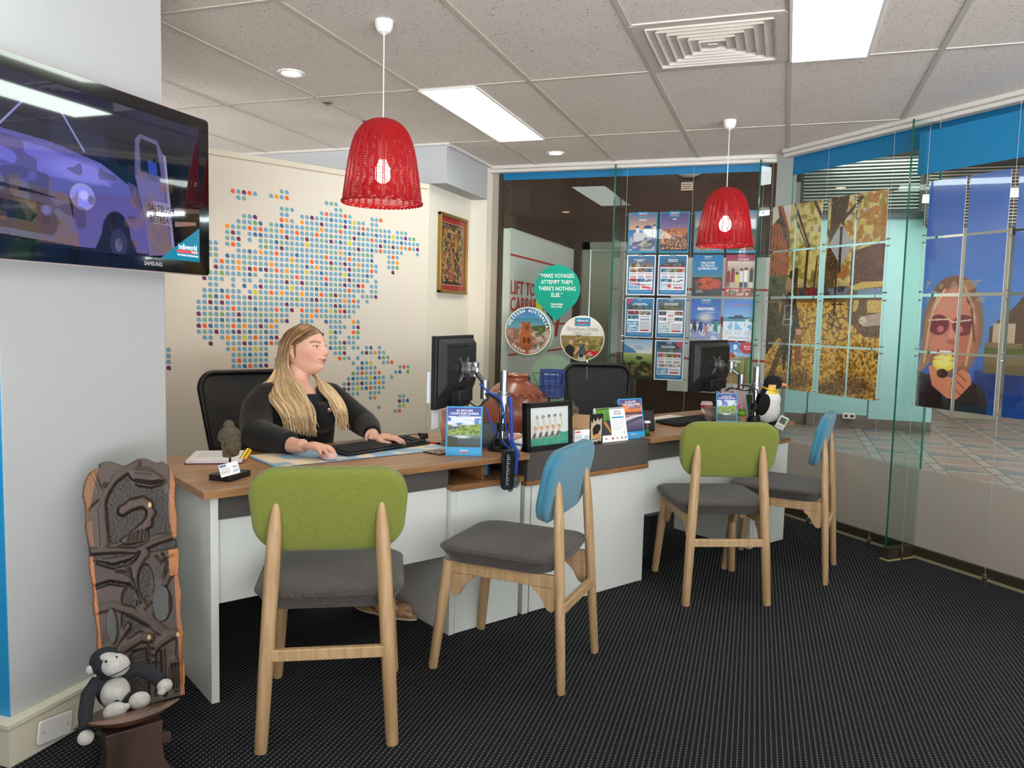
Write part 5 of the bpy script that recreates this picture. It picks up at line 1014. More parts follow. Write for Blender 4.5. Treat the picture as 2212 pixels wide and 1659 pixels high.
# notebook with gold spiral
r = prop('spiral_notebook', 'open white notebook with a gold spiral beside the nearest stone head', 'notebook', .205, .52, ZD, -27)
bm = nb(); box(bm, -.10, .10, -.11, .11, 0, .014); mk('pages', bm, M('paper', 'ece9ea', .7), r, bevel=.001)
bm = nb(); box(bm, -.104, .104, -.113, .113, -.0, .0035); mk('cover', bm, M('maroon_cover', '6f3550', .6), r)
bm = nb()
for k in range(17): y = -.10+k*.0125; tube(bm, [(.102+.013*math.cos(a), y+a*.0004, .010+.013*math.sin(a)) for a in [i*PI/6 for i in range(12)]], .0013, 6, closed=True)
o = mk('spiral', bm, M('gold', 'd8a63a', .2, metal=1), r); o['kind'] = 'stuff'
P = Pic(60, 60, 'efedee', 8); P.words(.12, .2, .85, .75, 7, '7a7a8a', .35); o = picture('writing', P, .19, .21, r, 0, 0, 0); o.rotation_euler = (R(-90), 0, 0); o.location = (0, 0, .0146)
# desk mat printed with a world map
def mapmat(label, s, t, w, d, rz, seed):
    r = prop('desk_mat', label, 'mat', s, t, ZD, rz)
    bm = nb(); box(bm, -w/2, w/2, -d/2, d/2, 0, .002); mk('mat', bm, M('mat_edge', '5a6f86', .7), r, bevel=.0008)
    P = Pic(170, 64, '8fb4d2', 4); 
    for q, (thr, c) in enumerate(((.56, 'e6d3b8'), (.66, 'f0dcc0'))): P.blotch(0, 0, 1, 1, 6, thr, c, 1, seed)
    P.blotch(0, 0, 1, 1, 16, .72, 'ead6be', .9, seed+1); P.specks(0, 0, 1, 1, .01, ['6f8fae', 'b08a6a'], .8); P.rect(.0, 0, .02, 1, '7ba2c4'); o = picture('map_print', P, w-.006, d-.006, r, 0, 0, 0); o.rotation_euler = (R(-90), 0, 0); o.location = (0, 0, .0024)
mapmat('pale blue desk mat printed with a map, under the hands of the woman', .715, .375, .80, .30, 0, 46)
# keyboards
def keyboard(label, s, t, rz, L=.465, z=ZD+.0025, dpt=.155):
    r = prop('keyboard', label, 'keyboard', s, t, z, rz, 'black keyboards')
    bm = nb(); pr = [(-dpt/2, .004), (dpt/2, .004), (dpt/2, .024), (-dpt/2, .012)]
    a = [bm.verts.new((-L/2, y, zz)) for y, zz in pr]; b = [bm.verts.new((L/2, y, zz)) for y, zz in pr]; bm.faces.new(a); bm.faces.new(b[::-1])
    for i in range(4): bm.faces.new((a[i], b[i], b[(i+1) % 4], a[(i+1) % 4]))
    mk('case', bm, BP, r, bevel=.003)
    sl = math.atan2(.012, dpt); 
    for row in range(6):
        y = -dpt/2+.018+row*.0215; x = -L/2+.012; n = 0
        while x < L/2-.02:
            w_ = .0165; 
            if row == 0 and -.12 < x < .0: w_ = .11
            if not (abs(x-.082) < .006 or abs(x-.152) < .006):
                zz = .0125+(y+dpt/2)*.077; bm = nb(); box(bm, x, x+w_, y-.008, y+.008, zz, zz+.0045)
                if n == 0: kb = []
                kb.append(bm); n += 1
            x += w_+.0028
        # a row of keys is surface relief of the board
        m = nb()
        for q in kb:
            me = bpy.data.meshes.new('k'); q.to_mesh(me); q.free(); m.from_mesh(me); bpy.data.meshes.remove(me)
        o = mk('key_row', m, M('key_black', '1b1b1d', .55), r, bevel=.001, seg=1); o['kind'] = 'stuff'
    for q in (-1, 1): bm = nb(); box(bm, q*(L/2-.05)-.01, q*(L/2-.05)+.01, dpt/2-.03, dpt/2-.022, -.001, .016); mk('foot', bm, BP, r)
    return r
keyboard('black keyboard under the left hand of the woman', .852, .405, 11)
keyboard('black keyboard on the second desk by the calendar', 2.80, .27, 4, L=.44, z=ZD)
# mouse
r = prop('computer_mouse', 'pale pink computer mouse under the right hand of the woman', 'mouse', .563, .295, ZD+.0025, -15)
bm = nb(); ell(bm, (0, 0, .010), (.033, .056, .026), 24); bmesh.ops.bisect_plane(bm, geom=bm.verts[:]+bm.edges[:]+bm.faces[:], plane_co=(0, 0, .001), plane_no=(0, 0, -1), clear_outer=True); mk('shell', bm, M('pink_plastic', 'e2bcc0', .35), r)
bm = nb(); ell(bm, (0, 0, .006), (.0338, .057, .006), 24); mk('base', bm, M('pale_grip', 'c9c3c6', .4), r)
# pens
r = prop('pen', 'red pen lying by the keyboard of the woman', 'pen', 1.10, .41, ZD+.006, -62); bm = nb(); cyl(bm, (-.065, 0, 0), (.05, 0, 0), .0045); mk('barrel', bm, M('red_pen', 'd0202a', .3), r); bm = nb(); cyl(bm, (.05, 0, 0), (.066, 0, 0), .0048); cyl(bm, (-.075, 0, 0), (-.065, 0, 0), .0015, .0045); mk('cap', bm, BP, r)
r = prop('pen', 'dark red pen lying just behind the bright red one', 'pen', 1.085, .45, ZD+.006, -80); bm = nb(); cyl(bm, (-.07, 0, 0), (.06, 0, 0), .0042); mk('barrel', bm, M('maroon_pen', '6a1a22', .3), r); bm = nb(); cyl(bm, (.06, 0, 0), (.068, 0, 0), .003); mk('clicker', bm, BP, r)
# ribbed pink cup
r = prop('ribbed_cup', 'tall pink ribbed cup behind the river cruise stand', 'cup', 1.236, .43, ZD)
bm = nb(); PK = M('pink_ceramic', 'dc9a94', .45)
rings = []
for rr, z in ((.028, 0), (.032, .004), (.036, .03), (.042, .056), (.0425, .062), (.0395, .072), (.034, .084), (.034, .12), (.036, .132), (.038, .140), (.036, .143), (.032, .14), (.030, .1)):
    rings.append([bm.verts.new(((rr+(.0012*math.cos(30*a) if .01 < z < .055 else 0))*math.cos(a), (rr+(.0012*math.cos(30*a) if .01 < z < .055 else 0))*math.sin(a), z)) for a in [2*PI*i/90 for i in range(90)]])
skin(bm, rings); mk('cup', bm, PK, r); bm = nb(); tube(bm, [(.0375*math.cos(a), .0375*math.sin(a), .062) for a in [2*PI*i/30 for i in range(30)]], .002, 6, closed=True); mk('band', bm, PK, r)
bm = nb(); rg = random.Random(5)
for k in range(14): ell(bm, (rg.uniform(-.018, .018), rg.uniform(-.015, .015), rg.uniform(.006, .022)), .008, 8)
o = tag(mk('pine_cone', bm, M('dark_cone', '241a14', .6)), 'small dark pine cone behind the pink ribbed cup', 'pine cone'); place(o, D(1.155, .53, ZD))
bm = nb(); box(bm, -.05, .05, -.05, .05, 0, .003); o = tag(mk('coaster', bm, M('blue_coaster', '5f7f96', .5)), 'thin blue-grey coaster beside the pink ribbed cup', 'coaster'); place(o, D(1.20, .34, ZD), RZD+10)
P = Pic(40, 40, '6b4a48', 3); P.blotch(0, 0, 1, 1, 10, .5, 'b08a80', .9, 5); P.blotch(0, 0, 1, 1, 12, .6, '2f2a30', .9, 6)
r = prop('coaster', 'dark patterned coaster behind the nearest cruise stand', 'coaster', 1.02, .19, ZD, 10); bm = nb(); box(bm, -.05, .05, -.05, .05, 0, .004); mk('board', bm, M('dark_coaster', '2a2024', .5), r); o = picture('print', P, .098, .098, r, 0, 0, 0); o.rotation_euler = (R(-90), 0, 0); o.location = (0, 0, .0045)
# cruise stands: printed card with an easel back
def cruise_pic(kind, seed):
    P = Pic(92, 128, '3a4a9a', seed)
    if kind == 'river':
        P.grad(0, .42, '2b2f86', '5a86cc'); P.blotch(0, .22, 1, .48, 7, .48, 'e8edf4', .9, seed); P.blotch(0, .3, 1, .5, 12, .55, 'c3cfe4', .8, seed+1); P.poly([(0, .58), (.3, .52), (.6, .44), (1, .40), (1, .74), (0, .72)], '7f9a3a'); P.blotch(0, .44, 1, .72, 14, .52, '4c6a2a', .8, seed+2); P.blotch(0, .44, 1, .7, 18, .6, 'a9b84c', .7, seed+3)
        P.rect(0, .70, 1, 1, '39484c'); P.grad(.68, .8, '7d9a90', '3a4c50'); P.ell(.45, .74, .22, .035, 'd5dcd6', .9, .8); P.poly([(0, .72), (.3, .76), (.35, 1), (0, 1)], '26381f'); P.rect(.3, .93, 1, 1, '2c3a30')
    else:
        P.grad(0, .30, '4a3f74', '9a6a80'); P.blotch(0, .18, 1, .42, 8, .5, 'f08a3a', .9, seed); P.grad(.30, .42, 'e8883c', 'b8603a'); P.rect(0, .40, 1, .47, '4c3438'); P.blotch(0, .38, 1, .48, 20, .5, '8a4a3a', .8, seed+1); P.rect(0, .47, 1, 1, '4a4a6a'); P.grad(.47, 1, 'b08a9a', '35375a'); P.poly([(0, .62), (.6, .50), (1, .48), (1, .53), (.6, .57), (0, .70)], 'd9ccd0'); P.poly([(.05, .74), (.8, .56), (1, .54), (1, .60), (.7, .66), (.1, .79)], '1d2436'); P.line([(.1, .745), (.9, .585)], .010, '5a8ac0')
    return P
def cruise_stand(label, s, t, z, rz, kind, w=.150, h=.205, tilt=-11, seed=9):
    r = prop('brochure_stand', label, 'brochure stand', s, t, z, rz, 'cruise brochure stands'); r.rotation_euler[0] = R(tilt)
    bm = nb(); box(bm, -w/2, w/2, 0, .003, 0, h); mk('board', bm, M('stand_blue', '2f9fd6', .4), r)
    picture('print', cruise_pic(kind, seed), w*.92, h*.80, r, 0, h*.575, -.0006)
    text('lettering', 'ALL-INCLUSIVE\nLUXURY RIVER CRUISING', .0125*w/.15, 0, h*.885, LW, r, y=-.0012, bold=.0002, line=1.0, sx=.82); text('lettering', 'SCENIC', .014*w/.15, 0, h*.80, M('ink_silver', 'aab4dc', .4), r, y=-.0012, bold=.0003)
    logo(r, 0, h*.085, .038*w/.15, -.0008, plate=False)
    bm = nb(); prism(bm, [(-w*.3, 0), (w*.3, 0), (w*.12, h*.7), (-w*.12, h*.7)], .003, .005); a = bm.verts[:]
    for v in a: v.co.y += .045*(1-v.co.z/(h*.7)); v.co.z += (.0)
    mk('easel_back', bm, BP, r)
    return r
cruise_stand('river cruise stand with green hills on the first desk, in front of the pink cup', 1.058, .07, ZD, -38, 'river')
cruise_stand('river cruise stand with an orange sunset, beside the 2026 calendar', 2.085, .055, ZB, -6, 'sunset', w=.155, h=.20, seed=19)
cruise_stand('river cruise stand with green hills on the second desk, by the far monitor', 2.842, .045, ZD, -38, 'river', w=.118, h=.185, seed=29)
# framed picture: five swimmers holding up letters
r = prop('framed_picture', 'black box-framed picture of five swimmers holding up letters spelling HELLO', 'picture', 1.508, .03, ZB, 0); r.rotation_euler[0] = R(-3)
w, h, f = .272, .213, .022; bm = nb()
for a in ((-w/2, -w/2+f, 0, h), (w/2-f, w/2, 0, h), (-w/2, w/2, 0, f), (-w/2, w/2, h-f, h)): box(bm, a[0], a[1], 0, .034, a[2], a[3])
mk('frame', bm, M('black_frame', '121212', .4), r, bevel=.001)
P = Pic(150, 115, 'dfe6e3', 7); P.poly([(0, .80), (.3, .76), (.62, .74), (.72, .70), (.80, .66), (.86, .70), (1, .68), (1, 1), (0, 1)], '3f9c84'); P.blotch(0, .8, 1, 1, 12, .55, '55ad96', .6, 4)
for i in range(5):
    u = .13+.155*i; v = .55-.005*i; P.line([(u+.01, v+.06), (u+.085, v-.05), (u+.055, v-.24)], .014, 'e3b79c'); P.ell(u+.05, v-.30, .036, .047, '17171a', 1, .05); P.ell(u, v, .037, .06, 'b98a3c'); P.ell(u, v+.015, .026, .042, 'eac2a8'); P.poly([(u-.03, v+.08), (u+.03, v+.08), (u+.02, v+.26), (u-.10, v+.26)], 'e0b49c'); P.poly([(u-.03, v+.12), (u+.025, v+.12), (u+.0, v+.25), (u-.08, v+.25)], '4f5c66'); P.ell(u-.010, v+.012, .005, .006, '3a2a24'); P.ell(u+.012, v+.012, .005, .006, '3a2a24'); P.line([(u-.006, v+.032), (u+.008, v+.032)], .003, 'c0504a')
picture('print', P, w-2*f, h-2*f, r, 0, h/2, .006)
for i, ch in enumerate('HELLO'): text('lettering', ch, .0165, (.13+.155*i+.05-.5)*(w-2*f), h/2+(.5-(.55-.005*i-.30))*(h-2*f), LW, r, y=.0052, bold=.0004)
bm = nb(); box(bm, -w/2+f, w/2-f, .0035, .0042, f, h-f); mk('glass', bm, M_glass('picture_glass', tint=(.98, .98, .98), refl=.8), r); bm = nb(); box(bm, -w/2+.004, w/2-.004, .026, .033, .004, h-.004); mk('backing', bm, M('card_brown'), r)
# kraft envelope-bag and dark card
r = prop('greeting_card', 'open brown card with a black torn-edge front beside the stone head', 'card', 1.800, .035, ZB, -4)
bm = nb(); box(bm, -.041, .041, 0, .002, 0, .142); mk('front', bm, M('black_card', '1a1718', .5), r); 
P = Pic(56, 96, '1a1718', 3); P.poly([(.08, .22), (.2, .3), (.26, .14), (.42, .26), (.6, .1), (.66, .22), (.9, .12), (.94, .5), (.9, .88), (.84, .93), (.7, .88), (.55, .95), (.4, .9), (.3, .96), (.1, .90), (.06, .5)], 'b9aa93'); P.poly([(.3, .4), (.5, .33), (.8, .36), (.82, .5), (.6, .7), (.4, .78), (.25, .7), (.2, .5)], '1c1716'); P.ell(.55, .74, .28, .07, 'c98a4a'); P.ell(.35, .5, .12, .1, '1c1716'); P.rect(.2, .82, .85, .845, '1a1718'); picture('print', P, .080, .140, r, 0, .071, -.0006)
bm = nb(); box(bm, 0, .105, 0, .0015, 0, .140, mat=Matrix.Translation((-.041, .002, 0)) @ Matrix.Rotation(R(128), 4, 'Z')); mk('back_leaf', bm, M('kraft', 'b08d66', .7), r)
# desk calendar
r = prop('desk_calendar', 'spiral desk calendar reading 2026 on the charcoal box', 'calendar', 1.925, .075, ZB, -3); r.rotation_euler[0] = 0
w, h = .20, .165; al = R(-13)
tilt = Matrix.Rotation(al, 4, 'X')
bm = nb(); box(bm, -w/2, w/2, -.001, .001, 0, h, mat=Matrix.Translation((0, -.035, 0)) @ tilt); box(bm, -w/2, w/2, -.001, .001, 0, h, mat=Matrix.Translation((0, .04, 0)) @ Matrix.Rotation(R(13), 4, 'X')); mk('easel', bm, CARD, r)
q = bpy.data.objects.new('page', None); bpy.data.objects.remove(q)
def tilted(o): o.matrix_parent_inverse = Matrix(); o.location = (0, -.035, 0); o.rotation_euler = (al, 0, 0); return o
P = Pic(60, 84, '4a7a2c', 5); P.grad(0, .5, '5f9a34', '3c6a24'); [P.rect(u, 0, u+.012, .5, '9ac85a', .6) for u in np.linspace(.05, .95, 14)]; P.poly([(.2, .5), (1, .45), (1, 1), (.1, 1)], '33323c'); P.poly([(.45, .5), (.7, .5), (1, .85), (1, 1)], 'b07a3c'); tilted(picture('photo_page', P, .088, .130, r, -.048, .098, -.0016))
P = Pic(84, 110, 'f1f1f0', 6); P.rect(.12, .34, .88, .39, '2a8fc0')
for j in range(6):
    for i in range(7):
        if (j == 0 and i < 0) or (j == 5 and i > 4): continue
        P.rect(.14+.105*i, .46+.07*j, .19+.105*i, .485+.07*j, '8a8c92', .8)
P.ell(.80, .94, .05, .04, 'c9303c'); P.ell(.80, .94, .03, .024, 'f1f1f0'); o = tilted(picture('month_page', P, .102, .128, r, .048, .098, -.0020)); tx = text('lettering', '2026', .030, .046, .138, M('ink_grey', '4a4c50', .5), r, y=-.0026, sx=.85); tilted(tx)
P = Pic(80, 16, 'f1f1f0', 7); P.ell(.5, .5, .035, .2, 'c9303c'); [P.rect(u, .35, u+.06, .6, '4a4c50', .8) for u in (.1, .25, .62, .78, .9)]; tilted(picture('sponsor_strip', P, .196, .028, r, 0, .016, -.0016))
bm = nb()
for k in range(26):
    x = -w/2+.008+k*(w-.016)/25; tube(bm, [(x, .0035+.009*math.cos(a), .160+.009*math.sin(a)) for a in [i*PI/5 for i in range(10)]], .0011, 5, closed=True)
o = mk('spiral', bm, BP, r); o['kind'] = 'stuff'
# small figurine and phone
r = prop('figurine', 'tiny figurine of a person holding a sign, at the left end of the second desk', 'figurine', 2.178, .05, ZD, -30)
bm = nb(); cyl(bm, (0, 0, 0), (0, 0, .008), .016, n=16); mk('base', bm, M('dark_green', '25301f', .6), r)
bm = nb(); ell(bm, (0, 0, .022), (.010, .008, .016), 12); ell(bm, (0, 0, .046), .009, 12); ell(bm, (-.010, 0, .02), (.004, .004, .012), 8); ell(bm, (.010, 0, .02), (.004, .004, .012), 8); o = blob('body', bm, M('figure_green', '3f5a33', .6), r, voxel=.0015)
bm = nb(); ell(bm, (0, 0, .050), (.0095, .0095, .006), 12); mk('hat', bm, M('figure_red', 'a02a28', .6), r); bm = nb(); box(bm, -.015, .015, -.002, .002, .064, .076); box(bm, -.0008, .0008, -.001, .001, .02, .064); mk('sign', bm, CARD, r)
r = prop('desk_phone', 'black desk phone on the second desk beside the sunset stand', 'phone', 2.30, .24, ZD, -25)
bm = nb(); prism(bm, [(-.08, 0), (.08, 0), (.07, .02), (-.03, .10), (-.06, .11), (-.08, .02)], -.08, .08, mat=Matrix.Rotation(R(90), 4, 'Z')); mk('base', bm, BP, r, bevel=.006)
bm = nb(); box(bm, -.085, -.045, -.10, .10, .085, .12); ell(bm, (-.065, -.085, .115), (.026, .03, .03), 12); ell(bm, (-.065, .085, .115), (.026, .03, .03), 12); mk('handset', bm, M('phone_black', '1d1f22', .35), r, bevel=.008)
# things around the arm: magazines, papers, glasses case, tissue
r = prop('magazine', 'magazine with a salmon cover lying behind the first monitor post', 'magazine', 1.46, .42, ZD, 30); bm = nb(); box(bm, -.105, .105, -.148, .148, 0, .008); mk('pages', bm, M('salmon', 'c98a74', .5), r, bevel=.002); bm = nb(); box(bm, -.106, .106, -.149, .149, .008, .0095); mk('cover', bm, M('salmon2', 'd39a85', .35), r)
for k, (a, b, rz, lab) in enumerate(((1.42, .27, 12, 'loose white sheet under the salmon magazine'), (1.53, .33, -15, 'loose white sheet at the right of the salmon magazine'))):
    bm = nb(); box(bm, -.105, .105, -.148, .148, 0, .0008); o = tag(mk('paper_sheet', bm, M('paper')), lab, 'paper'); place(o, D(a, b+.0, .7210 if k else .7222), RZD+rz)
bm = nb(); tube(bm, [(-.02, 0, .012), (-.005, .012, .016), (.01, -.01, .014), (.022, .006, .010)], [.006, .012, .011, .004], 8); o = tag(mk('crumpled_tissue', bm, M('tissue', 'd8d4c4', .8)), 'small crumpled pale tissue at the corner of the first desk', 'tissue'); place(o, D(1.31, .03, ZD), RZD)
bm = nb(); box(bm, -.09, .09, -.12, .12, 0, .003); o = tag(mk('folder', bm, M('folder_blue', '2a5f9c', .5)), 'thin blue folder under the papers by the framed HELLO picture', 'folder'); place(o, D(1.36, .20, .7208), RZD+6)
r = prop('desk_phone', 'dark grey desk phone half hidden behind the nearest monitor post', 'phone', 1.30, .30, ZD, -35)
bm = nb(); prism(bm, [(-.09, 0), (.09, 0), (.09, .02), (-.02, .09), (-.09, .11)], -.09, .09, mat=Matrix.Rotation(R(90), 4, 'Z')); mk('base', bm, M('phone_grey', '3b3d42', .4), r, bevel=.006)
bm = nb(); box(bm, -.09, -.05, -.09, .10, .10, .135); ell(bm, (-.07, -.07, .125), (.026, .03, .03), 12); ell(bm, (-.07, .08, .125), (.026, .03, .03), 12); mk('handset', bm, BP, r, bevel=.008)
# ---------------------------------------------------------------- monitors on arms
ALU = M('alu_arm', '9a9ca0', .35, metal=.9)
def mpt(v): return Vector(v)
def monitor(label, pl_, pr_, zt, zb, notch):
    """pl_,pr_: near and far lower corners of the panel in plan; back faces the camera side"""
    a, b = Vector((*pl_, 0)), Vector((*pr_, 0)); w = (b-a).length; ang = math.degrees(math.atan2((b-a).y, (b-a).x)); h = zt-zb
    t = thing('monitor', label, 'monitor', (a.x, a.y, zb), ang, 'monitors on steel arms')   # local x along the panel, back toward -y
    bm = nb(); box(bm, 0, w, -.012, .012, 0, h); mk('panel', bm, M('monitor_black', '17181a', .45), t, bevel=.003)
    bm = nb(); vs = box(bm, .012, w-.012, -.045, -.012, .045, h-.012)
    for v in vs:
        if v.co.y < -.04: v.co.x = .05 if v.co.x < w/2 else w-.05; v.co.z = .10 if v.co.z < h/2 else h-.035
    mk('back_shell', bm, M('monitor_back', '1e1f21', .5), t, bevel=.006)
    bm = nb(); box(bm, .04, w-.16, -.0465, -.044, h-.05, h-.044); mk('vent_slot', bm, M('slot', '050505', .9), t)
    bm = nb(); box(bm, w*.36, w*.64, -.058, -.012, -.002, .075); mk('port_cover', bm, M('monitor_black'), t, bevel=.004)
    c = Vector((w/2, -.048, h*.52))
    bm = nb()
    for q in range(4):
        d = Vector((math.cos(R(45+90*q)), 0, math.sin(R(45+90*q)))); tube(bm, [c, c+d*.03, c+d*.072], [.016, .013, .008], 8, flat=.5)
    cyl(bm, c, c+Vector((0, -.012, 0)), .034, n=28); mk('mount_plate', bm, M('dull_steel', '84868a', .35, metal=.8), t, bevel=.001)
    bm = nb(); cyl(bm, c+Vector((0, -.012, 0)), c+Vector((0, -.022, 0)), .028, n=28); cyl(bm, c+Vector((0, -.022, 0)), c+Vector((0, -.040, 0)), .033, n=28); cyl(bm, c+Vector((0, -.040, 0)), c+Vector((0, -.06, 0)), .012, n=16); mk('swivel', bm, ALU, t, bevel=.002)
    bm = nb(); box(bm, .006, w-.006, .0122, .0128, .012, h-.008); mk('screen', bm, M('screen_glow', '0a0a0a', .1, emit=('9fb6c8', .6)), t)
    A_ = R(ang); co, si = math.cos(A_), math.sin(A_); wp = lambda v: Vector((a.x+v.x*co-v.y*si, a.y+v.x*si+v.y*co, zb+v.z))
    return t, wp(c+Vector((0, -.06, 0))), wp(Vector((w*.5, -.03, .0))), wp
def rotpt(c, p): return p
def arm(label, post, ztop, joint, zj, zarm, mnt, K=None, group='monitor arms'):
    t = thing('swing_arm_stand', label, 'monitor arm', (post.x, post.y, .7205), 0, group); W_ = lambda p: Vector(p)-Vector((post.x, post.y, .7205))
    bm = nb(); lathe(bm, [(.062, 0), (.064, .006), (.058, .014), (.035, .022), (.03, .05), (.024, .052)], 32); mk('base_clamp', bm, BP, t)
    bm = nb(); cyl(bm, (0, 0, .02), (0, 0, ztop-.7205), .0172, n=28); mk('post', bm, CHROME, t, bevel=.001)
    bm = nb(); cyl(bm, W_((post.x, post.y, zarm-.045)), W_((post.x, post.y, zarm-.002)), .027, n=24); cyl(bm, W_((post.x, post.y, zarm-.0)), W_((post.x, post.y, zarm+.012)), .025, n=24); mk('collar', bm, ALU, t, bevel=.002)
    j = Vector((joint[0], joint[1], 0)); m_ = Vector((mnt.x, mnt.y, 0)); pp = Vector((post.x, post.y, 0))
    bm = nb(); d = (j-pp); tube(bm, [W_((pp.x, pp.y, zarm-.005)), W_((j.x, j.y, zarm-.01))], [.020, .014], 8, flat=.6); cyl(bm, W_((j.x, j.y, zarm-.032)), W_((j.x, j.y, zarm+.055)), .019, n=22); mk('lower_arm', bm, ALU, t, bevel=.002)
    bm = nb(); k = m_+(j-m_)*.22 if K is None else Vector(K); tube(bm, [W_((j.x, j.y, zarm+.040)), W_((k.x, k.y, mnt.z-.01))], [.016, .014], 8, flat=.7); cyl(bm, W_((k.x, k.y, mnt.z-.035)), W_((k.x, k.y, mnt.z+.03)), .019, n=22); tube(bm, [W_((k.x, k.y, mnt.z)), W_(mnt)], .012, 10); mk('upper_arm', bm, ALU, t, bevel=.002)
    bm = nb(); cyl(bm, (0, 0, .085), (0, 0, .12), .0245, n=20); mk('cable_clip', bm, BP, t)
    return t, W_
mt, m1, low1, wp1 = monitor('black monitor facing the woman, seen from behind on the first desk', (-1.379, 3.0), (-1.390, 3.44), 1.211, .902, 0)
P1 = D(1.289, .102, 0); J1 = Vector((P1.x-.075, P1.y+.02, 0))
a1_, W1 = arm('silver monitor arm with a chrome post at the right end of the first desk', P1, 1.068, (-1.250, 3.262), 0, .965, m1, K=(-1.312, 3.295, 1.03))
mt2, m2, low2, wp2 = monitor('black monitor on the second desk, seen from behind below the posters', (-.517, 4.68), (-.355, 5.19), 1.186, .880, 0)
P2 = D(3.085, .035, 0)
a2_, W2 = arm('silver monitor arm with a chrome post beside the toy penguin', P2, 1.05, (-.235, 4.80), 0, .945, m2, K=(-.300, 4.86, 1.02))
def cable_run(par, pts, r=.0032, name='cable', mat=None):
    pts = [Vector(p) for p in pts]; out = []
    for i in range(len(pts)-1):
        p0, p1, p2, p3 = pts[max(i-1, 0)], pts[i], pts[i+1], pts[min(i+2, len(pts)-1)]
        for k in range(7): f = k/7; out.append(.5*(2*p1+(p2-p0)*f+(2*p0-5*p1+4*p2-p3)*f*f+(3*p1-p0-3*p2+p3)*f**3))
    out.append(pts[-1]); bm = nb(); tube(bm, out, r, 6); return mk(name, bm, mat or M('cable_black', '0e0e10', .45), par)
for (W_, wp, P_, zj) in ((W1, wp1, P1, .98), (W2, wp2, P2, .93)):
    tt = a1_ if W_ is W1 else a2_
    for q in (0, 1): cable_run(tt, [W_(wp(Vector((.22+.03*q, -.05, .03)))), W_(wp(Vector((.24+.05*q, -.09, -.03+.02*q)))), W_(wp(Vector((.30+.05*q, -.12, .02)))), (-.06, -.02, zj-.72-.02), (-.012+.02*q, -.028, .20), (.0, -.026, .11), (.02-.05*q, -.06, .03), (.05-.09*q, .06, .006)])
# papers taped to the monitor
P = Pic(30, 60, 'e9e8ee', 3); P.words(.1, .1, .9, .9, 10, '9a9aa8', .35)
bm = nb(); box(bm, .02, .09, .014, .0155, -.085, .06); o = tag(mk('taped_note', bm, M('paper')), 'white paper strip hanging below the first monitor', 'paper'); place(o, (-1.379, 3.0, .902), 91)
bm = nb(); box(bm, -.022, .10, .018, .0195, .03, .16); o = tag(mk('taped_note', bm, M('paper')), 'white paper edge sticking out left of the first monitor', 'paper'); place(o, (-1.379, 3.0, .902), 91)
# lanyards with medals, and the black pouch hanging from the desk
LB = M('lanyard_blue', '1f45b0', .6)
r = thing('lanyard', 'blue ribbon lanyard with round silver medals hanging from the monitor post', 'lanyard', (P1.x, P1.y, .72), 0)
def LL(rt, tw, z): return (rt*.9456+tw*.3254, rt*.3254-tw*.9456, z)
MD = D(1.240, -.052, .610)-Vector((P1.x, P1.y, .72))
ED = D(1.252, -.042, .70)-Vector((P1.x, P1.y, .72)); ED2 = D(1.262, -.036, .73)-Vector((P1.x, P1.y, .72))
for pts, rr in (([LL(.030, .022, .235), LL(.036, .03, .15), LL(.043, .05, .05), ED2, ED, MD+Vector((0, 0, .035))], .0075), ([LL(-.105, -.02, .285), LL(-.06, .012, .25), LL(-.012, .030, .225), LL(.006, .030, .15), LL(.026, .045, .06), ED2+Vector((-.008, 0, 0)), ED+Vector((-.008, 0, 0)), MD+Vector((-.004, 0, .035))], .004), ([LL(-.075, .0, .18), LL(-.045, .02, .11), LL(-.01, .04, .06), LL(.03, .07, .018), ED2+Vector((-.014, 0, 0)), ED+Vector((-.012, 0, 0)), MD+Vector((-.006, 0, .03))], .004)): cable_run(r, pts, rr, 'ribbon', LB)
dN = Vector((.85, -.52, 0)); 
for c_, rr in ((MD, .0235), (MD+Vector((-.018, -.012, -.026)), .014)): bm = nb(); cyl(bm, c_, c_+dN*.004, rr, n=36); tube(bm, [c_+dN*.004+Vector((-.52*math.cos(a), -.85*math.cos(a), math.sin(a)))*(rr*.86) for a in [2*PI*i/30 for i in range(30)]], .0014, 6, closed=True); mk('medal', bm, M('medal_silver', '8d8f92', .35, metal=.8), r)
o = text('lettering', 'UNIWORLD', .0085, 0, 0, M('ink_dark', '24262b', .5), r); o.rotation_euler = (0, 0, R(RZD)); o.location = MD+dN*.0046
r = thing('remote_control', 'black remote with pale button labels hanging over the edge of the first desk', 'remote', tuple(D(1.196, -.050, .585)), RZD-20)
bm = nb(); prism(bm, rrect(-.027, .027, 0, .17, .016, 4), -.011, .011); mk('case', bm, M('phone_black'), r, bevel=.004)
P = Pic(26, 80, '1a1b1e', 9); [P.rect(.15+.0*(k % 2), .06+.062*k, .35+.25*((k*7 % 5)/5), .085+.062*k, 'c9c9cc', .8) for k in range(15)]; [P.rect(.12, .06+.062*k, .2, .1+.062*k, 'e6e6e8', .8) for k in range(15)]; picture('print', P, .034, .145, r, .004, .088, -.0117)
r.rotation_euler[0] = R(4)
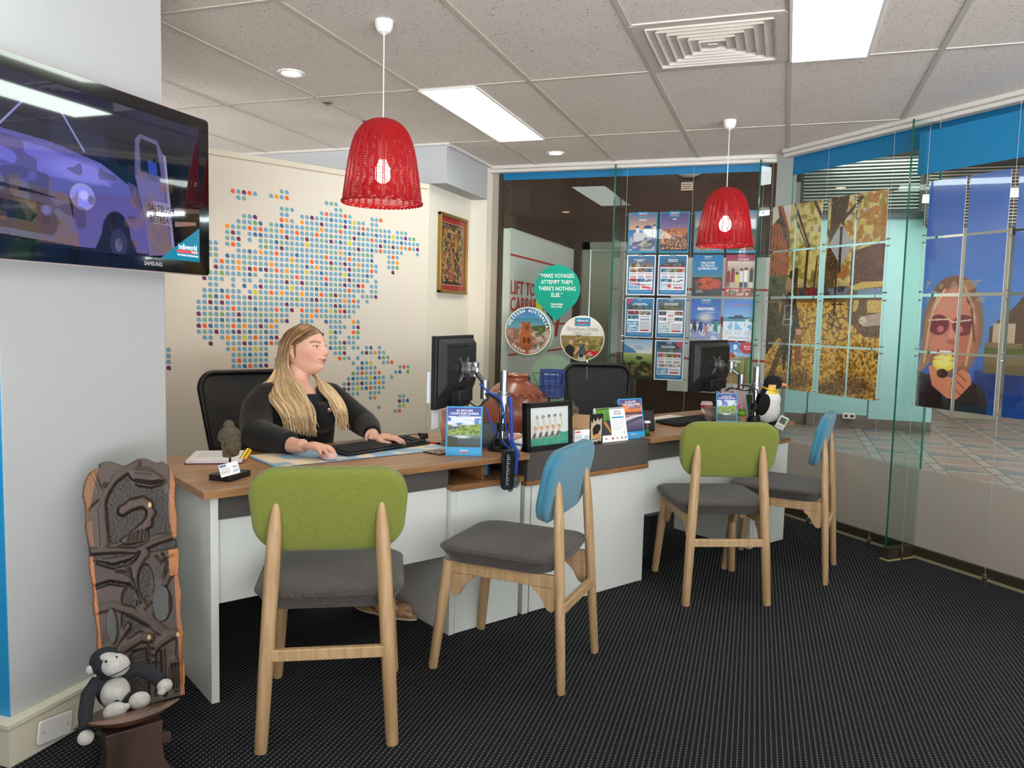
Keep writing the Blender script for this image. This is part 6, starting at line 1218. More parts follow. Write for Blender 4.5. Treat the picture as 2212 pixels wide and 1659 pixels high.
# ---------------------------------------------------------------- second desk, right end
r = prop('coffee_cup', 'red and white takeaway cup behind the cruise stand on the second desk', 'cup', 3.02, .32, ZD)
bm = nb(); rings = [(.027, 0), (.029, .04), (.033, .088)]; lathe(bm, rings, 28); o = blob('cup', bm, M_attr('paper_cup', .5), r, voxel=.0015, it=0)
paint(o, lambda x, y, z: np.where(((np.sin(z*95+np.arctan2(y, x)*1.0) > .35))[:, None], hexa('f0e4e0'), hexa('cf4a44')))
bm = nb(); lathe(bm, [(.036, .086), (.036, .092), (.032, .096), (.031, .104), (.028, .105)], 28); mk('lid', bm, M('lid_pink', 'e9cfc8', .4), r)
r = prop('paper_sheet', 'white printed sheet behind the keyboard on the second desk', 'paper', 2.86, .44, ZD, 10); bm = nb(); box(bm, -.15, .15, -.10, .10, 0, .001); mk('sheet', bm, M('paper'), r); P = Pic(60, 40, 'f4ead8', 4); P.words(.05, .1, .95, .9, 9, 'b09a7a', .5); o = picture('print', P, .28, .19, r, 0, 0, 0); o.rotation_euler = (R(-90), 0, 0); o.location = (0, 0, .0016)
r = prop('glass_tumbler', 'dimpled clear tumbler between the coffee cup and the far cruise stand', 'glass', 2.90, .20, ZD); bm = nb(); lathe(bm, [(.030, 0), (.034, .09), (.032, .09), (.028, .005)], 28); mk('tumbler', bm, M('rough_glass', 'e6dfd8', .12, trans=.85), r); bm = nb(); lathe(bm, [(.0345, .086), (.0355, .09), (.0345, .092)], 28); mk('rim', bm, M('rough_glass'), r)
r = prop('leaflet_holder', 'pink leaflets standing behind the far cruise stand', 'leaflets', 3.16, .26, ZD, -36)
for k in range(3): bm = nb(); box(bm, -.055+.006*k, .055+.006*k, .012*k, .012*k+.002, 0, .155+.004*k); mk('leaflet', bm, M(['pink_paper', 'pale_pink', 'pink_paper'][k], ['d89aa8', 'f0d0d4', 'd89aa8'][k], .5), r)
# crochet cactus
r = prop('crochet_cactus', 'crocheted green cactus with a pink flower in a beige pot', 'cactus', 3.035, .085, ZD)
bm = nb(); lathe(bm, [(.018, 0), (.028, .012), (.030, .026), (.026, .038), (.020, .040)], 24); mk('pot', bm, M('knit_beige', 'a98a72', .95, bump=(500, 1.0)), r)
bm = nb(); tube(bm, [(.029*math.cos(a), .029*math.sin(a), .038+.003*math.sin(a*9)) for a in [2*PI*i/36 for i in range(36)]], .0055, 7, closed=True); mk('pot_rim', bm, M('knit_beige'), r)
bm = nb(); ell(bm, (0, 0, .058), (.030, .024, .018), 16); ell(bm, (-.004, 0, .086), (.016, .015, .014), 12); mk('stem', bm, M('knit_green', '6f9a2c', .95, bump=(500, 1.0)), r)
bm = nb(); [ell(bm, (-.020+.012*math.cos(a), .004*math.sin(a), .103+.012*math.sin(a)), .008, 8) for a in [2*PI*i/6 for i in range(6)]]; ell(bm, (-.018, -.004, .096), .009, 8); mk('flower', bm, M('knit_pink', 'dd6f9a', .95, bump=(500, 1.0)), r)
r = prop('mini_figure', 'small doll with a pink and red outfit beside the far monitor post', 'figurine', 3.10, .11, ZD)
bm = nb(); ell(bm, (0, 0, .016), (.013, .011, .017), 12); mk('skirt', bm, M('doll_red', 'cc2f3c', .6), r); bm = nb(); ell(bm, (0, 0, .040), (.011, .009, .014), 12); mk('blouse', bm, M('doll_pink', 'e0b0c0', .6), r); bm = nb(); ell(bm, (0, 0, .060), .010, 12); mk('head', bm, M('doll_skin', 'd9a888', .6), r); bm = nb(); ell(bm, (0, .003, .064), (.0115, .011, .010), 12); mk('hair', bm, M('doll_hair', '7a4f34', .7), r)
bm = nb(); box(bm, -.035, .035, -.001, .001, 0, .215); r = prop('tall_card', 'tall pale pink card leaning behind the far monitor post', 'card', 3.22, .20, ZD, -36); o = mk('card', bm, M('pale_card', 'e6d3d4', .6), r); P = Pic(24, 60, 'e9d8d8', 2); P.specks(0, 0, 1, 1, .03, ['8a6a70']); picture('print', P, .066, .208, r, 0, .107, -.0014); r.rotation_euler[1] = R(-10)
# toy penguin
def plush_bump(): return (160, .5)
r = prop('toy_penguin', 'plush emperor penguin with a yellow ribbon at the far end of the second desk', 'soft toy', 3.165, .015, ZD, -52); r.scale = (1.14, 1.14, 1.10)
# local: looks toward +x
bm = nb(); ell(bm, (.0, 0, .075), (.072, .066, .078), 24); ell(bm, (.010, 0, .125), (.062, .058, .062), 20); ell(bm, (.012, 0, .182), (.036, .035, .030), 16); ell(bm, (.028, 0, .215), (.046, .040, .040), 20); tube(bm, [(-.05, 0, .04), (-.085, 0, .012)], [.03, .012], 10)
o = blob('body', bm, M_attr('plush', .95, bump=plush_bump()), r, voxel=.004)
def pen(x, y, z):
    c = np.tile(hexa('101013'), (len(x), 1)); belly = (x > -.028+.25*(z-.08)) & (z < .175); c[belly] = hexa('e2e0dc')
    fr = (x > .0) & (z > .160) & (z < .186); c[fr] = hexa('e8cf60'); ck = (np.abs(y) > .022) & (x > .005) & (x < .04) & (z > .186) & (z < .207); c[ck] = hexa('ecc27a'); return c
paint(o, pen)
for q in (-1, 1): bm = nb(); ell(bm, (-.018, q*.064, .105), (.030, .012, .058), 16, rot=Matrix.Rotation(R(12), 3, 'Y')); mk('wing', bm, M('plush_black', '101013', .95, bump=(160, .5)), r)
bm = nb(); tube(bm, [(.066, 0, .215), (.085, 0, .212), (.108, 0, .205)], [.012, .009, .002], 10); mk('beak', bm, M('plush_black'), r); bm = nb(); tube(bm, [(.070, -.004, .210), (.088, -.004, .208), (.102, -.003, .204)], [.0115, .0085, .002], 10); mk('beak_stripe', bm, M('beak_orange', 'd88a5c', .8), r)
for q in (-1, 1): bm = nb(); ell(bm, (.058, q*.029, .224), .0042, 8); mk('eye', bm, M('eye_black', '0a0806', .1), r)
for q in (-1, 1): bm = nb(); ell(bm, (.045, q*.03, .008), (.034, .018, .009), 12); mk('foot', bm, M('plush_black'), r)
YEL = M('yellow_ribbon', 'e9c81c', .5); bm = nb(); tube(bm, [(.014+.039*math.cos(a), .038*math.sin(a), .183-.009*math.cos(a)) for a in [2*PI*i/40 for i in range(40)]], .0042, 6, closed=True); mk('ribbon', bm, YEL, r); bm = nb(); tube(bm, [(.03, -.036, .178), (.062, -.044, .168)], [.006, .004], 6, flat=.4); tube(bm, [(.03, -.034, .18), (.05, -.05, .183)], [.006, .004], 6, flat=.4); mk('bow', bm, YEL, r)
P = Pic(30, 50, 'e9e6e0', 3); P.rect(.1, .08, .9, .6, '5c7a4c'); P.blotch(.1, .08, .9, .6, 10, .5, '2c3a2c', .9, 4); P.words(.1, .7, .9, .95, 3, '666666'); bm = nb(); prism(bm, [(-.022, -.035), (.022, -.035), (.022, .035), (-.022, .035)], 0, .001, mat=Matrix.Translation((.075, -.05, .015)) @ Matrix.Rotation(R(25), 4, 'Y')); mk('tag_card', bm, CARD, r); o = picture('tag_print', P, .040, .064, r, 0, 0, -.0008); o.location = (.075, -.05, .015); o.rotation_euler = (0, R(25), 0)
# shelf of the angled return on the far side
# ---------------------------------------------------------------- behind the desks
pk = dup.__doc__
r = thing('clay_jar', 'large round terracotta jar behind the first monitor', 'jar', (-1.475, 4.36, .45), 0)
bm = nb(); lathe(bm, [(.10, 0), (.13, .03), (.195, .15), (.212, .25), (.200, .33), (.165, .405), (.115, .455), (.080, .475), (.068, .485), (.066, .497), (.074, .508), (.078, .512), (.070, .517), (.055, .51), (.052, .46)], 48); mk('jar', bm, M('terracotta', '94503a', .28, noise=(7, .45), coat=.25, bump=(40, .15)), r)
bm = nb(); tube(bm, [((.17+.004)*math.cos(a), (.17+.004)*math.sin(a), .402+.012*math.sin(a*22)) for a in [2*PI*i/220 for i in range(220)]], .0022, 5, closed=True); mk('zigzag_band', bm, M('dark_clay', '4c2c22', .6), r)
bm = nb(); box(bm, -.16, .16, -.16, .16, .03, .45); 
r = thing('low_cabinet', 'plain white low cabinet under the terracotta jar', 'cabinet', (-1.485, 4.385, 0), 20); mk('body', bm, LAM, r, bevel=.003); bm = nb(); box(bm, -.155, .155, -.155, .155, .0, .03); mk('plinth', bm, GREY, r)
r = thing('brochure_rack', 'black wire rack holding dark blue brochures behind the terracotta jar', 'rack', (-1.375, 4.70, .80), 12)
WI = M('black_wire', '0c0c0d', .4)
bm = nb(); [tube(bm, p, .0018, 5) for p in (([(-.10, -.05, .16), (.09, -.05, .16)]), ([(-.10, -.05, .16), (-.075, .0, .09), (-.06, .02, .0)]), ([(.09, -.05, .16), (.075, 0, .09), (.07, .02, 0)]), ([(-.07, -.03, .075), (.07, -.03, .075)]), ([(-.06, -.02, 0), (.07, -.02, 0)]), ([(-.04, -.052, .165), (-.02, -.02, 0)]), ([(.0, -.052, .165), (.01, -.02, 0)]), ([(.045, -.052, .165), (.04, -.02, 0)]))]; cyl(bm, (0, .03, -.79), (0, .03, .09), .007, n=8); o = mk('wire_frame', bm, WI, r)
bm = nb(); box(bm, -.055, .055, -.03, .08, -.80, -.785); mk('base', bm, WI, r)
for k in range(3):
    P = Pic(40, 60, '12357c', 4+k); P.words(.2, .12, .9, .22, 1, 'c8d4ee'); P.words(.15, .36, .9, .8, 4, '4a6ab0')
    q = bpy.data.objects.new('brochure', None); bpy.data.objects.remove(q)
    bm = nb(); box(bm, -.065, .065, -.002, .004, 0, .18, mat=Matrix.Translation((.006+.012*k, -.03+.012*k, .005)) @ Matrix.Rotation(R(-14), 4, 'X')); mk('brochure', bm, M('navy_paper', '12357c', .4), r)
    if k == 0: o = picture('brochure_print', P, .126, .176, r, 0, .09, -.0026); o.location = (.006, -.03, .005); o.rotation_euler = (R(-14), 0, 0)
# waste bin liner under the second desk
r = thing('waste_bin', 'black wire bin with a clear plastic liner under the second desk', 'bin', tuple(D(2.47, .33, 0)), RZD)
bm = nb(); lathe(bm, [(.09, 0), (.105, .27), (.103, .27), (.088, .004)], 28); mk('bin', bm, M('bin_dark', '1d1f21', .4), r)
bm = nb(); lathe(bm, [(.108, .235), (.112, .265), (.106, .285), (.1, .28)], 28); mk('liner', bm, M('plastic_bag', 'b8bcc0', .2, trans=.5, alpha=.7), r); bm = nb(); ell(bm, (0, 0, .2), (.07, .07, .05), 10); mk('rubbish', bm, M('rubbish_grey', 'a9a9a4', .8), r)
office_chair('empty black mesh office chair behind the second desk, in front of the far glass', (-1.04, 4.70, 0), 199, 1.01, w0=.45)
# plate on the skirting of the pillar
r = thing('outlet_plate', 'crooked white blank power plate on the skirting of the pillar', 'outlet', (-1.989, 1.69, .055), 90); r.rotation_euler[1] = R(0)
bm = nb(); prism(bm, rrect(-.058, .058, -.034, .034, .008, 3), -.006, 0, mat=Matrix.Rotation(R(8), 4, 'Y')); mk('plate', bm, M('white_frame'), r, bevel=.002); 
for q in (-1, 1): bm = nb(); cyl(bm, (q*.042, -.0062, q*-.006), (q*.042, -.0072, q*-.006), .005, n=12); mk('screw', bm, M('screw_cap', 'c9c4b8', .4), r)
# ================================================================ THE WOMAN AT THE FIRST DESK
# own frame: +x to her left, -y the way she faces the desk, origin on the floor under her
RP = thing('person', 'woman with long blonde hair in a black cardigan sitting at the first desk, looking right', 'person', tuple(D(.62, .86, 0)), RZD)
Fh = Vector((.54, -.84, 0)).normalized(); Rh = Vector((-Fh.y, Fh.x, 0))*-1; Uh = Vector((0, 0, 1))     # Rh: toward her right (to the camera)
Rh = Vector((-.895, -.446, 0)).normalized(); HC = Vector((.072, -.060, 1.125))
Fh = Vector((.446, -.895, .03)).normalized()
def hp(r, f, u): return HC+Rh*r+Fh*f+Uh*u
# ---- head: one closed surface pushed and pulled from an egg
def head_mesh():
    bm = nb(); bmesh.ops.create_uvsphere(bm, u_segments=110, v_segments=90, radius=1)
    G = [  # centre (r symmetrical), spread, push (r, f, u)
        ((0, .086, .048), (.040, .030, .024), (0, .004, 0)),       # brow
        ((0, .092, .012), (.008, .022, .018), (0, .0100, 0)),       # bridge
        ((0, .102, -.010), (.0085, .022, .012), (0, .0200, .0015)),      # tip
        ((.010, .100, -.016), (.0055, .014, .006), (.003, .0055, 0)),  # wings
        ((.031, .082, .020), (.013, .020, .010), (0, -.0075, 0)),    # sockets
        ((.046, .066, -.012), (.020, .024, .020), (.005, .007, 0)),  # cheeks
        ((.030, .080, -.026), (.016, .020, .016), (.001, .0045, 0)),
        ((0, .090, -.0345), (.020, .020, .0050), (0, .0125, 0)),       # upper lip
        ((0, .088, -.0445), (.018, .020, .0056), (0, .0140, 0)),       # lower lip
        ((0, .09, -.0395), (.022, .018, .0020), (0, -.0035, 0)),       # mouth line
        ((.026, .08, -.035), (.006, .014, .005), (0, -.003, .001)),
        ((0, .084, -.056), (.022, .016, .006), (0, -.003, 0)),
        ((0, .080, -.072), (.028, .030, .017), (0, .0235, -.002)),        # chin
        ((.045, .010, -.070), (.026, .040, .022), (.006, 0, -.004)), # jaw
        ((0, .040, -.092), (.035, .035, .018), (0, .014, -.008)),     # under the chin
    ]
    for v in bm.verts:
        d = v.co.copy(); r, f, u = d.x, d.y, d.z
        w = .0765*(1-.22*max(0, -u)**1.5-(.06*max(0, f)*max(0, .4-u))); 
        back = .100 if f < 0 else .103
        p = Vector((r*w, f*back-(.028*max(0, -u)**1.2 if f < 0 else 0)*f*-1*-1, u*(.112 if u > 0 else .104)))
        if f < 0 and u < -.15: p.y *= 1-.42*min(1, (-u-.15)/.7)
        if f > 0: p.y *= 1-.10*max(0, -u-.2); p.y += .004*(1-abs(r))
        s = -1 if p.x < 0 else 1; q = Vector((abs(p.x), p.y, p.z)); add = Vector()
        for c, sg, ps in G:
            e = sum(((q[i]-c[i])/sg[i])**2 for i in range(3))
            if e < 14: add += Vector(ps)*math.exp(-e*.5)
        add.x *= s; v.co = p+add
    return bm
FACE = None
bm = head_mesh(); BB = Matrix(((Rh.x, Fh.x, 0, HC.x), (Rh.y, Fh.y, 0, HC.y), (Rh.z, Fh.z, 1, HC.z), (0, 0, 0, 1)))
bmesh.ops.transform(bm, matrix=BB, verts=bm.verts)
# ears
for q in (1, -1):
    e0 = hp(q*.074, -.004, 0); tube(bm, [hp(q*.070, .004, .018), hp(q*.080, -.002, .026), hp(q*.083, -.016, .020), hp(q*.081, -.018, .0), hp(q*.076, -.006, -.022), hp(q*.071, .003, -.026), hp(q*.070, .004, -.018)], [.004, .0055, .006, .0055, .0062, .005, .003], 8); ell(bm, hp(q*.073, -.007, .002), (.007, .012, .018), 12)
# neck, upper chest, arms, hands: skin where the photo shows it
tube(bm, [hp(.0, -.022, -.045), (.048, -.050, 1.035), (.040, -.055, .985), (.038, -.075, .945), (.036, -.090, .90)], [.046, .050, .053, .068, .085], 24)
tube(bm, [(-.04, -.055, .925), (.04, -.085, .93), (.12, -.085, .92)], [.035, .055, .035], 16)
ell(bm, (.040, -.115, .885), (.10, .055, .065), 20)
def capsule_chain(pts, rs, n=12):
    tube(bm, pts, rs, n)
    ell(bm, pts[-1], rs[-1]*.98, n); ell(bm, pts[0], rs[0], n)
def hand(wr, dr, side, spread, curl, down, sc=1.0, thumb=1):
    """wr wrist, dr pointing direction, side unit toward the thumb, palm faces down"""
    wr, dr, side = Vector(wr), Vector(dr).normalized(), Vector(side); side = (side-dr*side.dot(dr)).normalized(); up = Vector((0, 0, 1))
    tube(bm, [wr-dr*.02, wr+dr*.012, wr+dr*.045+up*.004, wr+dr*.078+up*.002], [.024*sc, .025*sc, .033*sc, .032*sc], 16, flat=.50, up=(0, 0, 1))
    tips = []
    for k, (off, ln) in enumerate(((.026, .068), (.009, .076), (-.009, .070), (-.025, .054))):
        kn = wr+dr*(.078-.004*abs(k-1.2))+side*off*sc+up*.003; d = (dr+side*(.16*(1.3-k))*spread).normalized(); a = curl[k]; pts = [kn-d*.010, kn]; ang = down
        p = kn
        for seg in (.44, .32, .24): p = p+(d*math.cos(R(ang))-up*math.sin(R(ang)))*(ln*seg*sc); pts.append(p.copy()); ang += a
        capsule_chain(pts, [.0088*sc, .0092*sc, .0083*sc, .0074*sc, .0062*sc]); tips.append((pts[-1].copy(), d, up))
    b = wr+dr*.022+side*.020*sc-up*.004; t1 = b+(dr*.55+side*.75)*.030*sc-up*.004; t2 = t1+(dr*.85+side*.30)*.028*sc-up*.004; t3 = t2+(dr*.95-side*.02)*.022*sc-up*.002
    capsule_chain([b, t1, t2, t3], [.0135*sc, .0112*sc, .0090*sc, .0075*sc]); tips.append((t3.copy(), dr, up)); return tips
WR, WL = Vector((-.124, -.482, .768)), Vector((.245, -.385, .758))
tube(bm, [(-.200, -.225, .78), (-.165, -.34, .766), (-.135, -.44, .760), WR], [.046, .040, .030, .0265], 18)
tube(bm, [(.285, -.25, .80), (.262, -.33, .775), WL], [.040, .034, .0255], 18)
tR = hand(WR, (.38, -.92, 0), (.92, .38, 0), .55, (24, 26, 26, 26), 4)
tL = hand(WL, (.74, -.67, 0), (-.67, -.74, 0), .9, (18, 20, 20, 22), 8)
# legs under the desk down to the sandals
for x0, kn, an, toe in ((-.10, (.02, -.40, .50), (.20, -.40, .085), (.245, -.50, .045)), (.12, (.20, -.42, .50), (.235, -.50, .085), (.288, -.60, .045))):
    kn, an, toe = Vector(kn), Vector(an), Vector(toe); tube(bm, [kn, kn.lerp(an, .35), kn.lerp(an, .8), an], [.058, .056, .038, .036], 16)
    d = (toe-an); d.z = 0; d.normalize(); tube(bm, [an-d*.035+Vector((0, 0, -.038)), an+d*.03+Vector((0, 0, -.03)), an+d*.085+Vector((0, 0, -.043)), an+d*.115+Vector((0, 0, -.047))], [.030, .034, .036, .028], 14, flat=.62); sd = Vector((-d.y, d.x, 0))
    for k in range(5):
        o_ = (k-2)*.0145; s_ = 1.0 if k not in (0, 4) else 1; big = (k == (0 if x0 > 0 else 0)); rr = .0105 if big else .0075; L_ = .155-(.008*k); capsule_chain([an+d*.11+sd*o_+Vector((0, 0, -.048)), an+d*(L_-.012)+sd*o_*1.05+Vector((0, 0, -.050)), an+d*L_+sd*o_*1.05+Vector((0, 0, -.054))], [rr, rr, rr*.85], 10)
ell(bm, (.02, -.02, .60), (.15, .12, .16), 16); ell(bm, (.02, -.04, .78), (.13, .10, .16), 16)
for x0, kn in ((-.10, (.02, -.40, .50)), (.12, (.20, -.42, .50))): tube(bm, [(x0, 0, .53), Vector(kn)], [.08, .058], 16)
for x0, el in ((-.165, (-.200, -.215, .775)), (.225, (.285, -.24, .80))): tube(bm, [(x0*.4, -.06, .90), (x0*.95, -.09, .87), el], [.04, .036, .034], 14)
body = blob('body', bm, M_attr('skin', .48), RP, voxel=.0034, it=2, fac=.5)
sk = MATS['skin'].node_tree.nodes['Principled BSDF'].inputs; sk['Subsurface Weight'].default_value = .25; sk['Subsurface Radius'].default_value = (1, .35, .2); sk['Subsurface Scale'].default_value = .012; sk['Specular IOR Level'].default_value = .35
def skinpaint(x, y, z):
    P_ = np.stack([x, y, z], 1); q = P_-np.array(HC); r = q@np.array(Rh); f = q@np.array(Fh); u = q[:, 2]; ar = np.abs(r)
    c = np.tile(hexa('dcab94'), (len(x), 1))
    def blend(m, col):
        nonlocal c
        m = np.clip(m, 0, 1)[:, None]; c = c*(1-m)+hexa(col)*m
    g = lambda cr, cf, cu, sr, sf, su: np.exp(-.5*(((ar-cr)/sr)**2+((f-cf)/sf)**2+((u-cu)/su)**2))
    blend(.55*g(.045, .07, -.010, .018, .03, .016), 'd08272'); blend(.35*g(0, .12, -.010, .010, .02, .010), 'd08c7c'); blend(.25*g(.074, -.01, 0, .01, .02, .03), 'd08a78')
    head = f > .055
    lipu = np.exp(-.5*(((u+.0355+.00-.0018*np.cos(ar*160))/.0024)**2))*np.exp(-.5*(ar/.0135)**4)*head; lipl = np.exp(-.5*(((u+.0440-ar*ar*4)/.0034)**2))*np.exp(-.5*(ar/.0125)**4)*head
    blend(.85*lipu, 'b4605c'); blend(.85*lipl, 'c06a68'); blend(.95*np.exp(-.5*(((u+.0395-ar*ar*9)/.0014)**2))*np.exp(-.5*(ar/.023)**4)*head, '6a2c2a')
    brow = np.exp(-.5*(((u-(.0395+.004*np.clip((ar-.015)/.02, 0, 1)-.004*np.clip((ar-.038)/.014, 0, 1)))/.0026)**2))*((ar > .013) & (ar < .052))*head; blend(.9*brow, '6b4a38')
    lid = np.exp(-.5*(((u-(.0262-((ar-.032)/.016)**2*.004))/.0011)**2))*((ar > .017) & (ar < .048))*head; blend(.85*lid, '3a2420')
    blend(.35*np.exp(-.5*(((u-.0135)/.003)**2))*((ar > .020) & (ar < .044))*head, 'b57f70')
    nail = np.zeros(len(x))
    for (t, d, up) in tR+tL:
        e = P_-np.array(t+Vector((0, 0, .004))); nail = np.maximum(nail, np.exp(-(e**2).sum(1)/(2*.0042**2)))
    blend(.8*nail, 'c98a8e'); return c
paint(body, skinpaint)
# eyes looking the way the head turns
for q in (1, -1):
    c_ = hp(q*.0305, .0815, .0195); bm = nb(); ell(bm, c_, (.0118, .0118, .0118), 18); eye = mk('eye', bm, M('eye_white', 'd9cfc8', .15), RP)
    bm = nb(); g = (Fh+Rh*-.06).normalized(); cyl(bm, c_+g*.0098, c_+g*.0121, .0064, .0046, 16); mk('iris', bm, M('iris_brown', '2e2018', .1), eye)
    bm = nb(); sv = bmesh.ops.create_uvsphere(bm, u_segments=28, v_segments=24, radius=.0127)['verts']; bmesh.ops.delete(bm, geom=[v for v in sv if -.0050 < v.co.z < .0034], context='VERTS')
    for v in bm.verts: v.co = c_+Rh*v.co.x+Fh*v.co.y+Uh*v.co.z
    mk('eyelid', bm, M('lid_skin', 'cf9a86', .5), eye, solid=.0008)
    bm = nb(); tube(bm, [c_+Rh*(.0125*math.sin(a))+Fh*(.0125*math.cos(a))+Uh*(.0036-.0014*abs(math.sin(a))) for a in [R(-75+15*i) for i in range(11)]], .0011, 5); mk('eyelash', bm, M('lash', '2a1b16', .6), eye)
bm = nb(); ell(bm, hp(.0795, .0015, -.0265), .0042, 12); mk('earring', bm, M('pearl', 'eadfd2', .15, coat=1), RP)
# ---- clothes
BK = M('black_knit', '0c0b0d', .92, bump=(350, .5), sheen=.15)
bm = nb()
def orings(lst, n=36):
    rg_ = []
    for (cx, cy, z, rx, ry, rot) in lst: a = R(rot); rg_.append(ring(bm, (cx, cy, z), Vector((math.cos(a), math.sin(a), 0)), Vector((-math.sin(a), math.cos(a), 0)), rx, ry, n))
    skin(bm, rg_)
orings([(.02, -.0, .47, .195, .15, 0), (.02, -.01, .56, .200, .158, -4), (.022, -.03, .66, .185, .150, -8), (.025, -.05, .76, .182, .150, -12), (.028, -.065, .84, .180, .142, -14), (.030, -.070, .90, .168, .115, -14), (.032, -.068, .94, .120, .080, -14), (.034, -.062, .958, .075, .055, -14)])
ell(bm, (-.035, -.155, .835), (.075, .065, .068), 18); ell(bm, (.085, -.185, .835), (.075, .065, .068), 18)
tube(bm, [(-.06, -.055, .955), (-.115, -.062, .935), (-.155, -.085, .885), (-.180, -.130, .83), (-.205, -.20, .785), (-.185, -.285, .775), (-.155, -.365, .770), (-.142, -.405, .768)], [.036, .052, .064, .068, .066, .060, .050, .045], 22)
tube(bm, [(.13, -.075, .952), (.185, -.085, .930), (.225, -.110, .880), (.262, -.160, .83), (.290, -.225, .795), (.278, -.290, .785), (.258, -.345, .772), (.252, -.360, .770)], [.036, .050, .060, .062, .058, .050, .040, .037], 22)
tr = body
card = blob('cardigan', bm, BK, RP, voxel=.0065, it=5)
# cut the front open: drop faces in the opening and show the navy top in it
def carve(o, fn):
    b = bmesh.new(); b.from_mesh(o.data); dl = [f for f in b.faces if fn(f.calc_center_median(), f.normal)]; bmesh.ops.delete(b, geom=dl, context='FACES')
    for _ in range(6):
        bv = {v: sum((e.other_vert(v).co for e in v.link_edges if e.is_boundary), Vector())/2 for v in b.verts if v.is_boundary and sum(e.is_boundary for e in v.link_edges) == 2}
        for v, c in bv.items(): v.co = v.co.lerp(c, .6)
    b.to_mesh(o.data); b.free()
fr = Vector((-.24, -.97, 0)).normalized(); fx = Vector((.97, -.24, 0))
def opening(p, n=None):
    q = p-Vector((.03, -.07, 0)); s = q.dot(fx); d = q.dot(fr); w0, w1 = -.058-.020*max(0, (p.z-.86)/.1), .062+.02*max(0, (p.z-.86)/.1)
    if d > .02 and w0 < s < w1 and .60 < p.z < .94: return True
    return p.z > .925 and d > -.01 and abs(s) < .080
carve(card, opening)
md = card.modifiers.new('th', 'SOLIDIFY'); md.thickness = .004; md.offset = 0
bm = nb(); orings([(.022, -.03, .60, .170, .140, -8), (.025, -.05, .76, .172, .143, -12), (.028, -.067, .84, .170, .140, -14), (.030, -.078, .895, .155, .122, -14), (.032, -.082, .93, .120, .098, -14), (.034, -.080, .950, .095, .078, -14)])
ell(bm, (-.035, -.155, .833), (.070, .061, .064), 18); ell(bm, (.085, -.185, .833), (.070, .061, .064), 18)
top = blob('navy_top', bm, M('navy_cloth', '11141f', .8, bump=(25, .5)), RP, voxel=.006, it=5)
carve(top, lambda p, n: p.z > .938-.0*abs(p.x-.036))
P = Pic(30, 24, '11141f', 2); P.ell(.35, .3, .2, .18, 'd8dce4'); P.rect(.3, .38, .8, .8, 'c9323c'); P.rect(.2, .55, .9, .7, 'c9323c')
o = picture('badge', P, .028, .022, RP, 0, 0, 0); o.location = (.106, -.2475, .873); o.rotation_euler = (R(-12), 0, R(-2))
bm = nb(); orings([(.02, 0, .455, .19, .16, 0), (.02, 0, .52, .19, .16, 0), (.02, -.0, .60, .175, .14, 0)])
for x0, kn in ((-.10, (.02, -.40, .50)), (.12, (.20, -.42, .50))): tube(bm, [(x0, -.03, .53), (x0*.9, -.2, .525), Vector(kn)], [.088, .085, .068], 18)
tube(bm, [(.02, -.40, .50), (.11, -.40, .30), (.175, -.40, .14)], [.068, .064, .058], 16); tube(bm, [(.20, -.42, .50), (.22, -.46, .30), (.232, -.49, .14)], [.068, .064, .058], 16)
blob('trousers', bm, M('black_cloth', '101012', .9), RP, voxel=.009, it=4)
# watch band on the left wrist
bm = nb(); c_, d_ = WL+Vector((.74, -.67, 0)).normalized()*-.020, Vector((.74*.5+.1, -.67, 0)).normalized(); x_, y_ = frame_of(d_)
pts = [c_+x_*(.0295*math.cos(a))+y_*(.0255*math.sin(a)) for a in [2*PI*i/28 for i in range(28)]]; tube(bm, pts, .0065, 8, closed=True, flat=.35); mk('watch_band', bm, M('pink_band', 'd9a3a2', .5), RP)
# sandals
for an, toe in (((.20, -.40, .085), (.245, -.50, .045)), ((.235, -.50, .085), (.288, -.60, .045))):
    an, toe = Vector(an), Vector(toe); d = toe-an; d.z = 0; d.normalize(); sd = Vector((-d.y, d.x, 0)); mt_ = Matrix(((sd.x, d.x, 0, an.x), (sd.y, d.y, 0, an.y), (0, 0, 1, 0), (0, 0, 0, 1)))
    o_pts = [(.036*math.sin(a)*(1+.12*math.cos(a)), .06+.108*-math.cos(a)) for a in [2*PI*i/28 for i in range(28)]]
    bm = nb(); slab(bm, o_pts, .002, .009); bmesh.ops.transform(bm, matrix=mt_, verts=bm.verts); s_ = mk('sandal', bm, M('pale_sole', 'd9cfc0', .7), RP, bevel=.002)
    bm = nb(); slab(bm, [(x*.97, .06+(y-.06)*.98) for x, y in o_pts], .009, .026); bmesh.ops.transform(bm, matrix=mt_, verts=bm.verts); mk('footbed', bm, M('cork', 'b08a60', .8), s_, bevel=.004)
    bm = nb()
    rg_ = []
    for y in (.075, .095, .118): rg_.append([bm.verts.new(((.038)*math.cos(a), y, .022+.046*math.sin(a)*(1-(y-.075)*3))) for a in [PI*i/14 for i in range(15)]])
    for a_, b_ in zip(rg_, rg_[1:]):
        for i in range(14): bm.faces.new((a_[i], a_[i+1], b_[i+1], b_[i]))
    bmesh.ops.transform(bm, matrix=mt_, verts=bm.verts); mk('strap', bm, M('tan_leather', 'b98a62', .7), s_, solid=.003)
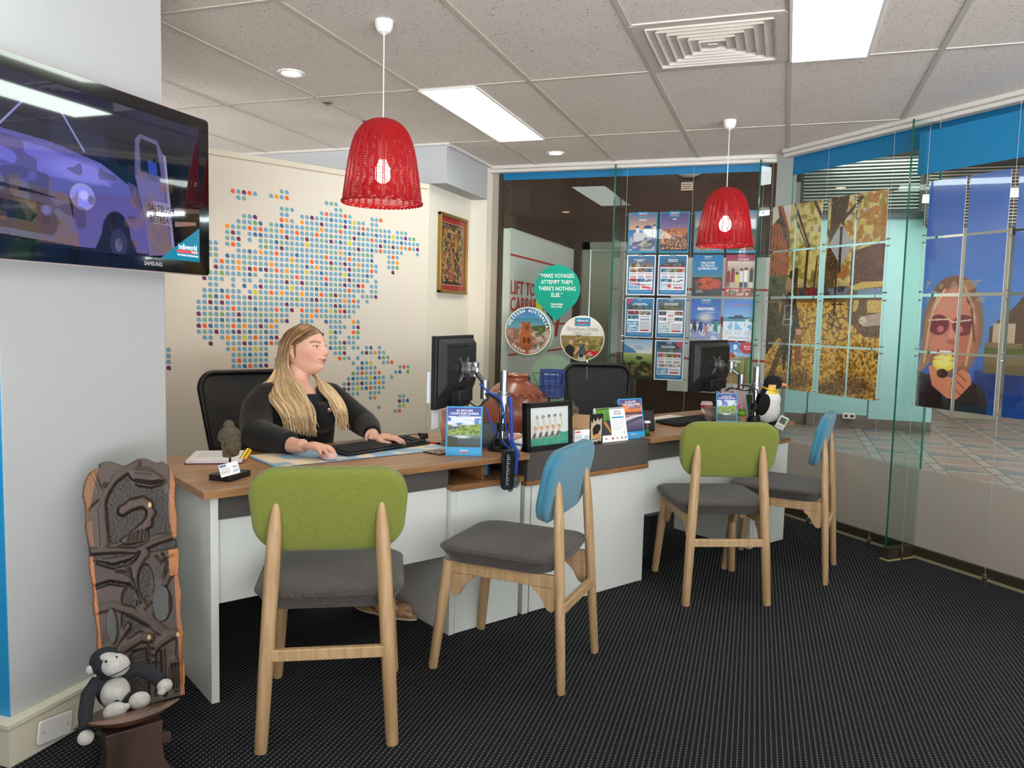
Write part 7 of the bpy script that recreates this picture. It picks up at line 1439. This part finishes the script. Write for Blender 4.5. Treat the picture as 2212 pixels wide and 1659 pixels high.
# ---- hair: a cap on the skull and many locks
hr = random.Random(11)
HT = np.array(hexa('7d5b3c')), np.array(hexa('c9a77c')), np.array(hexa('dcc49c'))
bm = nb(); cols = []
def lock(pts, r0, tone, n=6, k=9, taper=.25, flat=.7):
    pts = [Vector(p) for p in pts]; out = []; m = len(pts)-1
    for i in range(m):
        p0, p1, p2, p3 = pts[max(i-1, 0)], pts[i], pts[i+1], pts[min(i+2, m)]
        for q in range(k): f = q/k; out.append(.5*(2*p1+(p2-p0)*f+(2*p0-5*p1+4*p2-p3)*f*f+(3*p1-p0-3*p2+p3)*f**3))
    out.append(pts[-1]); L = len(out); nv = len(bm.verts)
    rs = [r0*(.55+.45*min(1, i/(L*.15)))*(1 if i/L < .6 else 1-(1-taper)*((i/L-.6)/.4)**1.2) for i in range(L)]
    tube(bm, out, rs, n, flat=flat); cols.extend([tone]*(len(bm.verts)-nv))
J = lambda s: hr.uniform(-s, s)
def scalp(al, be, k=1.0):
    """al: 0 front hairline .. 180 nape along the head, be: -90 .. 90 sideways (+ her right)"""
    a, b = R(al), R(be); f = math.cos(a)*math.cos(b); u = math.sin(a)*math.cos(b) if al < 180 else 0; r = math.sin(b)
    return hp(r*.0835*k, f*.103*k-.004, u*.117*k+.004)
# near side: from the parting over the ear, down in front of the shoulder
for i in range(230):
    al = hr.uniform(50, 150); tone = hr.random(); sh_ = min(1, max(0, (al-50)/100+J(.18)))
    p0 = scalp(al, 3+J(2), 1.0); p1 = scalp(al+3, 42, 1.03)
    ear = hp(.083+J(.002), -.012-.055*sh_+J(.004), .030+J(.004))
    nk = hp(.088+J(.006)-.012*sh_, -.020-.075*sh_+J(.006), -.080+J(.006))
    if sh_ < .80 or hr.random() < .4:
        q = sh_; shd = Vector((.010-.125*q+J(.008), -.170+.075*q+J(.008), .952+J(.006))); mid = Vector((.016-.115*q+J(.012), -.262+.055*q+J(.010), .870+J(.010))); end = Vector((.004-.095*q+J(.016), -.318+.075*q+J(.014), .768+.02*q+hr.random()**2*.07)); P_ = [p0, p1, ear, nk, shd, mid, end]
    else: P_ = [p0, p1, ear, hp(.07+J(.01), -.09+J(.01), -.09), Vector((-.09+J(.03), .03+J(.02), .93)), Vector((-.09+J(.04), .055+J(.02), .82+J(.03)))]
    lock(P_, .0050+J(.0012), tone, taper=.12)
# far side
for i in range(110):
    al = hr.uniform(50, 150); tone = hr.random(); sh_ = hr.random()
    p0 = scalp(al, -3, 1.0); p1 = scalp(al+3, -42, 1.03); ear = hp(-.083, -.018-.0005*(al-60), .03); nk = hp(-.078+J(.006), -.005-.03*sh_, -.09)
    shd = Vector((.110+.055*sh_+J(.006), -.160+J(.010), .950)); mid = Vector((.118+.050*sh_+J(.010), -.258+J(.010), .880)); end = Vector((.125+.04*sh_+J(.014), -.292+J(.016), .785+hr.random()**2*.08)); lock([p0, p1, ear, nk, shd, mid, end], .0050+J(.001), tone, taper=.12)
# back of the head
for i in range(50):
    be = hr.uniform(-60, 60); p0 = scalp(95, be*.3, 1.0); p1 = scalp(140, be*.8, 1.03); p2 = scalp(178, be, 1.02); lock([p0, p1, p2, hp(be/60*.07, -.09, -.07), Vector((-.01+be/60*-.09, .055+J(.01), .93)), Vector((-.01-be/60*.10, .07+J(.015), .82+J(.03)))], .0078, hr.random())
# hair combed back from the forehead over the temple
for i in range(80):
    f = i/79; p0 = scalp(38+f*30, 4+J(1), 1.005); p1 = hp(.052+.010*f, .070-.050*f, .070-.012*f+J(.002)); p2 = hp(.076, .030-.036*f, .040-.016*f+J(.002)); p3 = hp(.083, -.014-.012*f, .024+J(.003)); p4 = hp(.083, -.040, -.020+J(.006)); p5 = hp(.082, -.052, -.075)
    lock([p0, p1, p2, p3, p4, p5], .0042, hr.random()*.4, taper=.5)
for i in range(26): lock([hp(.0775, .022+J(.006), .050), hp(.0800, .010+J(.006), .022), hp(.0785, .010+J(.005), -.004), hp(.0765, .009+J(.005), -.022+J(.014))], .0012, 0, taper=.1)
for i in range(16):
    f = i/15; lock([scalp(38+f*30, -4, 1.005), hp(-.055, .060-.05*f, .072), hp(-.078, .02-.03*f, .04), hp(-.083, -.02, .02), hp(-.08, -.04, -.05)], .0045, hr.random()*.4)
for i in range(7): lock([scalp(40, 3+J(4)), scalp(34, 3+J(5), 1.06)+Vector((J(.006), J(.006), .006)), scalp(30, J(8), 1.13)+Vector((J(.02), J(.02), .012))], .0006, .2, k=4, n=4)
nc = len(bm.verts); sp = bmesh.ops.create_uvsphere(bm, u_segments=60, v_segments=44, radius=1)['verts']; dele = []
for v in sp:
    d = v.co.copy(); r, f, u = d.x*.0805, d.y*.100-.003, d.z*.1155+.003
    if f < 0 and u < 0: f *= 1-.25*min(1, -u/.1)
    hairline = (f > -.006+.80*u) if u > 0 else (f > -.030-.1*u)
    if f > .074-.0*u: hairline = hairline or u < .080
    if u < -.085 or hairline: dele.append(v)
    v.co = hp(r, f, u)
bmesh.ops.delete(bm, geom=dele, context='VERTS'); cols.extend([.25]*(len(bm.verts)-nc))
bm.verts.ensure_lookup_table()
hair = mk('hair', bm, M_attr('hair', .42), RP, ang=180); tones = np.array(cols)
def hairpaint(x, y, z):
    k = np.clip((1.165-z)/.16, 0, 1)[:, None]; t_ = tones[:, None]; base = HT[0]*(1-k)+(HT[1]*(1-t_)+HT[2]*t_)*k; alt = (t_ > .72)*(1-k)*.55; base = base*(1-alt)+HT[1]*alt; return base*(.86+.22*t_)
paint(hair, hairpaint)
hb = MATS['hair'].node_tree.nodes['Principled BSDF'].inputs; hb['Specular IOR Level'].default_value = .35
office_chair('black mesh office chair the woman sits on', tuple(D(.58, .93, 0)), RZD+176, 1.005, w0=.49, w1=.39)
# ================================================================ CARVED CHAIR AND TOY GORILLA
r = thing('carved_chair', 'dark carved wooden chair with birds and branches on its tall back, leaning at the pillar', 'chair', (-1.765, 1.745, 0), 58)
NW, NH = 132, 350
def relief(Pc, c):
    """the same carving drawn as colour or as height; c maps a role to a grey or a colour"""
    P = Pc
    P.poly([(.22, .10), (.5, .06), (.78, .12), (.93, .2), (.93, .33), (.6, .335), (.25, .345), (.2, .25)], c['bg'])
    P.ell(.55, .20, .37, .15, c['bg']); 
    P.line([(.17, .36), (.18, .20), (.22, .14), (.36, .075), (.58, .03)], .045, c['ridge']); P.line([(.20, .15), (.12, .05)], .03, c['ridge']); P.line([(.19, .14), (.03, .18), (0, .20)], .035, c['ridge'])
    P.poly([(.48, .045), (.72, .05), (.90, .11), (.88, .125), (.72, .135), (.58, .12), (.50, .08)], c['ridge']); P.line([(.55, .06), (.75, .075), (.86, .11)], .018, c['hi']); P.line([(.56, .10), (.72, .115), (.86, .115)], .012, c['low'])
    P.poly([(.34, .335), (.58, .28), (.62, .29), (.68, .33), (.60, .35), (.40, .355)], c['ridge']); P.line([(.40, .215), (.50, .195), (.62, .19), (.68, .205), (.70, .24), (.66, .28), (.60, .30), (.62, .335)], .055, c['hi']); P.line([(.36, .22), (.46, .205), (.58, .195)], .016, c['hi'])
    for i in range(6): P.line([(.44+i*.045, .345), (.46+i*.045, .305-.0*i)], .006, c['low'])
    P.rect(0, .355, 1, .40, c['bg']); P.line([(0, .36), (.3, .37), (.5, .385), (.75, .36), (1, .345)], .03, c['ridge'])
    P.rect(0, .405, 1, .51, c['mid']); P.line([(.10, .41), (.25, .435), (.45, .425), (.62, .39)], .025, c['low']); P.line([(.60, .40), (.50, .45), (.47, .50), (.50, .56), (.56, .63), (.68, .70), (.80, .74)], .06, c['ridge']); P.line([(.0, .505), (.2, .495), (.40, .52), (.47, .56)], .02, c['low'])
    P.line([(.28, .455), (.38, .465), (.45, .50), (.52, .60)], .008, c['low']); P.line([(.38, .435), (.42, .455), (.43, .48)], .008, c['low']); P.line([(.82, .415), (.86, .46), (.80, .53), (.58, .63)], .010, c['low']); P.line([(.74, .42), (.80, .45), (.95, .43)], .008, c['low'])
    P.ell(.60, .52, .095, .075, c['bg']); P.ell(.40, .575, .09, .05, c['bg']); P.line([(.88, .50), (.78, .56), (.62, .64), (.58, .66)], .05, c['ridge']); P.line([(0, .59), (.2, .585), (.4, .62), (.55, .66), (.70, .72)], .045, c['ridge'])
    P.poly([(.30, .62), (.60, .70), (.35, .73), (.28, .70)], c['bg']); P.line([(.0, .76), (.20, .74), (.35, .68)], .04, c['ridge'])
    P.line([(.14, .80), (.30, .755), (.48, .73), (.60, .745), (.63, .80), (.62, .90)], .05, c['hi']); P.line([(.14, .80), (.34, .765), (.48, .745)], .018, c['hi']); P.poly([(.38, .78), (.55, .78), (.55, .98), (.30, .98)], c['bg']); P.line([(.66, .78), (.80, .755), (.90, .745), (.96, .77), (.93, .86)], .05, c['hi']); P.poly([(.66, .80), (.72, .80), (.70, .98), (.62, .98)], c['bg'])
    P.line([(.75, .80), (.74, .98)], .018, c['ridge']); P.ell(.88, .91, .08, .07, c['ridge']); P.line([(.06, .81), (.12, .795), (.30, .80)], .045, c['hi']); P.line([(.05, .82), (.06, .98)], .06, c['ridge']); [P.line([(.2+.06*i, .88), (.18+.06*i, .98)], .006, c['low']) for i in range(3)]; [P.line([(.84+.04*i, .87), (.85+.035*i, .97)], .006, c['low']) for i in range(3)]
    for i in range(7): P.line([(.60+.01*(i % 2), .76+i*.028), (.63, .765+i*.028)], .006, c['low'])
    return P
Hh = relief(Pic(NW, NH, '8c8c8c', 1), dict(bg='4a4a4a', ridge='c8c8c8', hi='f0f0f0', mid='909090', low='202020'))
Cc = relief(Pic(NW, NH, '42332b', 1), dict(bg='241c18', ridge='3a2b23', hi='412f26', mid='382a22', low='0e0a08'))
h_ = Hh.a[..., 0].copy()
for _ in range(3): h_ = (h_+np.roll(h_, 1, 0)+np.roll(h_, -1, 0)+np.roll(h_, 1, 1)+np.roll(h_, -1, 1))/5
bgm = (Hh.a[..., 0] < .35); h_ = h_+bgm*(Hh.rg.rand(NH, NW)-.5)*.12
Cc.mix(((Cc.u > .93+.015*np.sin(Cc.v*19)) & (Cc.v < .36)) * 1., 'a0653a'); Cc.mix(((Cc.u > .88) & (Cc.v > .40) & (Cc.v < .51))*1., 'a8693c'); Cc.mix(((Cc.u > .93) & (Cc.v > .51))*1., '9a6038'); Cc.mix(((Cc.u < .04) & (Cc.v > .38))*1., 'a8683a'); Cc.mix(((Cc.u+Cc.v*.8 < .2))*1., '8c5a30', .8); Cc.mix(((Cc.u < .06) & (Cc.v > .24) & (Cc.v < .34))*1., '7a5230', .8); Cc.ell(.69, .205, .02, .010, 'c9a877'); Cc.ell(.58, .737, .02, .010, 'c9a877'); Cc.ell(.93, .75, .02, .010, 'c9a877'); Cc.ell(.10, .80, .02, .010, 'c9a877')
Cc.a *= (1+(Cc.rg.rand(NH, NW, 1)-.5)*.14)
bw, bh = .262, .735
def inside(u, v):
    top = .02+.012*math.sin(u*17)
    if v < top: return False
    if u < .20 and v < .16: 
        if (u-.20)**2/.20**2+(v-.16)**2/.13**2 > 1.0: return False
    if u > .82 and v < .14:
        if (u-.82)**2/.18**2+(v-.14)**2/.115**2 > 1: return False
    w_ = .008*math.sin(v*40)+.008
    if u < w_ or u > 1-w_: return False
    if ((u-.18)/.065)**2+((v-.665)/.072)**2 < 1: return False
    if ((u-.775)/.12)**2+((v-.615)/.075)**2 < 1: return False
    return True
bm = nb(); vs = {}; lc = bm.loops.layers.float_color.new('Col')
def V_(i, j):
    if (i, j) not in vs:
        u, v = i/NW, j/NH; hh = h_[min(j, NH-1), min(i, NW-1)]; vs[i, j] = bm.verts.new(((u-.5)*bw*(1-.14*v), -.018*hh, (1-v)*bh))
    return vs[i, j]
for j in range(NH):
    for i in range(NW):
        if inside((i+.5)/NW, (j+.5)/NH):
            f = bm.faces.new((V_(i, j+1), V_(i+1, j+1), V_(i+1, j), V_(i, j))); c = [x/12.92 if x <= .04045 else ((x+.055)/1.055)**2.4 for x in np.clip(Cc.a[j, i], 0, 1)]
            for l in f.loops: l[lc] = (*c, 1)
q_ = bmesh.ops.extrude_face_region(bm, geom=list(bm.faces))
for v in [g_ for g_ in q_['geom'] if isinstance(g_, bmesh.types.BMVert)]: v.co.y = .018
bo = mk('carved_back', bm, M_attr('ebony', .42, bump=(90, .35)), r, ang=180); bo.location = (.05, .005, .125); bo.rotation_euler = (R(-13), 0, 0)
DW = M('dark_wood', '43312a', .45, noise=(14, .5), stretch=(1, 1, .3), bump=(60, .3), coat=.1); EW = M('seat_wood', '5f3e2c', .4, noise=(16, .45), col2='3c2a22', bump=(50, .3), coat=.15)
bm = nb(); n = 28; rg_ = []
for k in range(n+1):
    x = -.110+.220*k/n; e = abs(x)/.110; x -= .045; zc = .205+.006*e**2; th = .026*(1-e**3)+.004; y0, y1 = -.290+.012*e*e, .02-.09*e*e
    rg_.append([bm.verts.new(p) for p in ((x, y0, zc+.045), (x, y0-.006, zc+.045-th*.5), (x, y0+.004, zc+.045-th), (x, y1, zc-.065-th), (x, y1, zc-.065))])
skin(bm, rg_); mk('seat', bm, EW, r, bevel=.002)
bm = nb(); pl2 = [(-.078, .20), (.078, .20), (.074, .15), (.082, .09), (.110, .04), (.150, .004), (.150, 0), (.085, 0), (.045, .035), (.012, .070), (-.012, .070), (-.045, .035), (-.085, 0), (-.150, 0), (-.150, .004), (-.110, .04), (-.082, .09), (-.074, .15)]
prism(bm, [(x*.9-.045, z) for x, z in pl2], -.268, -.205); mk('pedestal', bm, DW, r, bevel=.008)
bm = nb(); vs_ = box(bm, -.06, .06, -.22, .16, .06, .09)
for v in vs_: v.co.z += (.22-(-v.co.y if v.co.y < 0 else -v.co.y))*.0 + (-v.co.y)*.35-.03
mk('cross_plank', bm, DW, r, bevel=.004)
# gorilla
g = thing('toy_gorilla', 'plush gorilla with a pale face and belly sitting on the carved chair', 'soft toy', (-1.765+.848*.16-.043, 1.745-.530*.16-.015, .205), 58)
DK, LT = hexa('1f2127'), hexa('b9b6b2')
bm = nb(); ell(bm, (-.028, .02, .048), (.043, .038, .052), 20); ell(bm, (-.045, .018, .130), (.040, .038, .038), 20, rot=Matrix.Rotation(R(18), 3, 'Y'))
tube(bm, [(-.062, .02, .080), (-.092, .0, .055), (-.108, -.045, .025), (-.116, -.090, .004)], [.020, .019, .018, .016], 14)
tube(bm, [(.004, .02, .085), (.040, .01, .090), (.070, -.012, .072), (.085, -.03, .055)], [.020, .021, .020, .017], 14)
tube(bm, [(-.035, .0, .02), (-.02, -.03, .018)], [.024, .022], 12); tube(bm, [(-.01, .0, .02), (.01, -.03, .022)], [.024, .022], 12)
o = blob('body', bm, M_attr('plush_short', .95, bump=(260, .5)), g, voxel=.0035, it=3); paint(o, lambda x, y, z: np.tile(DK, (len(x), 1)))
LTM = M('plush_grey', 'b4b1ad', .95, bump=(260, .5), sheen=.3, noise=(60, .12))
for nm, prim in (('face', [((-.026, -.014, .126), (.037, .030, .031), 20), ((-.040, -.008, .150), (.024, .020, .012), 12)]), ('belly', [((-.026, -.004, .044), (.038, .030, .044), 0)]), ('paw', [((-.118, -.102, -.010), (.020, .017, .019), 0)]), ('paw', [((.092, -.042, .046), (.021, .019, .018), 0), ((.080, -.055, .036), (.011, .010, .009), 0)]), ('foot', [((-.040, -.062, .020), (.030, .022, .024), 0), ((-.014, -.070, .028), (.010, .009, .010), 0)]), ('foot', [((.022, -.058, .030), (.028, .022, .023), 0)]), ('ear', [((-.084, .010, .120), (.011, .007, .012), 0)])):
    bm = nb()
    for c_, rr, a_ in prim: ell(bm, c_, rr, 18, rot=Matrix.Rotation(R(a_), 3, 'Y'))
    blob(nm, bm, LTM, g, voxel=.0022, it=2)
bm = nb(); tube(bm, [(-.062, -.022, .104), (-.045, -.040, .110), (-.022, -.0455, .117), (.0, -.038, .123), (.010, -.026, .124)], .0011, 6); mk('mouth', bm, M('thread_black', '0d0d10', .8), g)
for x in (-.052, -.026): bm = nb(); ell(bm, (x, -.027, .148+(x+.05)*.2), .0035, 8); mk('eye', bm, M('eye_black'), g)
